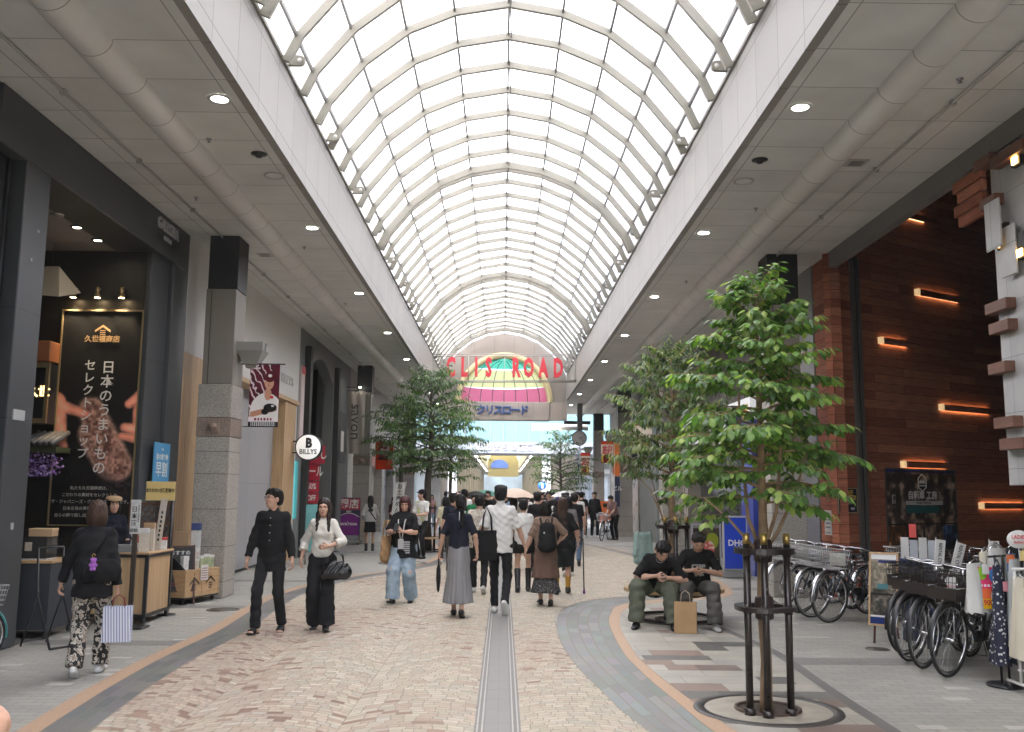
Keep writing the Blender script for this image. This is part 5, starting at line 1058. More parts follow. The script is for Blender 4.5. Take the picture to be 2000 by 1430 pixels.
def pit(x, y, label, R=.58):
    t = empty('tree_pit', (x, y, -.006), 0, label, 'tree pit', 'round tree pits')
    MB().lathe([(R-.085, .0), (R-.085, .010), (R, .010), (R+.004, 0)], 56).build('dark_ring', mat('pit_ring', (.055, .05, .046), .5, var=.2, vscale=6), t)
    MB().lathe([(.25, .006), (R-.087, .007)], 48).build('stone_infill', mat('pit_stone', (.34, .31, .25), .6, var=.22, vscale=5), t, fix=False)
    MB().lathe([(.235, .004), (.235, .022), (.26, .024), (.262, .004)], 40).build('iron_rim', mat('rust_iron', (.06, .035, .025), .6, var=.3, vscale=20), t)
    MB().lathe([(0, .007), (.236, .0065)], 32).build('soil', mat('soil', (.045, .03, .018), .9, var=.4, vscale=20, bump=.8, bscale=60), t, fix=False)
    return t
guard((2.08, 7.6, 0), 'dark iron tree guard with brass caps around the nearest tree'); pit(2.12, 7.72, 'round tree pit with dark ring around the nearest trunk')
guard((2.35, 13.1, 0), 'dark iron tree guard behind the two seated men', .25); pit(2.35, 13.1, 'round tree pit beneath the bench with the seated men')
guard((-2.15, 27.5, 0), 'dark iron tree guard within the bench on the left pavement', .4); pit(-2.4, 23.0, 'round tree pit in the left pavement behind the woman in torn jeans')
# dark stone inlay curves around the far left pit
M_seat = wood_mat('bench_wood', (.34, .21, .10), (.48, .32, .17), (1, .15, 1))
def bench(loc, label, r0=.36, r1=.68):
    t = empty('round_bench', loc, 0, label, 'bench', 'round tree benches')
    for k in range(3):
        mb = MB(); a0, a1 = k*2*math.pi/3+.03+math.pi/6, (k+1)*2*math.pi/3-.03+math.pi/6; n = 12; vs = []
        for j in range(n+1):
            a = a0+(a1-a0)*j/n
            for rr_, z in ((r0, .38), (r1, .38), (r1, .425), (r0, .425)): vs.append((rr_*math.cos(a), rr_*math.sin(a), z))
        mb.add(vs, [(4*j+i, 4*j+(i+1) % 4, 4*j+4+(i+1) % 4, 4*j+4+i) for j in range(n) for i in range(4)]+[(0, 1, 2, 3), (4*n+3, 4*n+2, 4*n+1, 4*n)]); mb.build('seat', M_seat, t)
    for k in range(6):
        a = k*math.pi/3+.3; mb = MB(); mb.box(-.03, .03, -.025, .025, 0, .38, 0, None, Matrix.Translation((.56*math.cos(a), .56*math.sin(a), 0))); mb.build('leg', M_iron, t)
    mb = MB(); mb.tube([(.56*math.cos(2*math.pi*k/36), .56*math.sin(2*math.pi*k/36), .03) for k in range(36)], .022, 6, closed=True); mb.build('base_ring', M_iron, t)
    return t
bench((2.35, 13.1, 0), 'round wooden bench around the tree with two seated men'); bench((-2.15, 27.5, 0), 'round wooden bench under the dense tree on the left pavement')
# ---- manholes
for x, y, rr_, lab in ((-3.99, 13.8, .23, 'round iron manhole cover on the left pavement near the crate cart'), (4.2, 10.75, .13, 'small round iron cover in front of the leaning easel sign'), (-2.5, 19.0, .2, 'round cover at the edge of the left pavement behind the couple')):
    t = empty('manhole_cover', (x, y, -.007), 0, lab, 'manhole cover', 'manhole covers'); MB().lathe([(0, .006), (rr_*.8, .006), (rr_*.8, .003), (rr_*.86, .003), (rr_*.86, .007), (rr_, .007), (rr_+.004, 0)], 32).build('lid', mat('iron_cover', (.10, .09, .075), .55, var=.25, vscale=25, metal=.3), t); MB().lathe([(0, .0068), (.05, .0068)], 16).build('badge', M_iron, t, fix=False)
# ================================================================ BICYCLES
M_tyre = mat('tyre', (.012, .012, .013), .7); M_chr = mat('chrome', (.55, .55, .56), .22, metal=1); M_wire = mat('basket_wire', (.50, .50, .50), .3, metal=.8); M_bkp = mat('black_plastic', (.012, .012, .013), .4)
def bike(name, label, frame_m, basket_m, solid=False, fend_m=None, group='parked bicycles', sc=1, bw=.17):
    t = empty(name, (0, 0, 0), 0, label, 'bicycle', group); t.scale = (sc,)*3; R = .335; fw, rw = .56, -.53; fend_m = fend_m or M_chr
    for x, nm in ((fw, 'front'), (rw, 'rear')):
        mb = MB(); mb.tube([(x+R*math.cos(a), 0, R+R*math.sin(a)-.0) for a in [2*math.pi*k/36 for k in range(36)]], .0145, 8, closed=True); w = mb.build('wheel', M_tyre, t)
        mb = MB(); mb.tube([(x+(R-.03)*math.cos(a), 0, R+(R-.03)*math.sin(a)) for a in [2*math.pi*k/36 for k in range(36)]], .011, 6, closed=True); mb.build('rim', M_chr, w)
        mb = MB()
        for k in range(24): a = 2*math.pi*k/24; s = 1 if k % 2 else -1; mb.tube([(x+.02*math.cos(a+1.2*s), s*.025, R+.02*math.sin(a+1.2*s)), (x+(R-.035)*math.cos(a), 0, R+(R-.035)*math.sin(a))], .0016, 3, cap=False)
        mb.tube([(x, -.05, R), (x, .05, R)], .018, 8); mb.build('spokes', M_chr, w)
        mb = MB(); a0, a1 = (-.15, math.pi*.80) if x > 0 else (.35, math.pi*1.12); n = 18; vs = []
        for k in range(n+1):
            a = a0+(a1-a0)*k/n
            for yy, dr in ((-.028, .022), (-.018, .034), (.018, .034), (.028, .022)): vs.append((x+(R+dr)*math.cos(a), yy, R+(R+dr)*math.sin(a)))
        mb.add(vs, [(4*k+j, 4*k+j+1, 4*k+5+j, 4*k+4+j) for k in range(n) for j in range(3)], 0, None, True)
        mb.tube([(x+(R+.03)*math.cos(a1-.2), .03, R+(R+.03)*math.sin(a1-.2)), (x, .05, R)], .003, 4); mb.build('mudguard', fend_m, t)
    bb = (-.06, .0, .28); hd0, hd1 = (.36, 0, .62), (.30, 0, .86); st = (-.20, 0, .72)
    mb = MB(); mb.tube([bb, (-.13, 0, .5), st], .015, 8); mb.tube([hd0, (.16, 0, .42), (.02, 0, .31), bb], .019, 8); mb.tube([(.345, 0, .69), (.1, 0, .5), (-.15, 0, .54)], .014, 8); mb.tube([hd0, hd1], .019, 8)
    for s in (-1, 1): mb.tube([bb, (-.3, s*.06, .30), (rw, s*.065, R)], .009, 6); mb.tube([(-.18, s*.02, .66), (rw, s*.065, R)], .008, 6)
    mb.build('frame', frame_m, t)
    mb = MB(); mb.tube([hd0, (.38, 0, .60)], .02, 8)
    for s in (-1, 1): mb.tube([(.375, s*.03, .64), (.43, s*.055, .60), (.50, s*.055, .48), (fw, s*.055, R)], .011, 6)
    mb.build('fork', frame_m, t)
    mb = MB(); mb.tube([hd1, (.285, 0, .98)], .013, 8); hb = [(.02, .27, .96), (.12, .275, .965), (.22, .24, 1.0), (.29, .10, 1.0), (.285, 0, .985)]; mb.tube(hb+[(x, -y, z) for x, y, z in hb[-2::-1]], .011, 8)
    for s in (-1, 1): mb.tube([(.18, s*.24, .985), (.22, s*.21, .965), (.1, s*.245, .935)], .005, 5)
    h = mb.build('handlebar', M_chr, t)
    for s in (-1, 1): mb = MB(); mb.tube([(.0, s*.27, .958), (.12, s*.276, .966)], .016, 8); mb.build('grip', M_bkp, h)
    mb = MB(); mb.tube([(-.18, 0, .66), (-.22, 0, .80)], .012, 8); mb.build('seat_post', M_chr, t)
    mb = MB(); n = 12
    pl = [(.14, 0), (.10, .025), (.0, .04), (-.07, .10), (-.13, .10), (-.15, .06)]; pl = pl+[(x, -y) for x, y in pl[::-1] if y]; vs = [(-.23+x, y, .80+.02*(x < -.05)) for x, y in pl]+[(-.23+x*.95, y*.85, .845+.012*(x < -.05)) for x, y in pl]; m = len(pl); mb.add(vs, [tuple(range(m-1, -1, -1)), tuple(range(m, 2*m))]+[(i, (i+1) % m, m+(i+1) % m, m+i) for i in range(m)]); mb.build('saddle', M_bkp, t)
    mb = MB(); x0, x1, y0, y1, z0, z1 = .40, .70, -bw, bw, .72, .96
    def P(u, v, side, k): return None
    ex = .035
    cor = lambda z: [(x0-ex*(z-z0)/.24, y0-ex*(z-z0)/.24, z), (x1+ex*(z-z0)/.24, y0-ex*(z-z0)/.24, z), (x1+ex*(z-z0)/.24, y1+ex*(z-z0)/.24, z), (x0-ex*(z-z0)/.24, y1+ex*(z-z0)/.24, z)]
    if solid:
        ex = .012; a, b_ = cor(z0), cor(z1-.05); b_ = cor(z0+.11); mb.add(a+b_, [(3, 2, 1, 0), (0, 1, 5, 4), (1, 2, 6, 5), (2, 3, 7, 6), (3, 0, 4, 7)]); mb.tube(cor(z1), .008, 6, 0, closed=True); mb.tube(cor(z0+.115), .006, 5, 1, closed=True); mb.tube(cor(z0+.17), .004, 5, 0, closed=True)
        for k in range(9):
            f = k/8; A, B = cor(z0+.11), cor(z1)
            for i in range(4): mb.tube([Vector(A[i]).lerp(Vector(A[(i+1) % 4]), f), Vector(B[i]).lerp(Vector(B[(i+1) % 4]), f)], .0032, 4, 0)
    else:
        for z in (z0, z0+.06, z0+.12, z0+.18, z1): mb.tube(cor(z), .007 if z == z1 else .0035, 5, 0, closed=True)
        for k in range(10):
            f = k/9; A, B = cor(z0), cor(z1)
            for i in range(4): p = Vector(A[i]).lerp(Vector(A[(i+1) % 4]), f); q = Vector(B[i]).lerp(Vector(B[(i+1) % 4]), f); mb.tube([p, q], .0028, 4, 0)
            mb.tube([(x0+(x1-x0)*f, y0, z0), (x0+(x1-x0)*f, y1, z0)], .003, 4, 0)
    mb.tube([(.45, .05, .72), (.42, .05, .6)], .008, 5, 1); mb.tube([(.5, 0, .72), (fw, .055, R)], .006, 5, 1); mb.build('basket', [basket_m, M_chr], t)
    mb = MB(); mb.lathe([(0, 0), (.045, .0), (.04, -.05), (.015, -.08), (0, -.08)], 14, 0, None, Matrix.Translation((.45, .1, .64)) @ Matrix.Rotation(math.pi/2, 4, 'Y')); mb.build('headlight', M_chr, t)
    mb = MB(); mb.lathe([(0, -.012), (.09, -.012), (.09, .012), (0, .012)], 20, 0, None, Matrix.Translation((-.06, -.05, .28)) @ Matrix.Rotation(math.pi/2, 4, 'X')); mb.tube([(-.06, -.06, .28), (.05, -.075, .16)], .009, 6, 0); mb.tube([(-.06, .06, .28), (-.17, .075, .40)], .009, 6, 0); mb.box(-.53, .0, -.055, -.035, .25, .36, 1); mb.tube([(.05, -.07, .16), (.05, -.15, .16)], .015, 6, 1); mb.build('chain_case', [M_chr, M_bkp], t)
    mb = MB(); 
    for s in (-1, 1): mb.tube([(-.25, s*.03, .70), (-.33, s*.07, .715), (-.72, s*.07, .715)], .007, 6); mb.tube([(-.66, s*.07, .715), (rw, s*.07, R)], .006, 5)
    for x in (-.35, -.45, -.55, -.65, -.72): mb.tube([(x, -.07, .715), (x, .07, .715)], .005, 5)
    mb.build('rack', M_chr, t)
    mb = MB(); mb.tube([(rw, .08, R), (rw-.08, .13, .01), (rw-.08, -.13, .01), (rw, -.08, R)], .008, 6); mb.build('stand', M_chr, t)
    mb = MB(); mb.ell((-.74, 0, .66), (.02, .035, .03), 10, 6); mb.build('rear_reflector', mat('reflector', (.35, .02, .01), .3), t)
    return t
M_navyf = mat('navy_frame', (.012, .016, .03), .3, coat=.4); M_silvf = mat('silver_frame', (.35, .35, .36), .35, metal=.7); M_brwnb = mat('brown_basket', (.022, .015, .012), .5, var=.2)
bk1 = bike('bicycle', 'x', M_navyf, M_wire); bk2 = bike('bicycle', 'x', M_bkp, M_brwnb, True, M_bkp, bw=.135)
used = {1: 0, 2: 0}
def place_bike(k, fx, fy, head, label, steer=0):
    """front wheel touches the ground at fx,fy and the bicycle points along head (radians)"""
    o = {1: bk1, 2: bk2}[k]
    if used[k]: o = copy_tree(o)
    used[k] = 1; o.rotation_euler = (math.radians(-3), 0, head); o.location = (fx-.56*math.cos(head), fy-.56*math.sin(head), 0); tag(o, label, 'bicycle', 'parked bicycles'); return o
H1 = math.radians(222)
for k, (x, y, h, lab) in enumerate(((4.43, 12.96, 208, 'dark bicycle with silver wire basket nearest the viewer in the middle row'), (4.37, 13.5, 206, 'second bicycle with silver basket in the middle row by the granite column'), (4.36, 13.98, 209, 'third bicycle with silver basket in the middle row by the granite column'), (4.32, 14.75, 207, 'silver basket bicycle farthest in the middle row with its wheel before the column'))):
    place_bike(1, x, y, math.radians(h), lab)
for k, (x, y, h) in enumerate(((5.5, 13.1, 200), (5.75, 13.7, 205), (6.1, 12.6, 160), (6.2, 13.2, 175))):
    place_bike(2 if k != 1 else 1, x, y, math.radians(h), ['dark bicycle just behind the leaning easel sign', 'bicycle with silver basket in the back row under the notice', 'dark bicycle below the collage poster turned to the left', 'dark bicycle in the back row below the steel channel'][k])
for k, (x, y, h) in enumerate(((4.26, 9.18, 217), (4.22, 9.62, 221), (4.26, 10.02, 218), (4.38, 10.42, 214))):
    place_bike(2, x, y, math.radians(h), ['black bicycle with brown basket nearest the clothes rack', 'second brown basket bicycle from the clothes rack', 'third brown basket bicycle from the clothes rack', 'brown basket bicycle nearest the leaning easel sign'][k])
place_bike(2, 5.4, 10.6, math.radians(232), 'black bicycle behind the row with brown baskets on the right')
place_bike(2, 5.9, 11.0, math.radians(236), 'black bicycle farthest back behind the row with brown baskets')
place_bike(1, 3.6, 34.6, math.radians(250), 'bicycle held by the man leaning on the far column')
cy = bike('bicycle', 'small wheeled bicycle with turquoise mudguard cut by the left edge', mat('turquoise', (.12, .50, .52), .35, coat=.3), M_wire, False, mat('turquoise_guard', (.14, .52, .54), .3), 'bicycles', .78); cy.location = (-5.18, 8.94, 0); cy.rotation_euler = (0, 0, math.radians(68))
# things in the baskets and flags behind
for i, (x, y, z, hgt, tilt) in enumerate(((4.56, 9.95, .90, .34, .12), (4.70, 9.9, .90, .32, .3), (4.86, 9.7, .88, .34, .5), (4.93, 9.5, .95, .30, .0))):
    t = empty('small_banner', (x, y, z), 0, f'{["leftmost", "second", "third", "rightmost"][i]} small white vertical banner on a stick behind the brown baskets', 'banner', 'small white banners'); t.rotation_euler = (0, tilt, 0)
    MB().tube([(-.052, 0, -.15), (-.052, 0, hgt+.02)], .004, 5).build('stick', M_white, t); MB().box(-.05, .05, -.002, .002, .0, hgt).build('cloth', mat('banner_white', (.62, .61, .58), .7), t); text('RENTAL CYCLE', .05, M_blk, Matrix.Translation((0, -.005, hgt/2)) @ Matrix.Rotation(math.pi/2, 4, 'Y') @ face_front(0, 0, 0), t, 'lettering', .0006, .001, sx=.8)
t = empty('white_basket_card', (4.60, 13.06, .74), math.radians(-62), 'white card standing in the front basket of the middle row', 'card'); MB().bbox(-.14, .14, -.005, .005, 0, .17, .003).build('sheet', mat('card_cream', (.6, .6, .5), .6), t)
t = empty('price_card', (4.56, 9.42, .76), math.radians(-53), 'small white paper tag hanging on a brown bicycle basket', 'tag'); MB().box(-.045, .045, -.235, -.232, -.03, .15).build('sheet', M_white, t); text('RENTAL', .025, M_red, face_front(0, -.237, .06), t, 'lettering', .0004, 0)
t = empty('brochure_stand', (5.0, 11.4, 0), -.4, 'grey brochure stand with white leaflets behind the bicycles', 'stand')
MB().bbox(-.22, .22, -.12, .12, 0, .95, .01).build('case', mat('case_navy', (.02, .035, .09), .4), t)
for k in range(4): mb = MB(); mb.box(-.2+.1*k, -.11+.1*k, -.06, -.045, .95, 1.2-.03*(k % 2)); mb.build('leaflet', mat(f'leaflet_{k % 2}', [(.55, .54, .52), (.4, .42, .45)][k % 2], .5), t)
MB().bbox(-.1, -.02, -.12, -.1, 1.2, 1.36, .002).build('red_card', mat('card_red', (.55, .06, .05), .5), t)
for x in (-.5, .35): MB().box(x, x+.12, 0, .02, .6, .9).build('side_board', M_steel, t) if 0 else None
# leaning easel sign
t = empty('easel_sign', (4.45, 11.12, 0), math.radians(-38), 'wood framed photo sign leaning on a dark red easel beside the bicycles', 'sign'); TB = Matrix.Rotation(math.radians(-10), 4, 'X')
for x in (-.12, .12): MB().tube([(x, -.06, 0), (x*.8, .12, 1.0)], .013, 6).build('leg', mat('red_wood', (.12, .025, .02), .5), t)
MB().tube([(0, .1, .95), (0, .5, 0)], .013, 6).build('rear_leg', MATS['red_wood'], t)
mb = MB()
for x in (-.165, .145): mb.box(x, x+.02, -.09, -.06, .0, .82, 0, None, Matrix.Translation((0, -.02, .2)) @ TB)
for z in (-.0, .82): mb.box(-.165, .165, -.091, -.059, z-.01, z+.012, 0, None, Matrix.Translation((0, -.02, .2)) @ TB)
mb.build('wood_frame', M_lwood, t)
def easel_fn(u, v):
    n = vnoise(u*.6, v*1.6, 8, 31); n2 = vnoise(u*.6, v*1.6, 20, 32); c = np.stack([.2+.5*n*n2+.2*(v > .5), .2+.45*n*n2+.18*(v > .5), .18+.4*n*n2+.15*(v > .5)], -1); c[v > .93] = [.85, .85, .85]; c[(v > .87) & (v < .91) & (u > .3)] = [.1, .18, .4]; c[(v < .13)] = [.85, .85, .85]; c[(v < .1) & (u < .8)] = [.1, .18, .42]; c[(np.abs(v-.42) < .012)] = [.1, .09, .08]; c[(v > .5) & (v < .58) & (u > .25) & (u < .7)] = [.3, .5, .52]; return c
picture(easel_fn, .29, .80, 30, 80, Matrix.Translation((-.005, -.02, .2)) @ TB @ face_front(0, -.08, .41), printm('paper_print'), t, 'printed_front'); MB().box(-.15, .14, -.078, -.065, 0, .82, 0, None, Matrix.Translation((0, -.02, .2)) @ TB).build('panel', M_blk, t)
# ================================================================ CLOTHES RACKS AT THE RIGHT EDGE
def garment(name, x, y, ztop, zbot, w, m, label, rotz=0, flare=1.25, parent=None, seed=0):
    t = empty(name, (x, y, 0), rotz, label, 'garment', 'clothes on the racks'); r = random.Random(seed); ph = r.uniform(0, 6); n = 20; rows = 10; vs = []
    for j in range(rows+1):
        f = j/rows; z = ztop-.05+(zbot-ztop+.05)*f; ww = w*(.8+(flare-.8)*f); 
        for k in range(n): a = 2*math.pi*k/n; vs.append((ww/2*math.cos(a)*(1+.06*math.sin(5*a+ph)), (.035+.05*f)*math.sin(a)*(1+.35*f*math.sin(6*a+ph+2*f)), z+.012*math.sin(7*a+ph)*f))
    mb = MB().add(vs, [(j*n+k, j*n+(k+1) % n, (j+1)*n+(k+1) % n, (j+1)*n+k) for j in range(rows) for k in range(n)], 0, None, True); mb.build('cloth', m, t)
    MB().tube([(-w*.38, 0, ztop-.06), (0, 0, ztop), (w*.38, 0, ztop-.06)], .006, 5).build('hanger', M_chr, t); return t
t = empty('display_rack', (4.55, 8.72, 0), 0, 'black round based clothes stand near the right edge', 'clothes rack')
MB().lathe([(0, .022), (.15, .022), (.16, .012), (.16, 0)], 28).build('base', M_bkp, t); 
for x in (-.03, .04): MB().tube([(x, 0, .02), (x, 0, 1.16)], .011, 8).build('pole', M_bkp, t)
MB().tube([(-.15, -.12, 1.15), (.4, .3, 1.15)], .01, 8).build('rail', M_bkp, t)
M_c1 = mat('pale_grey_cloth', (.42, .45, .45), .8, var=.08); M_c2 = mat('white_cloth', (.6, .59, .56), .8, var=.06); M_c4 = mat('cream_cloth', (.58, .53, .42), .8, var=.08); M_c5 = mat('dark_cloth', (.03, .035, .045), .8)
def dotm():
    m = bpy.data.materials.new('navy_dot'); m.use_nodes = True; n = m.node_tree.nodes; L = m.node_tree.links; b = n['Principled BSDF']; g = n.new('ShaderNodeTexCoord'); v = n.new('ShaderNodeTexVoronoi'); v.inputs['Scale'].default_value = 26; L.new(g.outputs['Object'], v.inputs['Vector']); l = n.new('ShaderNodeMath'); l.operation = 'LESS_THAN'; l.inputs[1].default_value = .28; L.new(v.outputs['Distance'], l.inputs[0]); x = n.new('ShaderNodeMix'); x.data_type = 'RGBA'; L.new(l.outputs[0], x.inputs[0]); x.inputs[6].default_value = (.012, .016, .04, 1); x.inputs[7].default_value = (.6, .6, .58, 1); L.new(x.outputs[2], b.inputs['Base Color']); b.inputs['Roughness'].default_value = .8; return m
M_dot = dotm()
garment('hanging_dress', 4.53, 8.70, 1.12, .20, .26, M_dot, 'navy dress with white dots hanging on the black stand', .9, 1.1, seed=1)
garment('hanging_blouse', 4.44, 8.92, 1.12, .62, .30, M_c2, 'white blouse at the left end of the black stand', .5, .92, seed=2)
garment('hanging_skirt', 4.66, 8.66, 1.18, .36, .26, M_c1, 'pale grey long skirt on the black stand behind the price sign', .8, 1.35, seed=3)
garment('hanging_dress', 4.78, 8.85, 1.28, .55, .30, M_c5, 'dark patterned dress on the black stand near the oval sign', .6, 1.1, seed=4)
garment('hanging_shirt', 4.66, 8.95, 1.26, .75, .26, M_c2, 'white top with a price tag hanging behind the pink sign', .4, 1.0, seed=5)
garment('hanging_dress', 4.86, 8.7, 1.24, .4, .3, M_c1, 'light grey dress at the right of the black stand', .5, 1.2, seed=9)
for k, (x, y, zt, zb, w_, m_, lab, rz_) in enumerate(((4.60, 9.05, 1.22, .62, .22, M_c4, 'cream knit top hanging at the back of the black stand', .7), (4.74, 9.02, 1.20, .50, .24, M_c1, 'pale blue grey blouse behind the white top', .5), (4.90, 8.98, 1.30, .6, .26, mat('mustard_cloth', (.42, .30, .08), .8), 'mustard yellow top behind the pale grey dress', .4), (4.98, 8.72, 1.28, .5, .28, M_c2, 'white long shirt below the oval sign', .5), (5.05, 8.9, 1.32, .55, .3, mat('charcoal_cloth', (.09, .095, .10), .8), 'charcoal dress at the far right of the black stand', .5), (4.70, 8.78, 1.22, .42, .22, mat('sage_cloth', (.30, .36, .33), .8), 'sage green dress beside the dotted navy dress', .9))): garment('hanging_garment', x, y, zt, zb, w_, m_, lab, rz_, 1.15, seed=40+k)
for k, (x, y, z, m_, lab) in enumerate(((4.47, 8.80, .98, M_c2, 'white paper tag pinned to the white blouse'), (4.70, 8.56, 1.12, mat('tag_yellow', (.6, .5, .2), .6), 'yellow paper tag on the pale grey skirt'), (4.56, 8.62, .84, mat('tag_pink', (.6, .25, .3), .6), 'pink paper tag on the dotted navy dress'))):
    t = empty('paper_tag', (x, y, z), -.2, lab, 'tag'); MB().bbox(-.03, .03, -.003, .001, 0, .09, .001).build('sheet', m_, t); MB().tube([(0, 0, .088), (0, .02, .13)], .0015, 4).build('string', M_c2, t)
t = empty('white_garment_rack', (4.50, 8.36, 0), 0, 'white tubular garment rack with cream clothes at the right edge', 'clothes rack')
for x in (0.0, .9):
    mb = MB(); mb.tube([(x, 0, .08), (x, 0, 1.06)], .013, 8); mb.tube([(x, -.22, .08), (x, .22, .08)], .013, 8); mb.build('upright', M_c2, t)
    for yy in (-.2, .2): mb = MB(); mb.tube([(x-.012, yy, .035), (x+.012, yy, .035)], .034, 12); mb.build('caster', M_bkp, t)
MB().tube([(-.02, 0, 1.06), (.92, 0, 1.06)], .013, 8).build('rail', M_c2, t); MB().tube([(-.02, 0, .2), (.92, 0, .2)], .011, 8).build('lower_rail', M_c2, t)
for k in range(7): garment('hanging_trousers', 4.53+.06*k, 8.36+.01*(k % 2), 1.04, .30+.03*(k % 3), .26, [M_c4, M_c2, M_c4, M_c5, M_c4, M_c2, M_c4][k], f'{["first", "second", "third", "fourth", "fifth", "sixth", "seventh"][k]} garment from the left on the white rack', 1.45, 1.0, seed=20+k)
def sale_fn(u, v):
    c = np.zeros(u.shape+(3,))+np.array([.90, .25, .45]); c[np.hypot((u-.25)*.9, v-.86) < .17] = [.55, .75, .2]; c[np.hypot((u-.75)*.8, v-.80) < .17] = [.35, .6, .88]; c[(v < .24) & (u < .62)] = [.95, .75, .1]; c[(v > .24) & (v < .48) & (u < .6)] = [.95, .45, .25]; c[np.hypot((u-.75), v-.30) < .17] = [.95, .9, .9]; c[(np.abs(v-.56) < .03) & (np.sin(u*40) > -.4)] = [.95, .9, .92]; c[(v < .12) & (u > .62)] = [.75, .5, .8]; return c
t = empty('price_sign', (4.52, 8.86, .66), math.radians(-12), 'pink and yellow price sign reading 900 before the hanging clothes', 'sign')
picture(sale_fn, .20, .38, 40, 70, face_front(0, -.006, .19), printm('paper_print'), t, 'printed_front'); MB().bbox(-.1, .1, -.004, .004, 0, .38, .002).build('board', M_c2, t); text('1,900', .07, M_red, face_front(-.03, -.009, .055), t, 'lettering', .0006, .002, sx=.8); MB().tube([(0, .01, .38), (0, .05, .52)], .003, 4).build('hook', M_chr, t)
t = empty('oval_sign', (4.66, 8.55, 1.22), 0, 'white oval shop sign with red lettering above the clothes racks', 'sign'); MB().lathe([(0, .006), (.1, .006), (.104, 0), (.1, -.006), (0, -.006)], 32, 0, None, Matrix.Translation((0, 0, .09)) @ Matrix.Diagonal((1.05, 1, .78, 1)) @ Matrix.Rotation(math.pi/2, 4, 'X')).build('board', mat('oval_white', (.66, .65, .62), .5), t)
text('LADIES', .045, M_red, face_front(0, -.009, .11), t, 'lettering', .0006, .001); text('fashion', .035, M_red, face_front(0, -.009, .065), t, 'lettering', .0006, .0005); MB().tube([(0, .006, .02), (0, .006, -.2)], .004, 5).build('stick', M_chr, t)
t = empty('small_price_card', (4.60, 8.60, 1.02), 0, 'small dark blue and orange tag hanging among the clothes', 'tag'); MB().box(-.035, .035, -.004, .0, 0, .16).build('sheet', mat('tag_blue', (.05, .08, .22), .5), t); MB().box(-.035, .035, -.006, -.0045, .08, .15).build('orange_patch', mat('tag_orange', (.6, .14, .03), .5), t)
t = empty('orange_frame_card', (4.76, 8.52, 1.06), 0, 'white card with an orange border under the oval sign', 'card'); MB().box(-.06, .06, -.003, .0, 0, .13).build('border', MATS['tag_orange'], t); MB().box(-.05, .05, -.006, -.0035, .01, .12).build('sheet', M_c2, t)
# ================================================================ LEFT : FOOD SHOP COUNTERS
t = empty('wooden_counter', (-4.9, 12.65, 0), 0, 'wooden counter cart with black frame and casters outside the food shop', 'counter')
MB().bbox(-.40, .37, -.43, .43, .12, .855, .004).build('body', M_lwood, t); mb = MB()
for x in (-.40, .37):
    for y in (-.43, .43): mb.box(x-.022, x+.022, y-.022, y+.022, .09, .86)
for z in (.10, .845):
    for y in (-.43, .43): mb.box(-.378, .348, y-.02, y+.02, z-.018, z+.018)
    for x in (-.40, .37): mb.box(x-.02, x+.02, -.408, .408, z-.018, z+.018)
mb.build('black_frame', M_bkp, t); MB().bbox(-.43, .40, -.46, .46, .866, .89, .004).build('counter_top', M_lwoodh, t)
for x in (-.38, .36):
    for y in (-.4, .4): mb = MB(); mb.tube([(x-.015, y, .045), (x+.015, y, .045)], .044, 12); mb.box(x-.02, x+.02, y-.03, y+.03, .07, .095); mb.build('caster', M_bkp, t)
def thing_box(name, x, y, z, w, d, h, m, label, cat, rot=0, lid=None, group=None, txt=None):
    t = empty(name, (x, y, z), rot, label, cat, group); MB().bbox(-w/2, w/2, -d/2, d/2, 0, h, .003).build('body', m, t)
    if lid: MB().bbox(-w/2-.003, w/2+.003, -d/2-.003, d/2+.003, h*.8, h+.002, .003).build('lid', lid, t)
    if txt: text(txt, h*.22, M_blk, face_front(0, -d/2-.003, h*.55), t, 'lettering', .0005, .001, sx=.7)
    return t
M_card = mat('cardboard', (.42, .28, .16), .8, var=.06); M_pkt = mat('cream_packet', (.55, .50, .42), .5, var=.1, vscale=20); M_pkw = mat('white_packet', (.6, .6, .58), .4, var=.12, vscale=20); M_grn = mat('green_packet', (.32, .38, .22), .4, var=.25, vscale=15); M_redp = mat('red_berry', (.5, .04, .03), .5)
thing_box('menu_card', -5.12, 12.30, .89, .16, .02, .20, M_pkw, 'white menu card at the left end of the wooden counter', 'card', 0, None, None, '試食')
thing_box('grey_tray', -4.86, 12.32, .89, .24, .18, .09, mat('tray_grey', (.25, .26, .26), .4), 'grey shallow tray on the near side of the wooden counter', 'tray', 0, mat('tray_lid', (.34, .34, .33), .4))
thing_box('snack_bag', -4.64, 12.36, .89, .12, .09, .30, M_pkt, 'tall cream snack bag at the street corner of the counter', 'snack bag', .3, M_pkw, None, None)
thing_box('snack_bag', -4.66, 12.6, .89, .13, .09, .36, M_pkt, 'taller cream snack bag behind the corner one on the counter', 'snack bag', .1, M_card)
thing_box('snack_box', -4.6, 12.86, .89, .16, .1, .16, M_pkw, 'white snack box at the far end of the wooden counter', 'box', .2, M_redp)
thing_box('snack_box', -4.95, 12.9, .89, .2, .14, .22, M_pkw, 'larger white box at the back of the wooden counter', 'box', 0, M_pkt)
t = empty('slanted_flag', (-4.62, 12.78, .89), 0, 'narrow cream paper banner rising slanted from the counter', 'banner'); t.rotation_euler = (0, .1, 0); MB().bbox(-.045, .045, -.003, .003, 0, .68, .002).build('cloth', M_pkt, t); mb = MB(); [mb.box(-.012, .012, -.006, -.0035, .12+.06*k, .155+.06*k) for k in range(7)]; mb.build('lettering', M_blk, t)
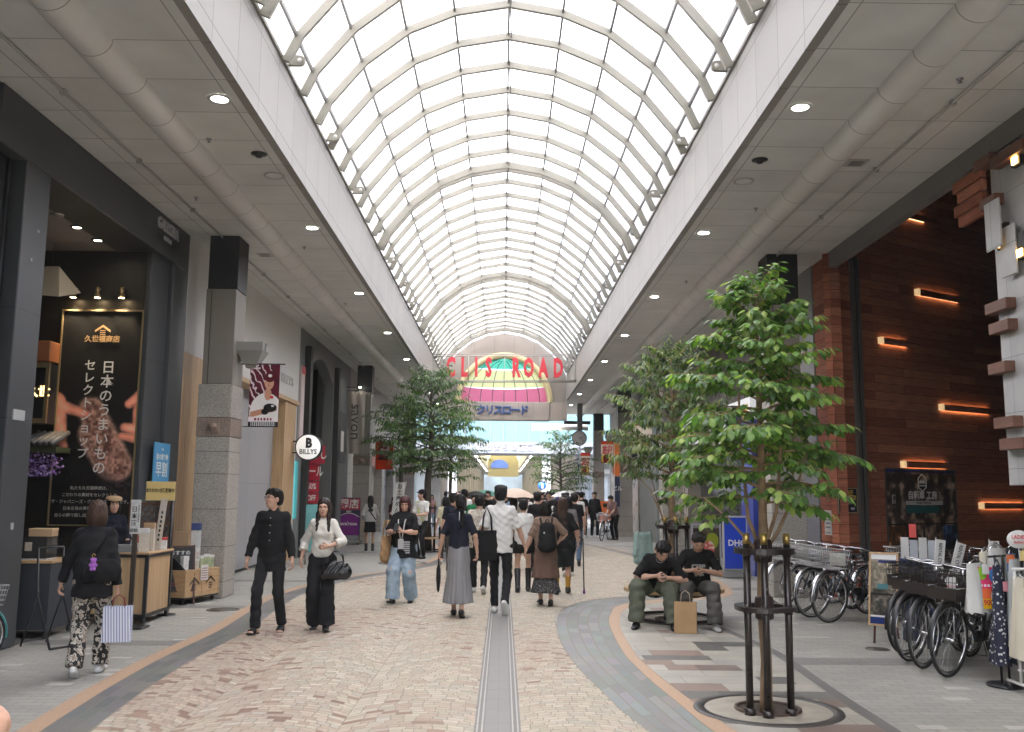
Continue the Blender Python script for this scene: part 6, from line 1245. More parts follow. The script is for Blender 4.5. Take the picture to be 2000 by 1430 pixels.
t = empty('berry_pot', (-4.83, 12.62, .89), 0, 'small pot of red strawberry ornament on the counter', 'ornament'); MB().lathe([(0, 0), (.05, 0), (.06, .1), (.05, .1)], 14).build('pot', M_pkw, t); MB().ell((0, 0, .15), (.045, .045, .055)).build('berry', M_redp, t)
t = empty('lattice_screen', (-4.98, 13.5, 0), 0, 'brown wooden lattice screen behind the counter', 'screen'); mb = MB()
for x in (-.30, .30): mb.box(x-.018, x+.018, -.015, .015, 0, 1.5)
for z in (.95, 1.22, 1.49): mb.box(-.282, .282, -.015, .015, z-.016, z+.016)
for z0 in (.966, 1.236):
    for k in range(6):
        x = -.27+.09*k
        for s in (1, -1): mb.tube([(x if s > 0 else x+.09, -.002*s, z0), (x+.09 if s > 0 else x, -.002*s, z0+.12)], .006, 4); mb.tube([(x if s > 0 else x+.09, -.002*s, z0+.12), (x+.09 if s > 0 else x, -.002*s, z0+.238)], .006, 4)
mb.build('lattice', mat('lattice_brown', (.13, .055, .025), .5), t)
# the sign on a dark post and the yellow one
t = empty('post_sign', (-4.58, 11.9, 0), 0, 'narrow white vertical sign on a dark wooden post before the counter', 'sign'); MB().bbox(-.028, .028, -.02, .02, 0, 1.18, .004).build('post', mat('post_brown', (.035, .024, .016), .6, var=.2), t); MB().bbox(-.2, .2, -.14, .14, 0, .02, .004).build('foot', M_bkp, t)
MB().bbox(-.062, .062, -.032, -.022, 1.14, 1.56, .003).build('board', M_pkw, t)
for i, ch in enumerate('日本酒'): text(ch, .075, M_blk, face_front(-.012, -.034, 1.44-.085*i), t, 'lettering', .0006, .001)
for i, ch in enumerate('きき酒できます'): text(ch, .028, M_blk, face_front(.042, -.034, 1.48-.032*i), t, 'lettering', .0005, .0005)
text('試飲', .05, M_blk, face_front(-.01, -.034, 1.18), t, 'lettering', .0005, .0005)
t = empty('yellow_sign', (-4.73, 13.12, 0), 0, 'pale yellow sign with dark kanji on a tall black post behind the counter', 'sign'); MB().tube([(.16, .02, 0), (.16, .02, 1.6)], .022, 8).build('post', M_bkp, t); MB().bbox(-.2, .2, -.02, .0, 1.54, 1.80, .003).build('board', mat('pale_yellow', (.66, .50, .20), .6, var=.05), t); text('あたたかい甘酒販売中!', .062, mat('brown_ink', (.07, .04, .01), .5), face_front(0, -.023, 1.675), t, 'lettering', .0006, .002, sx=.62); MB().lathe([(0, .015), (.12, .015), (.13, 0)], 16, 0, None, Matrix.Translation((.16, .02, 0))).build('foot', M_bkp, t)
# chalkboard and the crate cart
t = empty('chalkboard', (-4.78, 14.28, 0), math.radians(28), 'black chalk A board with red and white handwriting between counter and crate cart', 'chalkboard'); TB2 = Matrix.Rotation(math.radians(-12), 4, 'X'); mb = MB()
for x in (-.21, .19): mb.box(x, x+.025, -.01, .015, 0, .88, 0, None, TB2)
for z in (.2, .86): mb.box(-.185, .19, -.01, .015, z-.012, z+.012, 0, None, TB2)
mb.build('frame', mat('dark_red_frame', (.06, .018, .012), .5), t); MB().box(-.185, .19, -.004, .01, .212, .848, 0, None, TB2).build('slate', mat('slate', (.012, .013, .013), .6), t)
M_chk = mat('chalk', (.6, .62, .6), .8); M_chr2 = mat('red_chalk', (.5, .08, .08), .8)
for i, (s, z, sz, m) in enumerate((('おすすめ', .76, .075, M_chk), ('もち', .62, .14, M_chk), ('豆大福', .47, .07, M_chk), ('だし', .385, .07, M_chr2), ('二五〇円', .30, .06, M_chr2))): text(s, sz, m, TB2 @ face_front(0, -.007, z), t, 'lettering', .0005, .001)
for x in (-.2, .2): MB().tube([(x, .16, .8), (x, .42, 0)], .011, 5).build('rear_leg', MATS['dark_red_frame'], t)
t = empty('crate_cart', (-4.80, 14.72, 0), math.radians(72), 'low wooden crate cart with black roof emblems and snack packets', 'cart')
MB().bbox(-.42, .42, -.24, .24, .10, .50, .004).build('crate', M_lwoodh, t); mb = MB()
for x in (-.41, 0, .41): mb.box(x-.012, x+.012, -.247, -.2405, .10, .50)
for z in (.11, .40, .49): mb.box(-.42, .42, -.2465, -.2405, z-.01, z+.01)
mb.build('battens', M_lwood, t); mb = MB()
for cx in (-.2, .2):
    for s in (-1, 1): mb.add([(cx, -.2475, .385), (cx, -.2475, .355), (cx+s*.12, -.2475, .27), (cx+s*.12, -.2475, .30)], [(0, 1, 2, 3)])
    for k in range(3): mb.box(cx-.04, cx+.04, -.249, -.2465, .20+.035*k, .214+.035*k)
mb.build('roof_emblems', M_bkp, t); MB().box(-.43, .43, -.24, .25, .075, .098).build('base', M_bkp, t)
for x in (-.36, .36):
    for y in (-.18, .18): mb = MB(); mb.tube([(x-.012, y, .035), (x+.012, y, .035)], .034, 10); mb.build('caster', M_bkp, t)
MB().add([(-.42, -.23, .502), (-.42, .23, .502), (-.42, .23, .80), (-.42, 0, .70), (-.40, -.23, .502), (-.40, .23, .502), (-.40, .23, .80), (-.40, 0, .70)], [(0, 1, 2, 3), (7, 6, 5, 4), (0, 4, 5, 1), (1, 5, 6, 2), (2, 6, 7, 3), (3, 7, 4, 0)]).build('black_end', M_bkp, t)
def cartp(x, y): a = math.radians(72); return (-4.80+x*math.cos(a)-y*math.sin(a), 14.72+x*math.sin(a)+y*math.cos(a))
r = random.Random(9); k = 0
for i, (cx, cyy, w, h, m, what) in enumerate(((-.32, -.14, .12, .2, M_pkw, 'leaflet pack'), (-.18, -.12, .12, .16, M_pkw, 'clear packet'), (-.05, -.13, .11, .14, M_pkt, 'cream packet'), (.08, -.13, .11, .18, M_grn, 'pale green bag'), (.2, -.14, .11, .2, M_grn, 'green tea bag'), (.33, -.13, .12, .18, M_grn, 'light green bag'), (-.25, .1, .24, .26, MATS['tag_blue'], 'blue topped tray'), (.1, .1, .14, .3, M_pkw, 'white tall packet'), (.28, .1, .12, .28, M_pkt, 'cream tall packet'))):
    x, y = cartp(cx, cyy); thing_box('snack_packet', x, y, .503, w, .06, h, m, f'{what} standing {"in the front" if cyy < 0 else "in the back"} row on the crate cart, {["street side first", "second", "third", "fourth", "fifth", "column side last", "first", "second", "third"][i]}', 'snack packet', math.radians(72)+r.uniform(-.3, .3), M_pkw, 'packets on the crate cart')
t = empty('paper_price_list', (cartp(.02, -.255)[0], cartp(.02, -.255)[1], .33), math.radians(72), 'white handwritten paper sheet on the front of the crate cart', 'notice'); MB().box(-.09, .09, -.003, .0, 0, .23).build('sheet', M_pkw, t); mb = MB(); [mb.box(-.07, .07, -.0045, -.0032, .03+.035*q, .042+.035*q) for q in range(5)]; mb.build('handwriting', mat('ink_red', (.3, .12, .1), .6), t)
thing_box('cardboard_box', -5.05, 15.02, .62, .3, .24, .42, M_card, 'brown paper box standing behind the crate cart', 'box'); thing_box('stool', -5.05, 15.02, 0, .32, .26, .617, M_lwood, 'pale wooden stand carrying the brown box by the column', 'stand')
thing_box('flyer_rack', -4.84, 15.08, .62, .12, .12, .55, M_pkw, 'tall flyer holder with coloured cards beside the granite column', 'holder', 0, MATS['tag_blue']); thing_box('stand', -4.84, 15.08, 0, .14, .13, .617, M_card, 'narrow stand under the tall flyer holder', 'stand') 
# dark table with acrylic case
t = empty('dark_table', (-5.55, 11.25, 0), 0, 'dark cloth covered table just inside the shop entrance', 'table'); MB().bbox(-.48, .42, -.32, .35, .84, .87, .004).build('top', M_lwoodh, t); MB().box(-.46, .40, -.30, .33, .10, .838).build('cloth', M_c5, t)
for x in (-.44, .38):
    for y in (-.28, .31): mb = MB(); mb.tube([(x-.015, y, .045), (x+.015, y, .045)], .044, 10); mb.build('caster', M_bkp, t)
t = empty('acrylic_case', (-5.42, 11.2, .872), 0, 'smoky clear display case on the dark table', 'display case'); mb = MB()
MB().box(-.15, .15, -.13, .13, 0, .012).build('base', M_pkw, t); MB().bbox(-.15, .15, -.13, .13, .014, .26, .004).build('cover', mat('smoked_acrylic', (.045, .045, .045), .08, spec=.7), t); mb = MB(); mb.box(-.1, -.02, -.135, -.131, .1, .2); mb.build('card', M_pkt, t)
thing_box('cardboard_box', -5.38, 11.2, 1.135, .26, .2, .09, M_card, 'open brown cardboard box on top of the display case', 'box', .1, mat('card_light', (.55, .40, .22), .8))
t = empty('sloping_frame', (-4.8, 10.42, 0), math.radians(65), 'empty black folding display frame on the pavement by the entrance', 'stand'); mb = MB()
for y in (-.16, .16): mb.tube([(y, -.12, .01), (y, .12, .55), (y, .16, 1.05)], .013, 6)
mb.tube([(-.16, -.12, .01), (.16, -.12, .01)], .013, 6); mb.tube([(-.16, .16, 1.05), (.16, .16, 1.05)], .013, 6); mb.build('frame', M_bkp, t)
for y in (-.16, .16): MB().tube([(y, .10, .6), (y, .32, .01)], .011, 6).build('rear_leg', M_bkp, t)
# ================================================================ PEOPLE : signed distance figures meshed as one continuous surface
def V3(*a): return np.array(a, float)
def cap(a, b, ra, rb=None, m=0, k=.02, cuts=()): return dict(t='c', a=V3(*a), b=V3(*b), ra=ra, rb=ra if rb is None else rb, m=m, k=k, cuts=cuts)
def ecap(a, b, ra, rb, u=(1, 0, 0), m=0, k=.03, cuts=(), pleat=None): return dict(t='e', a=V3(*a), b=V3(*b), ra=ra, rb=rb, u=V3(*u), m=m, k=k, cuts=cuts, pleat=pleat)
def ell(c, r, R=None, m=0, k=.015, sub=False, cuts=()): return dict(t='l', c=V3(*c), r=V3(*r), R=R, m=m, k=k, sub=sub, cuts=cuts)
def bounds(p, pad):
    if p['t'] == 'l': r = max(p['r']); return p['c']-r-pad, p['c']+r+pad
    ra = p['ra'] if p['t'] == 'c' else max(p['ra']); rb = p['rb'] if p['t'] == 'c' else max(p['rb'])
    ex = 1.25 if p['t'] == 'e' else 1
    return np.minimum(p['a']-ra*ex, p['b']-rb*ex)-pad, np.maximum(p['a']+ra*ex, p['b']+rb*ex)+pad
def dist(p, X):
    if p['t'] == 'c':
        ba = p['b']-p['a']; pa = X-p['a']; h = np.clip(pa@ba/max(1e-12, ba@ba), 0, 1); d = np.sqrt(((pa-h[..., None]*ba)**2).sum(-1))-(p['ra']+(p['rb']-p['ra'])*h)
    elif p['t'] == 'l':
        q = X-p['c']
        if p['R'] is not None: q = q@p['R']
        g = np.sqrt(((q/p['r'])**2).sum(-1)); d = (g-1)*min(p['r'])*np.clip(.6+.4*g, .6, 1.3)
    else:
        ba = p['b']-p['a']; L = np.linalg.norm(ba); w = ba/L; u = p['u']-w*(p['u']@w); u /= np.linalg.norm(u); v = np.cross(w, u); pa = X-p['a']; s = pa@w; h = np.clip(s/L, 0, 1)
        rx = p['ra'][0]+(p['rb'][0]-p['ra'][0])*h; ry = p['ra'][1]+(p['rb'][1]-p['ra'][1])*h; x = pa@u; y = pa@v; z = s-h*L; mn = np.minimum(rx, ry)
        if p['pleat']:
            n, amp = p['pleat']; f = 1+amp*h*np.sin(n*np.arctan2(y/ry, x/rx)+3*np.sin(2*np.arctan2(y, x))); rx = rx*f; ry = ry*f
        d = (np.sqrt((x/rx)**2+(y/ry)**2+(z/mn)**2)-1)*mn
    for c, n in p['cuts']: d = np.maximum(d, (X-V3(*c))@V3(*n))
    return d
def smin(a, b, k): h = np.maximum(k-np.abs(a-b), 0)/k; return np.minimum(a, b)-h*h*k*.25
def sdf_mesh(prims, vox, noise=None, cuts=()):
    lo = np.min([bounds(p, .03)[0] for p in prims if not p.get('sub')], 0); hi = np.max([bounds(p, .03)[1] for p in prims if not p.get('sub')], 0)
    n = np.ceil((hi-lo)/vox).astype(int)+2; ax = [lo[i]+vox*np.arange(n[i]) for i in range(3)]; D = np.full(tuple(n), .3)
    for p in prims:
        a, b = bounds(p, .05+vox*2); i0 = np.maximum(0, ((a-lo)/vox).astype(int)); i1 = np.minimum(n, ((b-lo)/vox).astype(int)+2)
        if (i1 <= i0).any(): continue
        sl = tuple(slice(i0[i], i1[i]) for i in range(3)); X = np.stack(np.meshgrid(*[ax[i][sl[i]] for i in range(3)], indexing='ij'), -1); d = dist(p, X)
        if p.get('sub'): D[sl] = -smin(-D[sl], d, p['k'])
        else: D[sl] = smin(D[sl], d, p['k'])
    if noise is not None or cuts:
        X = np.stack(np.meshgrid(*ax, indexing='ij'), -1)
        if noise is not None: near = np.abs(D) < .06; D[near] += noise(X[near])
        for c, nn in cuts: D = np.maximum(D, (X-V3(*c))@V3(*nn))
    s = D < 0; c8 = [(i, j, k) for i in (0, 1) for j in (0, 1) for k in (0, 1)]; m = tuple(q-1 for q in n)
    def cr(A, o): return A[o[0]:o[0]+m[0], o[1]:o[1]+m[1], o[2]:o[2]+m[2]]
    cnt = sum(cr(s, o).astype(np.int8) for o in c8); act = (cnt > 0) & (cnt < 8); idx = np.argwhere(act); cv = {o: D[idx[:, 0]+o[0], idx[:, 1]+o[1], idx[:, 2]+o[2]] for o in c8}
    P = np.zeros((len(idx), 3)); N = np.zeros(len(idx))
    for o in c8:
        for a in range(3):
            if o[a] == 0:
                q = list(o); q[a] = 1; q = tuple(q); d0, d1 = cv[o], cv[q]; x = (d0 < 0) != (d1 < 0); t = d0[x]/(d0[x]-d1[x]); pt = np.tile(np.array(o, float), (x.sum(), 1)); pt[:, a] += t; P[x] += pt; N[x] += 1
    P = lo+vox*(idx+P/N[:, None]); G = np.full(m, -1, int); G[tuple(idx.T)] = np.arange(len(idx)); F = []
    for a in range(3):
        b, c = (a+1) % 3, (a+2) % 3; sl0 = [slice(1, m[i]) for i in range(3)]; sl0[a] = slice(0, m[a]); sl1 = list(sl0); sl1[a] = slice(1, m[a]+1); s0 = s[tuple(sl0)]; s1 = s[tuple(sl1)]; e = np.argwhere(s0 != s1)
        if not len(e): continue
        fl = s0[tuple(e.T)]; base = e.copy()
        for i in range(3):
            if i != a: base[:, i] += 1
        def g(db, dc): q = base.copy(); q[:, b] -= db; q[:, c] -= dc; return G[tuple(q.T)]
        quad = np.stack([g(1, 1), g(0, 1), g(0, 0), g(1, 0)], 1); quad[~fl] = quad[~fl][:, ::-1]; F.append(quad)
    F = np.concatenate(F); F = F[(F >= 0).all(1)]
    return P, F
def mats_of(prims, P, F):
    C = P[F].mean(1); best = np.full(len(C), 9.); mi = np.zeros(len(C), int)
    for p in prims:
        if p.get('sub'): continue
        d = dist(p, C); x = d < best; best[x] = d[x]; mi[x] = p['m']
    return mi
def mesh_obj(name, P, F, mats, mi=None, parent=None):
    me = bpy.data.meshes.new(name); me.vertices.add(len(P)); me.vertices.foreach_set('co', P.ravel().astype(np.float32)); me.loops.add(F.size); me.polygons.add(len(F))
    me.loops.foreach_set('vertex_index', F.ravel().astype(np.int32)); me.polygons.foreach_set('loop_start', np.arange(0, F.size, 4, dtype=np.int32)); me.polygons.foreach_set('loop_total', np.full(len(F), 4, np.int32)) if 0 else None
    me.polygons.foreach_set('use_smooth', np.ones(len(F), bool))
    for m in mats: me.materials.append(m)
    if mi is not None: me.polygons.foreach_set('material_index', mi.astype(np.int32))
    me.update(); me.validate(); o = bpy.data.objects.new(name, me); COL.objects.link(o)
    if parent is not None: o.parent = parent
    return o
def wrinkle(amp, fx, fy, fz, seed):
    r = np.random.RandomState(seed); A = r.uniform(.6, 1.4, (4, 3))*np.array([fx, fy, fz]); A *= r.choice([-1, 1], (4, 3)); ph = r.uniform(0, 6, 4)
    def f(X): q = [np.sin(X@A[i]+ph[i]) for i in range(4)]; return amp*(q[0]*q[1]+q[2]*q[3])*.7
    return f
def unit(v): v = np.asarray(v, float); return v/max(1e-9, np.linalg.norm(v))
def ik(a, b, l1, l2, pole):
    d = b-a; L = min(np.linalg.norm(d), (l1+l2)*.999); u = unit(d); b = a+u*L; x = (l1*l1-l2*l2+L*L)/(2*L); h = math.sqrt(max(0, l1*l1-x*x)); p = unit(np.asarray(pole, float)-u*(np.asarray(pole, float)@u)); return a+u*x+p*h, b
def rotm(yaw, pitch, roll=0):
    """yaw>0 turns to the figure's left, pitch>0 looks down"""
    cy, sy = math.cos(yaw), math.sin(yaw); cp, sp = math.cos(-pitch), math.sin(-pitch); cr, sr = math.cos(roll), math.sin(roll)
    return np.array([[cy, -sy, 0], [sy, cy, 0], [0, 0, 1]])@np.array([[1, 0, 0], [0, cp, -sp], [0, sp, cp]])@np.array([[cr, 0, sr], [0, 1, 0], [-sr, 0, cr]])
SKIN = mat('skin', (.50, .30, .215), .5, var=.05, vscale=12); SKIN2 = mat('skin_tan', (.43, .25, .17), .5, var=.05, vscale=12); LIP = mat('lip', (.33, .10, .09), .45); EYE = mat('eye_dark', (.014, .010, .009), .2); M_hair = mat('black_hair', (.010, .008, .007), .62, var=.4, vscale=60, spec=.25); M_hairb = mat('brown_hair', (.045, .024, .016), .6, var=.4, vscale=60, spec=.25); M_hairr = mat('red_brown_hair', (.06, .016, .016), .55, var=.4, vscale=60, spec=.3)
def cloth(name, c, r=.85, var=.1, vs=25, bump=.25): return mat(name, c, r, var=var, vscale=vs, bump=bump, bscale=260, spec=.2)
K_black = cloth('black_cotton', (.011, .011, .012)); K_blk2 = cloth('black_twill', (.016, .016, .018)); K_navy = cloth('navy_knit', (.012, .014, .024)); K_white = cloth('white_cotton', (.62, .61, .58), var=.04); K_cream = cloth('cream_blouse', (.60, .57, .51), var=.05); K_green = cloth('green_grey_twill', (.105, .115, .085)); K_grey = cloth('grey_brown_twill', (.085, .08, .075)); K_brown = cloth('brown_linen', (.13, .08, .06)); K_brown2 = cloth('brown_top', (.20, .135, .10)); K_greyk = cloth('pale_grey_knit', (.40, .39, .37)); K_maroon = cloth('maroon_cotton', (.06, .015, .018)); K_shoe = mat('black_shoe', (.012, .012, .012), .45); K_wshoe = mat('white_shoe', (.6, .6, .58), .5); K_gshoe = mat('grey_shoe', (.34, .34, .33), .6); K_yel = cloth('mustard_sock', (.42, .22, .03))
def denim(name, c, dark):
    m = mat(name, c, .85, var=.28, vscale=7, bump=.3, bscale=200, spec=.2); return m
K_jean = denim('light_denim', (.28, .36, .43), .3); K_jean2 = denim('mid_denim', (.09, .13, .20), .3)
def speck(name, a, b, sc, th, c=None):
    m = bpy.data.materials.new(name); m.use_nodes = True; n = m.node_tree.nodes; L = m.node_tree.links; bs = n['Principled BSDF']; g = n.new('ShaderNodeTexCoord'); v = n.new('ShaderNodeTexNoise'); v.inputs['Scale'].default_value = sc; v.inputs['Detail'].default_value = 2; v.inputs['Distortion'].default_value = 1.2; L.new(g.outputs['Object'], v.inputs['Vector']); r = n.new('ShaderNodeValToRGB'); r.color_ramp.interpolation = 'CONSTANT'; r.color_ramp.elements[0].color = (*a, 1); r.color_ramp.elements[1].color = (*b, 1); r.color_ramp.elements[1].position = th
    if c: e = r.color_ramp.elements.new(th+.09); e.color = (*c, 1)
    L.new(v.outputs['Fac'], r.inputs[0]); L.new(r.outputs[0], bs.inputs['Base Color']); bs.inputs['Roughness'].default_value = .85; return m
K_flor = speck('floral_print', (.014, .013, .013), (.55, .50, .42), 17, .50, (.30, .24, .2)); K_spk = speck('speckled_print', (.02, .019, .02), (.28, .27, .26), 55, .60); K_camo = speck('beige_pattern', (.50, .45, .38), (.30, .26, .2), 14, .55)
def pleatm():
    m = bpy.data.materials.new('grey_pleats'); m.use_nodes = True; n = m.node_tree.nodes; L = m.node_tree.links; b = n['Principled BSDF']; b.inputs['Base Color'].default_value = (.20, .195, .20, 1); b.inputs['Roughness'].default_value = .42; b.inputs['Sheen Weight'].default_value = .2; return m
K_pleat = pleatm()
PEOPLE = []
def person(label, loc, face, h=1.68, girth=1., female=False, skin=None, hair='short', hairm=None, top=None, bottom=None, shoes=None, ankles=None, toes=(0, 0), pelvis=(0, 0, .93), lean=0, neck=0, tilt=0, hyaw=0, hpitch=0, wrists=None, poles=None, fingers=.5, vox=.008, lod=0, extra=None, group=None, kneepole=None, hdir=None, fyaw=(.1, -.1), sway=0):
    """local frame: +Y ahead, +X the figure's right.  index 0 = left (-X), 1 = right (+X)"""
    s = h/1.70; skin = skin or SKIN; hairm = hairm or M_hair; q = lambda *a: V3(*a)*s
    P = q(*pelvis); cl, sl_ = math.cos(lean), math.sin(lean); upv = unit(V3(sway, sl_, cl)); fwd = unit(V3(0, cl, -sl_)); rt = unit(np.cross(fwd, upv)); fwd = np.cross(upv, rt)
    ch = P+upv*.40*s; nk = P+upv*.515*s+fwd*(-.01*s); n2 = lean+neck; hup = V3(tilt, math.sin(n2*.8), math.cos(n2*.8)); Hc = nk+unit(hup)*.155*s+fwd*.02*s
    sw = (.130 if female else .152)*s*(.55+.45*girth); SH = [P+upv*.462*s-rt*sw, P+upv*.462*s+rt*sw]; hp = [P+V3(-.085*s, 0, -.02*s), P+V3(.085*s, 0, -.02*s)]
    ank = [q(*a) for a in (ankles or ((-.10, .02, .085), (.10, -.02, .085)))]; kp = kneepole or ((-.1, 1, 0), (.1, 1, 0)); KN = []; AN = []
    for i in (0, 1): kk, aa = ik(hp[i], ank[i], .435*s, .425*s, kp[i]); KN.append(kk); AN.append(aa)
    wr = [q(*a) for a in (wrists or ((-.25, .02, .86), (.25, .02, .86)))]; EL = []; WR = []; pp = poles or ((-.5, -1, -.2), (.5, -1, -.2))
    for i in (0, 1): e, w = ik(SH[i], wr[i], .285*s, .25*s, pp[i]); EL.append(e); WR.append(w)
    hl = lambda c, R=rotm(hyaw, hpitch): Hc+R@(V3(*c)*s*1.03); HR = rotm(hyaw, hpitch); HS = 1.03*s
    def he(c, r, m=0, k=.012, sub=False): return ell(hl(c), V3(*r)*HS, HR, m, k*s, sub)
    g = girth; body = []
    if lod < 2:
        body += [he((0, -.012, .030), (.074, .092, .084)), he((0, .024, -.030), (.060, .062, .080), k=.03), he((0, .044, -.082), (.038, .040, .030), k=.03), he((0, .075, .022), (.046, .022, .014), k=.02), he((.036, .062, -.028), (.022, .02, .022), k=.02), he((-.036, .062, -.028), (.022, .02, .022), k=.02),
                 cap(hl((0, .086, .004)), hl((0, .103, -.030)), .008*HS, .0125*HS, 0, .012), he((.031, .096, .003), (.016, .012, .010), k=.01, sub=True), he((-.031, .096, .003), (.016, .012, .010), k=.01, sub=True), he((0, .086, -.060), (.021, .010, .009), k=.01), he((.077, -.004, -.012), (.010, .02, .031)), he((-.077, -.004, -.012), (.010, .02, .031))]
    else: body += [he((0, -.005, .025), (.074, .092, .09)), he((0, .024, -.04), (.058, .058, .085), k=.03), cap(hl((0, .085, .0)), hl((0, .1, -.03)), .01*HS, .013*HS, 0, .012)]
    body += [cap(nk-upv*.03*s, hl((0, -.012, -.06)), (.058 if not female else .050)*s, (.054 if not female else .046)*s, 0, .03), ecap(P, ch, (.12*s*g, .085*s*g), (.125*s*g, .085*s*g), rt), cap(nk-upv*.05*s-rt*.04*s, SH[0], .045*s, .040*s, 0, .04), cap(nk-upv*.05*s+rt*.04*s, SH[1], .045*s, .040*s, 0, .04)]
    ls = .78 if (bottom or {}).get('kind', 'trousers') == 'trousers' else 1.
    fem = .9 if female else 1
    for i in (0, 1):
        body += [cap(SH[i], EL[i], .045*s*fem*g, .037*s*fem*g, 0, .03), cap(EL[i], WR[i], .036*s*fem*g, .024*s*fem, 0, .02), cap(EL[i]*.7+WR[i]*.3, EL[i]*.55+WR[i]*.45, .037*s*fem*g, .033*s*fem*g, 0, .03)]
        sx = -1 if i == 0 else 1; fd = unit(hdir[i]) if hdir and hdir[i] is not None else unit(unit(WR[i]-EL[i])+V3(0, 0, -.25)); inn = unit(V3(-sx, .15, 0)-fd*(V3(-sx, .15, 0)@fd)); ac = np.cross(fd, inn)   # inn = palm normal
        pc = WR[i]+fd*.045*s; body.append(ecap(WR[i]+fd*.01*s, WR[i]+fd*.075*s, (.026*s, .014*s), (.038*s, .0135*s), ac, 0, .012))
        if lod < 2:
            for j, (o, ln) in enumerate(((-.028, .060), (-.0095, .072), (.0095, .068), (.028, .054))):
                b0 = WR[i]+fd*.080*s+ac*o*s; c1, c2 = fingers*.8, fingers*1.9; d1 = fd*math.cos(c1)+inn*math.sin(c1); d2 = fd*math.cos(c2)+inn*math.sin(c2); b1 = b0+d1*ln*.55*s; body += [cap(b0, b1, .0088*s, .008*s, 0, .006), cap(b1, b1+d2*ln*.55*s, .008*s, .0068*s, 0, .004)]
            tf = 1 if (ac@V3(0, 1, .0)) > 0 else -1; t0 = WR[i]+fd*.03*s+ac*tf*.026*s+inn*.006*s; t1 = t0+(fd*.6+ac*tf*.55+inn*.35)*.042*s; body += [cap(t0, t1, .012*s, .010*s, 0, .012), cap(t1, t1+(fd*.85+inn*.5)*.032*s, .010*s, .0078*s, 0, .004)]
        body += [cap(hp[i]*.85+KN[i]*.15, KN[i], .068*s*g*ls, .048*s*g*ls, 0, .03), cap(KN[i], AN[i], .046*s*g*ls, .034*s, 0, .03), cap(KN[i]*.75+AN[i]*.25+V3(0, -.012*s, 0), KN[i]*.55+AN[i]*.45+V3(0, -.012*s, 0), .048*s*g*ls, .04*s*g*ls, 0, .03)]
    # ---- garments
    parts = []; T = dict(sleeve='short', loose=1., hem=-.10, m=K_black, neck='crew'); T.update(top or {}); lo = T['loose']; tors = []
    hemp = P+upv*T['hem']*s; fw = .93 if female else 1
    hx = T.get('hemw', 1.)
    tors += [ecap(hemp, P+upv*.12*s, (.150*s*g*lo*hx*fw, .112*s*g*lo*hx), (.142*s*g*lo*fw, .105*s*g*lo), rt, 0, .05, ((hemp, -upv),)), ecap(P+upv*.10*s, P+upv*.39*s, (.142*s*g*lo*fw, .105*s*g*lo), (.163*s*g*fw*(.6+.4*lo), .112*s*g*(.6+.4*lo)), rt, 0, .05), cap(nk-upv*.045*s-rt*.035*s, SH[0]-rt*.0*s, .054*s, .050*s, 0, .05), cap(nk-upv*.045*s+rt*.035*s, SH[1], .054*s, .050*s, 0, .05), cap(P+upv*.46*s, nk-upv*.015*s, .075*s, .054*s, 0, .05)]
    if female and T.get('bust', 1): tors += [ell(P+upv*.33*s+fwd*.075*s+rt*.06*s*sx_, V3(.062, .055, .06)*s*g, None, 0, .04) for sx_ in (-1, 1)]
    sl = T['sleeve']; sr_ = .054*s*fem*(.5+.5*g)*T.get('slw', 1.)
    for i in (0, 1):
        if sl == 'none': continue
        if sl == 'short': e = SH[i]+(EL[i]-SH[i])*T.get('sllen', .78); tors.append(cap(SH[i]-upv*.004*s, e+unit(EL[i]-SH[i])*.03*s, min(sr_, .051*s), sr_*1.05, 0, .04, ((e, unit(EL[i]-SH[i])),)))
        else:
            e = EL[i]+(WR[i]-EL[i])*T.get('sllen', .96); dv = unit(WR[i]-EL[i]); tors += [cap(SH[i]-upv*.004*s, EL[i], min(sr_, .051*s), sr_*.9, 0, .04), cap(EL[i], e+dv*.03*s, sr_*.88, sr_*.75*T.get('cuff', 1.), 0, .03, ((e, dv),))]
    if T['neck'] == 'collar': tors.append(cap(nk+upv*.0*s, nk+upv*.035*s+fwd*.004*s, .066*s, .062*s, 0, .01))
    if T['neck'] == 'high': tors.append(cap(nk, nk+upv*.05*s+fwd*.012*s, .06*s, .058*s, 0, .01))
    B = dict(kind='trousers', m=K_black, wide=1., hem=.05); B.update(bottom or {}); low = []; w = B['wide']
    if B['kind'] in ('trousers', 'shorts'):
        low.append(ecap(P+V3(0, 0, .10*s) if lean < .3 else P+upv*.07*s, P+V3(0, 0, -.05*s), (.128*s*g*fw, .095*s*g), (.150*s*g, .11*s*g), (1, 0, 0), 0, .05))
        if B.get('waist'): low.append(ecap(P+upv*B['waist']*s, P, (.118*s*g, .09*s*g), (.145*s*g, .105*s*g), rt, 0, .05))
        for i in (0, 1):
            tw = (.086*(.55+.45*w))*s*g
            if B['kind'] == 'shorts': e = hp[i]+(KN[i]-hp[i])*B.get('len', .6); dv = unit(KN[i]-hp[i]); low.append(cap(hp[i], e+dv*.03, tw*1.05, tw*B.get('flare', 1.05), 0, .04, ((e, dv),)))
            else:
                dv = unit(AN[i]-KN[i]); e = KN[i]+(AN[i]-KN[i])*B.get('len', 1.02); low += [cap(hp[i], KN[i], tw*1.04, .064*w*s*g, 0, .04), cap(KN[i], e+dv*.03*s, .064*w*s*g, .056*w*B.get('flare', 1.)*s*(.6+.4*g), 0, .03, ((e, dv),))]
    elif B['kind'] == 'skirt':
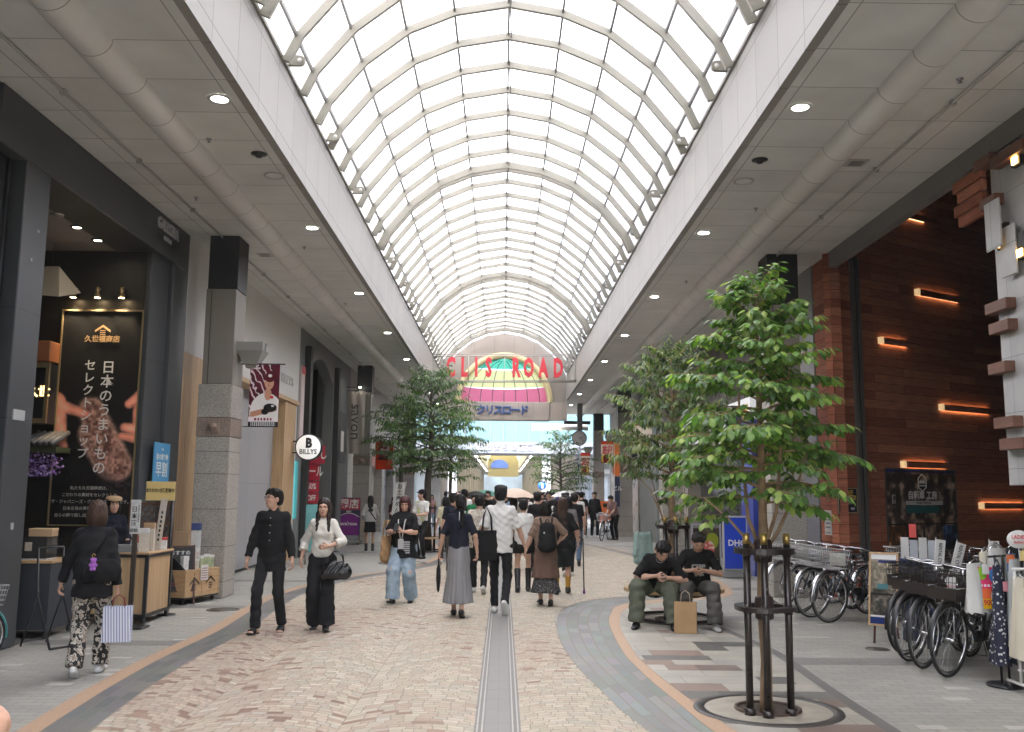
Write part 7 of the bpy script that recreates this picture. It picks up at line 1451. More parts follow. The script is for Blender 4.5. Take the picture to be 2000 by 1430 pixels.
        hem = V3(B.get('hx', 0)*s, B.get('hy', 0)*s, B['hem']*s); low.append(ecap(P+V3(0, 0, B.get('waist', .10)*s), hem, (.128*s*g, .095*s*g), (B.get('rx', .22)*s, B.get('ry', .2)*s), (1, 0, 0), 0, .03, ((hem, (0, 0, -1)),), B.get('pleat'))); low.append(ecap(P+V3(0, 0, B.get('waist', .10)*s), P-V3(0, 0, .12*s), (.130*s*g, .097*s*g), (.158*s*g, .118*s*g), (1, 0, 0), 0, .05))
    S_ = dict(m=K_shoe, kind='shoe', sole=None); S_.update(shoes or {}); sh = [[], []]
    for i in (0, 1):
        tp_ = math.radians(toes[i]); fy = fyaw[i]; f = V3(-math.sin(fy)*math.cos(tp_), math.cos(fy)*math.cos(tp_), -math.sin(tp_)); side = unit(np.cross(f, V3(0, 0, 1))); u = np.cross(side, f); A = AN[i]; sz = .95 if female else 1.05; sole = A-u*.083*s
        cutp = ((sole, -u),)
        sh[i] += [ecap(A-f*.045*s-u*.055*s, A+f*.02*s-u*.04*s, (.038*s*sz, .04*s), (.040*s*sz, .046*s), side, 0, .03, cutp), ecap(A+f*.0*s-u*.055*s, A+f*.125*s*sz-u*.068*s, (.040*s*sz, .036*s), (.043*s*sz, .024*s), side, 0, .03, cutp), ell(A+f*.15*s*sz-u*.070*s, V3(.036, .05, .020)*s, np.stack([side, f, u], 1), 0, .02, False, cutp)]
        if S_['kind'] == 'boot': sh[i].append(cap(A-u*.02*s, A+(KN[i]-A)*S_.get('len', .3), .046*s, .050*s*S_.get('bw', 1), 0, .03, ((A+(KN[i]-A)*S_.get('len', .3), unit(KN[i]-A)),)))
        if S_['kind'] == 'sandal': sh[i] = [ecap(sole-f*.06*s+u*.012*s, sole+f*.15*s+u*.012*s, (.038*s, .014*s), (.046*s, .014*s), side, 0, .01, cutp), ecap(A+f*.05*s-u*.045*s, A+f*.09*s-u*.05*s, (.047*s, .04*s), (.05*s, .032*s), side, 0, .01, cutp)]; body += [ecap(A-f*.045*s-u*.05*s, A+f*.12*s-u*.06*s, (.032*s, .032*s), (.04*s, .018*s), side, 0, .03), cap(A, A-u*.05*s, .033*s, .035*s, 0, .03)]
    hr = []
    if hair not in ('none',):
        def hcut(): return [he((0, .112, -.048), (.073, .066, .100), k=.010, sub=True)]
        hr = [he((0, -.016, .038), (.083, .098, .089), k=.02), he((0, -.045, -.01), (.081, .068, .080), k=.02)]
        if hair == 'short': hr += [he((.03, .030, .086), (.055, .054, .036), k=.03), he((-.035, .026, .086), (.055, .054, .036), k=.03)]+[cap(hl((x_, .060, .085)), hl((x_*1.15+dx_, .086, .046+dz_)), .016*HS, .006*HS, 0, .01) for x_, dx_, dz_ in ((-.05, .01, 0), (-.03, .014, -.016), (-.01, .02, .004), (.012, .016, -.018), (.033, .01, .002), (.05, .0, -.010))]+[cap(hl((.075*math.cos(a_)*e_, -.015+.085*math.sin(a_)*e_, .106-.07*e_**3)), hl((.088*math.cos(a_+.5)*min(1.05, e_+.25), -.015+.098*math.sin(a_+.5)*min(1.05, e_+.25), .108-.08*min(1.1, e_+.25)**3)), .015*HS, .009*HS, 0, .012) for a_, e_ in [(j_*2.4+h*9, .25+.7*((j_*.618) % 1)) for j_ in range(16)]]
        if hair == 'bob': hr += [he((0, -.03, -.05), (.093, .080, .10), k=.03), he((.066, .015, -.05), (.026, .05, .085), k=.03), he((-.066, .015, -.05), (.026, .05, .085), k=.03), he((0, .045, .062), (.062, .046, .036), k=.03)]
        if hair == 'long':
            hr += [he((.066, .012, -.05), (.024, .045, .09), k=.03), he((-.066, .012, -.05), (.024, .045, .09), k=.03), ecap(hl((0, -.045, -.02)), nk-upv*T.get('hl', .16)*s-fwd*.085*s, (.080*s, .06*s), (.085*s, .03*s), (1, 0, 0), 0, .03)]
            for sx_ in (-1, 1): hr.append(cap(hl((sx_*.068, .02, -.09)), P+upv*.36*s+fwd*.10*s+rt*sx_*.075*s, .030*s, .020*s, 0, .03))
        if hair == 'longback': hr += [he((0, -.03, -.05), (.09, .075, .09), k=.03), ecap(hl((0, -.045, -.03)), nk-upv*.20*s-fwd*.095*s, (.085*s, .06*s), (.09*s, .028*s), (1, 0, 0), 0, .03)]
        if hair == 'pony': hr += [cap(hl((0, -.10, .0)), hl((.01, -.135, -.08)), .035*s, .034*s, 0, .02), cap(hl((.01, -.135, -.08)), nk-upv*.17*s-fwd*.115*s+rt*.03*s, .034*s, .018*s, 0, .02)]
        hr += hcut()
        if lod == 0 and hair in ('short', 'pony'): hr.append(he((0, -.02, -.13), (.12, .14, .05), k=.01, sub=True))
        if hair == 'bald': hr = []
    mk = lambda a, f, sd: wrinkle(a*s, *f, sd); sd = len(PEOPLE)*7+1; shp = hair
    if lod >= 2:   # distant figures : one mesh, one material per region
        pr = []; ms = [skin, hairm, T['m'], B['m'], S_['m']]
        for L, mi_ in ((body, 0), ([q_ for q_ in hr], 1), (tors, 2), (low, 3), (sh[0]+sh[1], 4)):
            for p in L:
                if p.get('sub'): continue
                p = dict(p); p['m'] = mi_; pr.append(p)
        if hr: pr = [p for p in pr]
        P_, F_m = sdf_mesh(pr, vox); mi = mats_of(pr, P_, F_m)
        if hr:
            C = P_[F_m].mean(1); fc = (dist(he((0, .115, -.035), (.07, .07, .085)), C) < .004); mi[fc & (mi == 1)] = 0
        o = mesh_obj('person', P_, F_m, ms, mi)
    else:
        P_, F_m = sdf_mesh(body, vox*.85 if lod == 0 else vox); C = P_[F_m].mean(1); mi = np.zeros(len(F_m), int)
        if lod == 0:
            for z, m_ in ((he((.031, .092, .003), (.015, .014, .0065)), 1), (he((-.031, .092, .003), (.015, .014, .0065)), 1), (he((.032, .095, .023), (.021, .016, .0055)), 3), (he((-.032, .095, .023), (.021, .016, .0055)), 3), (he((0, .092, -.060), (.023, .015, .0075)), 2)): mi[dist(z, C) < 0] = m_
        o = mesh_obj('person', P_, F_m, [skin, EYE, LIP, hairm], mi)
        amp = T.get('wr', .0045); a, b_ = sdf_mesh(tors, vox, mk(amp, (22, 22, 30), sd)); mesh_obj(T.get('name', 'shirt'), a, b_, [T['m']], None, o)
        nz = mk(B.get('wr', .006), (18, 18, 26), sd+1) if B['kind'] != 'skirt' else mk(.003, (20, 20, 5), sd+1); a, b_ = sdf_mesh(low, vox, nz); mesh_obj('skirt' if B['kind'] == 'skirt' else B['kind'], a, b_, [B['m']], None, o)
        for i in (0, 1):
            a, b_ = sdf_mesh(sh[i], vox*.9); c = mesh_obj('boot' if S_['kind'] == 'boot' else S_['kind'], a, b_, [S_['m']], None, o)
        if hr: a, b_ = sdf_mesh(hr, vox*.9, mk(.0055 if shp != 'short' else .0065, (85, 85, 24), sd+2)); mesh_obj('hair', a, b_, [hairm], None, o)
    o.location = loc; o.rotation_euler = (0, 0, math.radians(face)); tag(o, label, 'person', group); PEOPLE.append(o)
    M = Matrix.Translation(loc) @ Matrix.Rotation(math.radians(face), 4, 'Z')
    W_ = lambda v: M @ Vector(tuple(float(c) for c in v))
    J = dict(o=o, hand=[W_(WR[i]+(unit(WR[i]-EL[i])+V3(0, 0, -.25))*.075*s) for i in (0, 1)], wrist=[W_(w) for w in WR], sh=[W_(w) for w in SH], P=W_(P), chest=W_(ch), nk=W_(nk), head=W_(Hc), el=[W_(w) for w in EL], kn=[W_(w) for w in KN], loc=dict(P=P, ch=ch, nk=nk, Hc=Hc, upv=upv, fwd=fwd, rt=rt, s=s, hl=hl, HR=HR, SH=SH, WR=WR, EL=EL, AN=AN, KN=KN), M=M)
    return J
# ================================================================ WHO IS IN THE STREET
def lp(x, y, z): return (x, y, z)
WALKA = ((-.09, .20, .10), (.09, -.24, .15))      # left ahead, right trailing
WALKB = ((-.09, -.24, .15), (.09, .20, .10))
STAND = ((-.10, .03, .085), (.10, -.03, .085))
# --- man in black shirt (towards us)
J = person('man in a loose black shirt and sandals glancing up to his right', (-2.80, 11.62, 0), 176, 1.69, .98, False, None, 'short', None, dict(sleeve='long', sllen=.90, m=K_black, loose=1.16, hem=-.20, neck='collar', slw=1.12, wr=.007), dict(m=K_blk2, wide=1.05), dict(kind='sandal', m=K_shoe), ((-.11, -.14, .10), (.12, .16, .085)), (18, -4), hyaw=-.75, hpitch=-.12, wrists=((-.275, .06, .86), (.265, .10, .88)), fingers=.65)
h_ = J['loc']; mb = MB()
for sx in (-1, 1): mb.tube([tuple(h_['hl']((sx*.031+.021*math.cos(a), .108-.004*abs(math.sin(a)), .003+.018*math.sin(a)))) for a in [2*math.pi*k/16 for k in range(16)]], .0022, 4, closed=True); mb.tube([tuple(h_['hl']((sx*.053, .104, .006))), tuple(h_['hl']((sx*.078, .0, .008)))], .002, 4)
mb.tube([tuple(h_['hl']((-.010, .108, .006))), tuple(h_['hl']((.010, .108, .006)))], .002, 4); mb.build('glasses', mat('glasses_frame', (.05, .03, .025), .3), J['o'])
mb = MB(); s = h_['s']
for k in range(5): c = h_['P']+h_['upv']*(.44-.09*k)*s+h_['fwd']*(.118+.010*(k > 1))*s; mb.ell(tuple(c), (.006, .004, .006), 8, 6)
mb.build('buttons', K_wshoe, J['o'])
# --- woman in white blouse
J = person('long haired woman in a white blouse and wide black trousers carrying a handbag', (-2.23, 11.86, 0), 184, 1.58, .92, True, None, 'long', mat('dark_brown_hair', (.024, .014, .010), .55, var=.4, vscale=60, spec=.3), dict(sleeve='long', sllen=.55, m=K_cream, loose=1.14, hem=.02, slw=1.35, cuff=1.35, name='blouse', wr=.006, hl=.2), dict(m=K_blk2, wide=1.5, flare=1.45, waist=.14, wr=.008), dict(m=K_shoe), ((-.09, .14, .10), (.09, -.12, .10)), (-4, 14), wrists=((-.10, .24, 1.10), (.28, -.02, .92)), poles=((-.9, -.4, -.5), (.6, -1, -.2)), hdir=((.5, .5, -.05), None), fingers=.7, hyaw=-.1, hpitch=.05)
t = empty('handbag', tuple(J['wrist'][0]+Vector((.10, -.02, -.06))), math.radians(4), 'shiny black leather handbag hanging from the forearm of the woman in white', 'handbag')
M_lea = mat('black_leather', (.010, .010, .011), .22, var=.2, vscale=20, bump=.4, bscale=35); a, b_ = sdf_mesh([ecap((-.12, 0, -.26), (.13, 0, -.25), (.085, .075), (.085, .07), (0, 0, 1), 0, .03), ecap((-.08, 0, -.17), (.09, 0, -.17), (.05, .05), (.05, .05), (0, 0, 1), 0, .05)], .009, wrinkle(.007, 30, 30, 30, 4)); mesh_obj('bag_body', a, b_, [M_lea], None, t)
for yy in (-.03, .03): MB().tube([(-.09, yy, -.17), (-.07, yy, -.05), (-.03, yy*.6, .0), (.04, yy*.6, .0), (.08, yy, -.06), (.10, yy, -.17)], .009, 6).build('handle', M_lea, t)
J0 = J; h_ = J['loc']; s = h_['s']; mb = MB(); mb.box(-.02, .02, -.004, .004, -.012, .012, 0, None, Matrix.Translation(tuple(h_['P']+h_['upv']*.085*s+h_['fwd']*.098*s))); mb.build('belt_buckle', M_chr, J['o'])
# --- woman with phone and torn jeans
J = person('auburn bobbed woman in a black T shirt and torn jeans looking at her phone', (-1.52, 14.75, 0), 168, 1.60, 1.20, True, None, 'bob', M_hairr, dict(sleeve='short', sllen=.95, m=K_black, loose=1.22, hem=-.20, slw=1.35, wr=.007, bust=1, hemw=1.16), dict(m=K_jean, wide=1.42, flare=1.35, wr=.009), dict(m=K_shoe), ((-.10, -.12, .10), (.11, .20, .10)), (10, -8), wrists=((-.055, .30, 1.16), (.075, .30, 1.15)), poles=((-1, -.3, -1), (1, -.3, -1)), hdir=((.25, .75, .55), (-.25, .75, .5)), fingers=.6, hyaw=.15, hpitch=.28)
o = J['o']; t = empty('phone', tuple(J['M'] @ Vector((.0, .40, 1.16))), math.radians(168), 'black smartphone in the hands of the woman in torn jeans', 'phone'); t.rotation_euler = (math.radians(35), 0, math.radians(168)); MB().bbox(-.036, .036, -.005, .005, -.07, .07, .006).build('case', M_bkp, t)
h_ = J['loc']; s = h_['s']; mb = MB()
for sx in (-1, 1): mb.tube([tuple(h_['nk']+V3(sx*.07, -.02, -.0)), tuple(h_['P']+h_['upv']*.40*s+h_['fwd']*.165*s+h_['rt']*sx*.055), tuple(h_['P']+h_['upv']*.10*s+h_['fwd']*.175*s+h_['rt']*sx*.012)], .009, 5)
L_ = mb.build('lanyard', K_white, o); c = h_['P']+h_['upv']*.04*s+h_['fwd']*.185*s; MB().bbox(c[0]-.045, c[0]+.045, c[1]-.004, c[1]+.004, c[2]-.09, c[2]+.06, .004).build('badge', mat('badge_clear', (.5, .5, .52), .3), L_)
mb = MB(); c = h_['P']+h_['upv']*-.06*s+h_['fwd']*.150*s
for k in range(6): mb.box(c[0]-.14, c[0]-.14+[.15, .12, .16, .11, .14, .16][k], c[1]+.012, c[1]+.02, c[2]+.10-.032*k, c[2]+.12-.032*k)
mb.build('shirt_print', mat('print_white', (.45, .45, .45), .7), o)
mb = MB()
for i, kx in ((1, .02), (0, -.02)): k_ = h_['KN'][i]; mb.ell((k_[0]+kx, k_[1]+.082, k_[2]+.02), (.055, .022, .045), 12, 8)
mb.build('torn_knee', SKIN, o)
t = empty('tote_bag', tuple(J['M'] @ Vector((.27, .0, .83))), math.radians(168+75), 'tan cloth tote bag on the shoulder of the woman in torn jeans', 'tote bag'); a, b_ = sdf_mesh([ecap((0, 0, .18), (0, 0, -.17), (.15, .045), (.17, .07), (1, 0, 0), 0, .03, (((0, 0, .18), (0, 0, 1)),))], .011, wrinkle(.006, 20, 20, 20, 2)); mesh_obj('bag_body', a, b_, [cloth('tan_canvas', (.36, .22, .11))], None, t)
mb = MB(); [mb.tube([(-.09, yy, .16), (-.05, yy, .42), (.05, yy, .42), (.09, yy, .16)], .011, 5) for yy in (-.03, .03)]; mb.build('straps', MATS['tan_canvas'], t)
# --- woman in pleated skirt (away)
J = person('woman with black ponytail in a navy knit and long grey pleated skirt', (-.60, 13.15, 0), 2, 1.64, .95, True, None, 'pony', None, dict(sleeve='short', sllen=.92, m=K_navy, loose=1.02, hem=.02, neck='high', slw=1.08, wr=.003), dict(kind='skirt', m=K_pleat, hem=.20, rx=.215, ry=.20, pleat=(24, .05), waist=.08), dict(m=K_shoe), ((-.06, .16, .10), (.05, -.16, .13)), (-4, 24), wrists=((-.275, .03, .90), (.26, -.02, .90)), fingers=.9, hyaw=.5)
h_ = J['loc']; MB().tube([tuple(J['loc']['Hc']+V3(.0, -.10, -.12)), tuple(J['loc']['Hc']+V3(.0, -.105, -.27))], .006, 6).build('ribbon', K_white, J['o'])
def foldumb(loc, label, m, L=.52, rz=0, tilt=.0):
    t = empty('folded_umbrella', loc, rz, label, 'umbrella'); t.rotation_euler = (tilt, 0, rz); mb = MB(); mb.tube([(0, 0, .02), (0, 0, -.10)], .012, 8); mb.build('handle', M_bkp, t); mb = MB(); mb.tube([(0, 0, -.10), (0, 0, -.16), (0, 0, -.3), (0, 0, -L+.03), (0, 0, -L)], [.012, .03, .034, .018, .004], 10); mb.build('canopy', m, t); return t
foldumb(tuple(J['hand'][0]+Vector((0, .01, .02))), 'short black folded umbrella in the left hand of the woman in the pleated skirt', K_blk2, .48)
# --- man in white shirt with tote (away), holding hands
J = person('tall man in a white short sleeved shirt and black trousers walking away', (-.03, 13.62, 0), -3, 1.77, .98, False, None, 'short', None, dict(sleeve='short', sllen=.92, m=K_white, loose=1.16, hem=-.12, neck='collar', slw=1.25, wr=.006), dict(m=K_blk2, wide=.98), dict(m=K_wshoe), ((-.08, .12, .09), (.08, -.26, .17)), (-2, 50), wrists=((-.27, .04, .90), (.345, .10, .86)), fingers=.8, hyaw=-.05)
hand_m = J['hand'][1]
t = empty('tote_bag', tuple(J['M'] @ Vector((-.20, -.14, .95))), math.radians(6), 'large flat black tote bag on the shoulder of the tall man in white', 'tote bag'); a, b_ = sdf_mesh([ecap((0, 0, .20), (0, 0, -.20), (.175, .030), (.18, .050), (1, 0, 0), 0, .03, (((0, 0, .21), (0, 0, 1)), ((0, 0, -.215), (0, 0, -1))))], .011, wrinkle(.004, 14, 14, 14, 5)); mesh_obj('bag_body', a, b_, [K_black], None, t)
mb = MB(); [mb.tube([(-.055+.0, yy, .18), (-.03, yy*.8+.04, .42), (.02, .10, .53), (.075, yy*.8+.04, .40), (.085, yy, .18)], .012, 5) for yy in (-.03, .0)]; mb.build('straps', K_black, t)
# --- backpack woman
J = person('woman in a long brown tunic over a speckled skirt wearing a backpack', (.66, 14.55, 0), 4, 1.55, 1.20, True, None, 'bob', None, dict(sleeve='short', sllen=1.0, m=K_brown2, loose=1.08, hem=-.02, slw=1.25, bust=0), dict(kind='skirt', m=K_brown, hem=.46, rx=.235, ry=.20, waist=.06, pleat=(9, .03)), dict(m=K_shoe), ((-.06, .16, .10), (.07, -.14, .12)), (-3, 24), wrists=((-.36, .04, .82), (.22, .16, 1.02)), poles=((-.6, -.8, -.2), (1, -.5, -.3)), fingers=.8)
h_ = J['loc']; a, b_ = sdf_mesh([ecap((0, 0, .455), (0, 0, .20), (.165, .14), (.225, .20), (1, 0, 0), 0, .03, (((0, 0, .20), (0, 0, -1)),), (11, .06))], .012); mesh_obj('underskirt', a, b_, [K_spk], None, J['o'])
t = empty('backpack', tuple(J['M'] @ Vector((0, -.19, 1.03))), math.radians(4), 'black backpack worn over the brown tunic', 'backpack'); a, b_ = sdf_mesh([ecap((0, 0, .15), (0, 0, -.14), (.115, .075), (.145, .09), (1, 0, 0), 0, .04), ecap((0, -.06, .0), (0, -.07, -.12), (.09, .045), (.105, .05), (1, 0, 0), 0, .02)], .011, wrinkle(.004, 20, 20, 20, 6)); mesh_obj('pack_body', a, b_, [K_black], None, t)
for sx in (-1, 1): MB().tube([(sx*.07, .06, .16), (sx*.09, .12, .27), (sx*.10, .22, .29), (sx*.13, .34, .2), (sx*.17, .34, .02), (sx*.15, .14, -.12)], .017, 6).build('strap', K_blk2, t)
MB().tube([(-.03, .0, .22), (-.015, -.01, .26), (.015, -.01, .26), (.03, 0, .22)], .009, 6).build('top_handle', K_blk2, t); MB().ell((-.06, -.125, .07), (.012, .006, .016), 8, 6).build('white_tag', K_wshoe, t)
# --- person in boots
person('person in a white T shirt, black shorts and tall black boots', (.36, 16.5, 0), 0, 1.56, .98, True, None, 'short', None, dict(sleeve='short', sllen=.85, m=K_white, loose=1.2, hem=-.05, slw=1.25), dict(kind='shorts', m=K_black, len=.42, flare=1.15), dict(kind='boot', m=K_shoe, len=.82, bw=1.25), ((-.10, -.10, .11), (.10, .14, .09)), (20, -2), wrists=((-.27, .03, .86), (.27, .05, .86)), vox=.010)
# --- woman in black with mustard socks
J = person('long haired woman in black top and knee shorts with mustard socks', (1.02, 16.2, 0), -4, 1.60, 1.05, True, None, 'longback', M_hairb, dict(sleeve='short', sllen=1.0, m=K_black, loose=1.2, hem=-.12, slw=1.3), dict(kind='shorts', m=cloth('dark_teal_shorts', (.018, .024, .026)), len=1.0, wide=1.3, flare=1.1), dict(kind='boot', m=K_shoe, len=.05), ((-.10, -.10, .11), (.10, .16, .09)), (16, -4), wrists=((-.26, .04, .88), (.28, .08, .92)), vox=.010)
for i in (0, 1): A, K_ = J['loc']['AN'][i], J['loc']['KN'][i]; a, b_ = sdf_mesh([cap(A, A+(K_-A)*.55, .038, .050, 0, .02)], .01); mesh_obj('sock', a, b_, [K_yel], None, J['o'])
t = empty('shoulder_bag', tuple(J['M'] @ Vector((-.17, -.10, .88))), 0, 'black shoulder bag of the woman with mustard socks', 'bag'); MB().bbox(-.14, .10, -.05, .05, -.14, .12, .03).build('bag_body', K_blk2, t); MB().tube([(-.10, 0, .1), (-.02, .02, .5), (.1, .05, .52)], .012, 5).build('strap', K_blk2, t)
t = empty('walking_cane', (1.40, 16.35, 0), 0, 'thin black walking cane with a purple foot beside the mustard socks', 'cane'); MB().tube([(0, 0, .03), (-.02, -.02, .92), (-.06, -.02, .95), (-.11, -.02, .94)], .011, 7).build('shaft', M_bkp, t); MB().lathe([(0, 0), (.022, 0), (.02, .06), (0, .06)], 10).build('foot', mat('purple_rubber', (.14, .03, .18), .5), t)
# --- person in beige pattern behind the skirt
person('person in a patterned beige shirt with a dark shoulder strap walking away', (-.40, 16.2, 0), 0, 1.64, 1.0, False, None, 'short', None, dict(sleeve='short', sllen=.95, m=K_camo, loose=1.2, hem=-.14, slw=1.3), dict(m=K_blk2, wide=1.0), dict(m=K_wshoe), WALKA, (-4, 26), vox=.011)
# --- woman at the left with the striped bag (away)
J = person('woman in a black jacket and floral trousers walking away on the left pavement', (-3.78, 8.88, 0), 12, 1.56, 1.05, True, None, 'bob', mat('light_brown_hair', (.055, .030, .020), .6, var=.4, vscale=60, spec=.25), dict(sleeve='long', sllen=.93, m=K_blk2, loose=1.24, hem=-.16, slw=1.2, name='jacket', bust=0, wr=.007, hemw=1.06), dict(m=K_flor, wide=1.22, flare=1.12, wr=.008), dict(m=K_wshoe), ((-.09, -.16, .12), (.08, .18, .09)), (26, -4), wrists=((-.33, .10, .86), (.24, .0, .83)), fingers=.7, hyaw=-.15, hpitch=.02)
t = empty('striped_bag', tuple(J['hand'][1]+Vector((.02, -.02, -.12))), math.radians(14), 'blue and white striped paper bag held by the woman in the black jacket', 'paper bag')
def stripem():
    m = bpy.data.materials.new('blue_stripes'); m.use_nodes = True; n = m.node_tree.nodes; L = m.node_tree.links; b = n['Principled BSDF']; g = n.new('ShaderNodeTexCoord'); w = n.new('ShaderNodeTexWave'); w.inputs['Scale'].default_value = 26; w.bands_direction = 'DIAGONAL'; mp = n.new('ShaderNodeMapping'); mp.inputs['Scale'].default_value = (1, 1, 0); L.new(g.outputs['Object'], mp.inputs[0]); L.new(mp.outputs[0], w.inputs['Vector']); r = n.new('ShaderNodeValToRGB'); r.color_ramp.elements[0].color = (.12, .15, .32, 1); r.color_ramp.elements[1].color = (.60, .61, .66, 1); r.color_ramp.elements[1].position = .55; L.new(w.outputs['Fac'], r.inputs[0]); L.new(r.outputs[0], b.inputs['Base Color']); b.inputs['Roughness'].default_value = .6; return m
def pbag(t, w, d, hh, m, hm, hl=.16):
    vs = [(-w/2, -d/2, 0), (w/2, -d/2, 0), (w/2, d/2, 0), (-w/2, d/2, 0), (-w/2*1.0, -d/2*.6, hh), (w/2, -d/2*.6, hh), (w/2, d/2*.6, hh), (-w/2, d/2*.6, hh), (-w/2*1.02, 0, hh*.5), (w/2*.92, 0, hh*.5), (-w/2*.9, 0, hh), (w/2*.9, 0, hh)]
    MB().add(vs, [(3, 2, 1, 0), (0, 1, 5, 4), (2, 3, 7, 6), (1, 2, 9), (1, 9, 11, 5), (2, 6, 11, 9), (0, 8, 3), (0, 4, 10, 8), (3, 8, 10, 7)]).build('bag_body', m, t, fix=True)
    for yy in (-d*.3, d*.3): MB().tube([(-w*.22, yy, hh-.02), (-w*.18, yy*.5, hh+hl*.7), (0, 0, hh+hl), (w*.18, yy*.5, hh+hl*.7), (w*.22, yy, hh-.02)], .004, 5).build('handle', hm, t)
t.location.z = .30; pbag(t, .25, .12, .32, stripem(), mat('red_cord', (.25, .03, .02), .6), max(.1, J['hand'][1].z-.62)); MB().box(.06, .12, -.0605, -.06, .17, .21).build('white_label', K_white, t) if 0 else None
t = empty('cross_body_bag', tuple(J['M'] @ Vector((.09, -.17, 1.0))), math.radians(12), 'soft black bag worn on the back of the woman in the black jacket', 'bag'); a, b_ = sdf_mesh([ecap((-.11, 0, -.06), (.12, 0, -.05), (.10, .06), (.10, .06), (0, 0, 1), 0, .04)], .011, wrinkle(.006, 25, 25, 25, 9)); mesh_obj('bag_body', a, b_, [K_black], None, t); MB().tube([(-.1, .01, .02), (.02, .06, .24), (.08, .13, .36)], .010, 5).build('strap', K_black, t)
t = empty('plush_charm', tuple(J['M'] @ Vector((.045, -.265, 1.0))), math.radians(12), 'purple plush charm hanging from a gold clasp on the black bag', 'charm'); a, b_ = sdf_mesh([ell((0, 0, 0), (.026, .02, .028)), ell((0, 0, .043), (.024, .022, .022)), ell((-.018, 0, .062), (.009, .008, .01)), ell((.018, 0, .062), (.009, .008, .01)), ell((-.026, -.004, .01), (.012, .01, .012)), ell((.026, -.004, .008), (.012, .01, .012)), ell((-.014, -.006, -.03), (.013, .014, .012)), ell((.014, -.006, -.03), (.013, .014, .012))], .004); mesh_obj('plush', a, b_, [mat('purple_plush', (.30, .10, .42), .9)], None, t); MB().tube([(.012*math.cos(k*.6), 0, .09+.018*math.sin(k*.6)) for k in range(10)], .0035, 5).build('gold_clasp', M_brass, t)
# --- clerk with beret
J = person('shop assistant in a tan beret and navy clothes standing behind the counter', (-5.22, 12.75, 0), 205, 1.58, .95, True, None, 'bob', None, dict(sleeve='long', m=K_navy, loose=1.1, hem=-.12, neck='collar'), dict(m=K_blk2), dict(m=K_shoe), STAND, (0, 0), hyaw=.15, vox=.009, wrists=((-.2, .22, .98), (.2, .22, .98)))
a, b_ = sdf_mesh([ell(J['loc']['hl']((0, .0, .085)), (.105, .12, .036), rotm(0, .12)), ell(J['loc']['hl']((0, .085, .062)), (.06, .05, .010), rotm(0, .3), 0, .02)], .007); mesh_obj('beret', a, b_, [cloth('tan_beret', (.38, .26, .15))], None, J['o'])
# --- the two seated men
SITA = ((-.20, .40, .085), (.15, .46, .085))
J = person('seated man in black T shirt and green cargo trousers bending over his phone', (2.01, 12.66, 0), 168, 1.72, 1.08, False, None, 'short', None, dict(sleeve='short', sllen=.95, m=K_black, loose=1.16, hem=-.08, slw=1.3, wr=.007), dict(m=K_green, wide=1.45, flare=1.15, wr=.010), dict(m=K_shoe), ((-.27, .50, .085), (.20, .47, .085)), (0, 0), pelvis=(0, 0, .495), lean=.72, neck=.45, sway=-.22, tilt=-.15, hyaw=.35, hpitch=.75, wrists=((-.20, .50, .63), (-.05, .40, .64)), poles=((-1, -.2, -.6), (1, -.1, -.6)), hdir=((.5, .6, -.1), (-.75, .6, -.1)), fingers=.75, kneepole=((-.25, 1, 1), (.25, 1, 1)))
t = empty('phone', tuple(J['M'] @ Vector((-.15, .53, .66))), 0, 'dark phone in the hands of the seated man in green trousers', 'phone'); t.rotation_euler = (math.radians(60), 0, math.radians(160)); MB().bbox(-.036, .036, -.005, .005, -.07, .07, .006).build('case', M_bkp, t)
MB().tube([tuple(J['loc']['nk']+V3(.06*math.cos(a), .05+.07*math.sin(a), -.02-.05*max(0, math.sin(a)))) for a in [2*math.pi*k/20 for k in range(20)]], .003, 4, closed=True).build('necklace', M_chr, J['o'])
J = person('seated man in printed black T shirt and grey trousers looking down at his hands', (2.56, 12.62, 0), 176, 1.70, 1.0, False, SKIN2, 'short', None, dict(sleeve='short', sllen=.85, m=K_black, loose=1.14, hem=-.06, slw=1.25, wr=.006), dict(m=K_grey, wide=1.42, flare=1.2, wr=.010), dict(m=K_gshoe), ((-.16, .54, .085), (.20, .38, .085)), (0, 0), pelvis=(0, 0, .495), lean=.42, neck=.42, hyaw=.0, hpitch=.62, wrists=((-.055, .34, .72), (.085, .33, .72)), poles=((-1, -.3, -.5), (1, -.3, -.5)), hdir=((.6, .55, -.25), (-.6, .55, -.25)), fingers=.9, kneepole=((-.2, 1, 1), (.2, 1, 1)))
h_ = J['loc']; s = h_['s']
Mx = Matrix((tuple(h_['rt'])+(0,), tuple(-h_['fwd'])+(0,), tuple(h_['upv'])+(0,), (0, 0, 0, 1))).transposed(); c = h_['P']+h_['upv']*.30*s+h_['fwd']*.136*s; rr = random.Random(3); mb = MB(); TM = Matrix.Translation(tuple(c)) @ Matrix(((-h_['rt'][0], h_['fwd'][0], h_['upv'][0], 0), (-h_['rt'][1], h_['fwd'][1], h_['upv'][1], 0), (-h_['rt'][2], h_['fwd'][2], h_['upv'][2], 0), (0, 0, 0, 1)))
for k in range(26): x, z = rr.uniform(-.095, .08), rr.uniform(-.09, .05); mb.box(x, x+rr.uniform(.012, .035), -.004, .003, z, z+rr.uniform(.012, .04), 0, None, TM)
for k in range(8): mb.box(-.08+.02*k, -.066+.02*k, -.004, .003, .065, .085, 0, None, TM)
mb.build('shirt_print', MATS['print_white'], J['o'])
t = empty('brown_paper_bag', (2.27, 11.86, 0), math.radians(-14), 'brown paper carrier bag on the ground between the seated men', 'paper bag'); pbag(t, .27, .16, .37, mat('kraft_paper', (.38, .24, .12), .75, var=.1, vscale=6), mat('paper_cord', (.5, .42, .32), .7), .14)
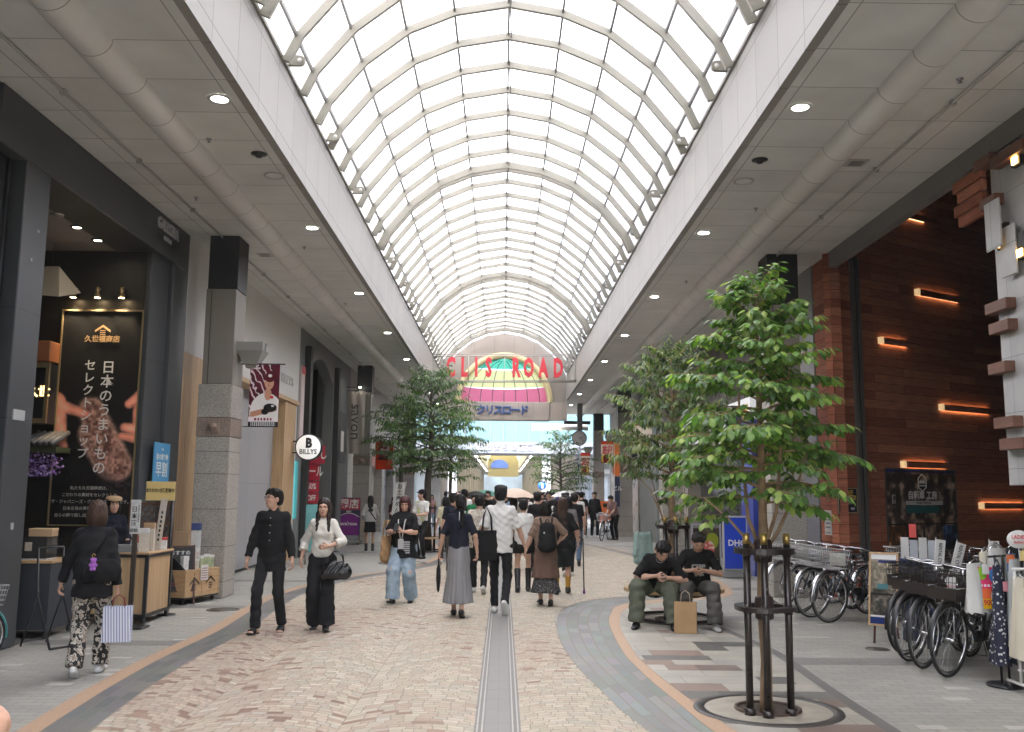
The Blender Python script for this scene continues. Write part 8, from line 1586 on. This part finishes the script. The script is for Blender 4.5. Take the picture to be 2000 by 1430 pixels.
# child / coat behind the bench
t = empty('hanging_coat', (2.0, 13.55, 0), .2, 'pale teal coat hung on the far side of the tree guard', 'coat'); a, b_ = sdf_mesh([ecap((0, 0, 1.10), (-.02, 0, .74), (.10, .05), (.12, .06), (1, 0, 0), 0, .03, (), (7, .14)), cap((-.09, 0, 1.12), (-.13, -.02, .84), .04, .035), cap((.09, 0, 1.12), (.12, -.02, .84), .04, .035)], .012); mesh_obj('cloth', a, b_, [cloth('teal_cloth', (.28, .38, .35))], None, t)
# --- middle distance
def mid(label, x, y, face, **k):
    k.setdefault('vox', .014); k.setdefault('lod', 1); return person(label, (x, y, 0), face, **k)
J = mid('woman in grey sweater, short black skirt and ankle boots with a cross strap', -3.85, 27.6, 18, h=1.56, female=True, hair='longback', top=dict(sleeve='long', m=K_greyk, loose=1.25, hem=-.02, slw=1.25), bottom=dict(kind='skirt', m=K_black, hem=.58, rx=.19, ry=.16, pleat=(8, .04)), shoes=dict(kind='boot', m=K_shoe, len=.35), ankles=STAND, wrists=((-.2, .18, 1.0), (.2, .2, 1.0)))
J['o'].rotation_euler.z = math.radians(10); MB().tube([tuple(J['loc']['SH'][0]+V3(.05, -.07, .05)), tuple(J['loc']['P']+V3(.0, -.135, .25)), tuple(J['loc']['P']+V3(.16, -.10, .04))], .018, 6).build('strap', K_blk2, J['o'])
J = mid('masked woman in a maroon top and jeans reading her phone by the stone wall', -3.75, 32.6, 182, h=1.50, female=True, hair='long', hairm=M_hairb, top=dict(sleeve='short', sllen=1.0, m=K_maroon, loose=1.2, hem=-.1, slw=1.3), bottom=dict(m=K_jean2, wide=1.1), shoes=dict(m=K_shoe), ankles=STAND, wrists=((-.05, .28, 1.05), (.05, .28, 1.05)), hpitch=.25)
a, b_ = sdf_mesh([ell(J['loc']['hl']((0, .075, -.05)), (.055, .045, .045))], .012); mesh_obj('mask', a, b_, [mat('pink_mask', (.55, .42, .42), .7)], None, J['o'])
J = mid('man in white top and black cap with a yellow strap by the tree guard', -2.1, 24.6, 150, h=1.72, hair='short', top=dict(sleeve='short', m=K_white, loose=1.1, sllen=.9), bottom=dict(m=K_blk2), shoes=dict(m=K_shoe), ankles=STAND, wrists=((-.12, .32, 1.1), (.16, .28, .95)), hyaw=-.9); a, b_ = sdf_mesh([ell(J['loc']['hl']((0, -.01, .09)), (.10, .11, .06), rotm(0, 0)), ell(J['loc']['hl']((0, .09, .065)), (.06, .06, .012), None, 0, .02)], .011); mesh_obj('cap', a, b_, [K_black], None, J['o']); MB().tube([tuple(J['loc']['SH'][1]+V3(-.06, .05, .06)), tuple(J['loc']['P']+V3(-.0, .14, .25)), tuple(J['loc']['P']+V3(-.13, .1, .0))], .016, 6).build('strap', mat('lime_strap', (.5, .5, .1), .6), J['o'])
J = mid('bald seated man in a grey waistcoat with his back turned on the round bench', -1.62, 27.25, -20, h=1.70, hair='none', girth=1.1, top=dict(sleeve='short', m=cloth('charcoal_grey', (.06, .058, .055)), loose=1.15, sllen=.9), bottom=dict(m=K_black, wide=1.2), shoes=dict(m=K_shoe), pelvis=(0, 0, .495), lean=.15, ankles=((-.14, .42, .085), (.14, .42, .085)), wrists=((-.12, .36, .66), (.12, .36, .66)), kneepole=((-.1, 1, 1), (.1, 1, 1)))
mid('man in black T shirt and jeans walking towards the viewer on the right', 3.22, 38.2, 182, h=1.72, hair='short', top=dict(m=K_black, loose=1.2, sllen=.95, slw=1.3), bottom=dict(m=K_jean2), shoes=dict(m=K_gshoe), ankles=WALKA, toes=(-4, 24))
J = mid('man in black cap, dark jacket and white trainers standing on the right', 3.62, 37.4, 184, h=1.74, girth=1.05, hair='short', top=dict(sleeve='long', m=K_blk2, loose=1.25, hem=-.2, slw=1.2), bottom=dict(m=K_black), shoes=dict(m=K_wshoe), ankles=STAND); a, b_ = sdf_mesh([ell(J['loc']['hl']((0, -.01, .075)), (.092, .11, .06)), ell(J['loc']['hl']((0, .11, .05)), (.06, .06, .012), None, 0, .02)], .012); mesh_obj('cap', a, b_, [K_black], None, J['o'])
mid('man in dusty pink shirt leaning on the far column behind a bicycle', 4.22, 35.6, 140, h=1.68, hair='short', top=dict(m=cloth('dusty_pink', (.26, .16, .15)), loose=1.1, sleeve='short'), bottom=dict(m=K_black, wide=1.1), shoes=dict(m=K_shoe), lean=.4, neck=.3, hpitch=.5, ankles=STAND, wrists=((-.1, .5, .95), (.1, .45, .95)))
mc = [('woman in white blouse with a beige parasol ahead of the tall man', .25, 22, 0, dict(female=True, hair='longback', top=dict(m=K_cream, loose=1.2, sleeve='long'), bottom=dict(kind='skirt', m=K_blk2, hem=.4))),
      ('man in green T shirt deeper in the crowd left of the guide line', -.75, 25, 180, dict(hair='short', top=dict(m=cloth('green_tee', (.02, .17, .07)), loose=1.2), bottom=dict(m=K_jean2))),
      ('man in black walking away beyond the brown tunic', .75, 20.5, 0, dict(h=1.7, hair='short', top=dict(m=K_black, loose=1.15), bottom=dict(m=K_black))),
      ('dark haired woman in a grey top beyond the mustard socks', 1.35, 19.6, 0, dict(female=True, h=1.6, hair='bob', top=dict(m=cloth('grey_top', (.16, .15, .15)), loose=1.1), bottom=dict(m=K_blk2))),
      ('man in black with a dark brown rucksack walking beside the pavement edge', 1.7, 22.5, 0, dict(h=1.68, hair='short', top=dict(m=K_blk2, loose=1.3), bottom=dict(m=K_jean2))),
      ('woman in pale yellow top walking away near the left bench', -1.35, 22.5, 0, dict(female=True, h=1.58, hair='bob', top=dict(m=cloth('pale_yellow_top', (.55, .5, .33)), loose=1.15), bottom=dict(m=K_blk2))),
      ('man in navy shirt walking away left of the guide line', -1.0, 19.3, 0, dict(h=1.66, hair='short', top=dict(m=K_navy, loose=1.15), bottom=dict(m=K_grey))),
      ('woman in blue cap and light top in the middle of the crowd', 1.6, 28, 180, dict(female=True, h=1.56, hair='bob', hairm=mat('blue_cap', (.02, .03, .16), .7), top=dict(m=K_white, loose=1.1), bottom=dict(m=K_jean2))),
      ('man in white shirt and beige trousers walking towards the viewer', .2, 30, 180, dict(h=1.7, hair='short', top=dict(m=K_white, loose=1.1), bottom=dict(m=cloth('beige_chino', (.36, .29, .2))))),
      ('woman in a pink dress walking towards the viewer in the crowd', -.2, 34, 180, dict(female=True, h=1.58, hair='long', top=dict(m=cloth('pink_dress', (.5, .26, .25)), loose=1.05), bottom=dict(kind='skirt', m=MATS['pink_dress'], hem=.3)))]
CP = []
for i, (lab, x, y, fc, kw) in enumerate(mc): kw.setdefault('h', 1.62); kw.setdefault('shoes', dict(m=[K_shoe, K_wshoe][i % 2])); CP.append(mid(lab, x, y, fc, ankles=[WALKA, WALKB][i % 2], toes=[(-4, 24), (24, -4)][i % 2], vox=.017, **kw))
def parasol(x, y, z, R, m, label, group=None):
    t = empty('parasol', (x, y, z), 0, label, 'parasol', group); n = 32; vs = [(0, 0, 0)]; fs = []
    for j in range(1, 7):
        f = j/6
        for k in range(n): a = 2*math.pi*k/n; sc = 1-.05*f*abs(math.sin(4*a)); vs.append((R*f*sc*math.cos(a), R*f*sc*math.sin(a), -.42*R*f**1.8+.03*R*f*abs(math.sin(4*a))))
    fs = [(0, 1+k, 1+(k+1) % n) for k in range(n)]+[(1+(j-1)*n+k, 1+(j-1)*n+(k+1) % n, 1+j*n+(k+1) % n, 1+j*n+k) for j in range(1, 6) for k in range(n)]
    MB().add(vs, fs, 0, None, True).build('canopy', m, t); MB().tube([(0, 0, .06), (0, 0, -.75)], .008, 6).build('shaft', M_chr, t); return t
parasol(.28, 22, 1.80, .52, mat('beige_parasol', (.55, .42, .32), .7), 'beige parasol held above the woman in the white blouse')
parasol(2.2, 34, 1.78, .5, K_white, 'white parasol on the right side of the crowd'); parasol(3.0, 44, 1.85, .6, K_white, 'white parasol by the far right tree'); parasol(-.6, 33, 1.80, .5, mat('green_parasol', (.03, .16, .10), .6), 'dark green parasol left of the tall man\'s head'); parasol(-.9, 31, 1.75, .45, K_black, 'black parasol next to the dark green one')
J = person('passer by close at the lower left edge showing only a bare elbow', (-1.40, 2.0, 0), 0, 1.70, 1.0, False, None, 'short', None, dict(sleeve='short', m=K_greyk, sllen=.6), dict(m=K_blk2), dict(m=K_shoe), STAND, (0, 0), wrists=((-.2, .1, .95), (.13, .26, 1.08)), poles=((-.5, -1, -.2), (1, -.15, -.35)), vox=.011, lod=1)
# --- the far crowd : a few kinds of figure, each copied
kinds = [('white top and dark trousers coming towards the viewer', 180, dict(hair='short', top=dict(m=K_white, loose=1.1), bottom=dict(m=K_blk2))), ('black top and jeans coming towards the viewer', 180, dict(hair='short', top=dict(m=K_black, loose=1.1), bottom=dict(m=K_jean2))),
         ('cream blouse and long dark skirt coming towards the viewer', 180, dict(female=True, h=1.58, hair='long', top=dict(m=K_cream, loose=1.1), bottom=dict(kind='skirt', m=K_blk2, hem=.3))), ('white top and grey trousers walking away', 0, dict(hair='short', top=dict(m=K_white, loose=1.15), bottom=dict(m=K_grey))),
         ('pale grey top and black skirt walking away', 0, dict(female=True, h=1.57, hair='longback', top=dict(m=K_greyk, loose=1.1), bottom=dict(kind='skirt', m=K_black, hem=.45))), ('pink top and light jeans coming towards the viewer', 180, dict(female=True, h=1.57, hair='bob', top=dict(m=MATS['pink_dress'], loose=1.1), bottom=dict(m=K_jean))),
         ('blue shirt and beige trousers coming towards the viewer', 180, dict(hair='short', top=dict(m=cloth('sky_shirt', (.25, .35, .48)), loose=1.1), bottom=dict(m=MATS['beige_chino']))), ('black clothes walking away', 0, dict(hair='short', top=dict(m=K_black, loose=1.15), bottom=dict(m=K_black)))]
protos = []
for i, (lab, fc, kw) in enumerate(kinds): kw.setdefault('h', 1.68); J = person('distant pedestrian in '+lab, (0, 0, 0), fc, vox=.026, lod=2, ankles=[WALKA, WALKB][i % 2], toes=[(-4, 22), (22, -4)][i % 2], shoes=dict(m=K_wshoe if i % 3 else K_shoe), group='distant pedestrians in '+lab, **kw); protos.append(J['o'])
rr = random.Random(21); used_p = set(); pts = []
for i in range(225):
    for tr in range(30):
        y = 26+rr.random()**1.7*75; lim = (-1.1, 2.2) if y < 34 else (-1.6, 2.3) if y < 50 else ((-2.2, 2.4) if y > 66 else (-3.0, 4.2)); x = rr.uniform(*lim)
        if 37 < y < 49 and rr.random() < .14: x = rr.choice([-1, 1])*rr.uniform(2.6, 3.6)+.3
        if all((x-a)**2+(y-b)**2 > .40 for a, b in pts): break
    pts.append((x, y)); k = i % 8; o = protos[k] if k not in used_p else protos[k].copy()
    if k in used_p: COL.objects.link(o)
    used_p.add(k); o.location = (x, y, 0); sc = rr.uniform(.94, 1.05); o.scale = (sc,)*3; o.rotation_euler = (0, 0, math.radians(kinds[k][1]+rr.uniform(-25, 25)))
# ================================================================ AIR
hm = bpy.data.materials.new('haze_air'); hm.use_nodes = True; hn = hm.node_tree.nodes; hn.remove(hn['Principled BSDF']); pv = hn.new('ShaderNodeVolumePrincipled'); pv.inputs['Color'].default_value = (.9, .93, .95, 1); pv.inputs['Density'].default_value = .0022; pv.inputs['Anisotropy'].default_value = .2; hm.node_tree.links.new(pv.outputs[0], hn['Material Output'].inputs['Volume'])
tag(MB().box(-60, 60, -40, 215, -1.05, 26).build('haze', hm), kind='stuff')
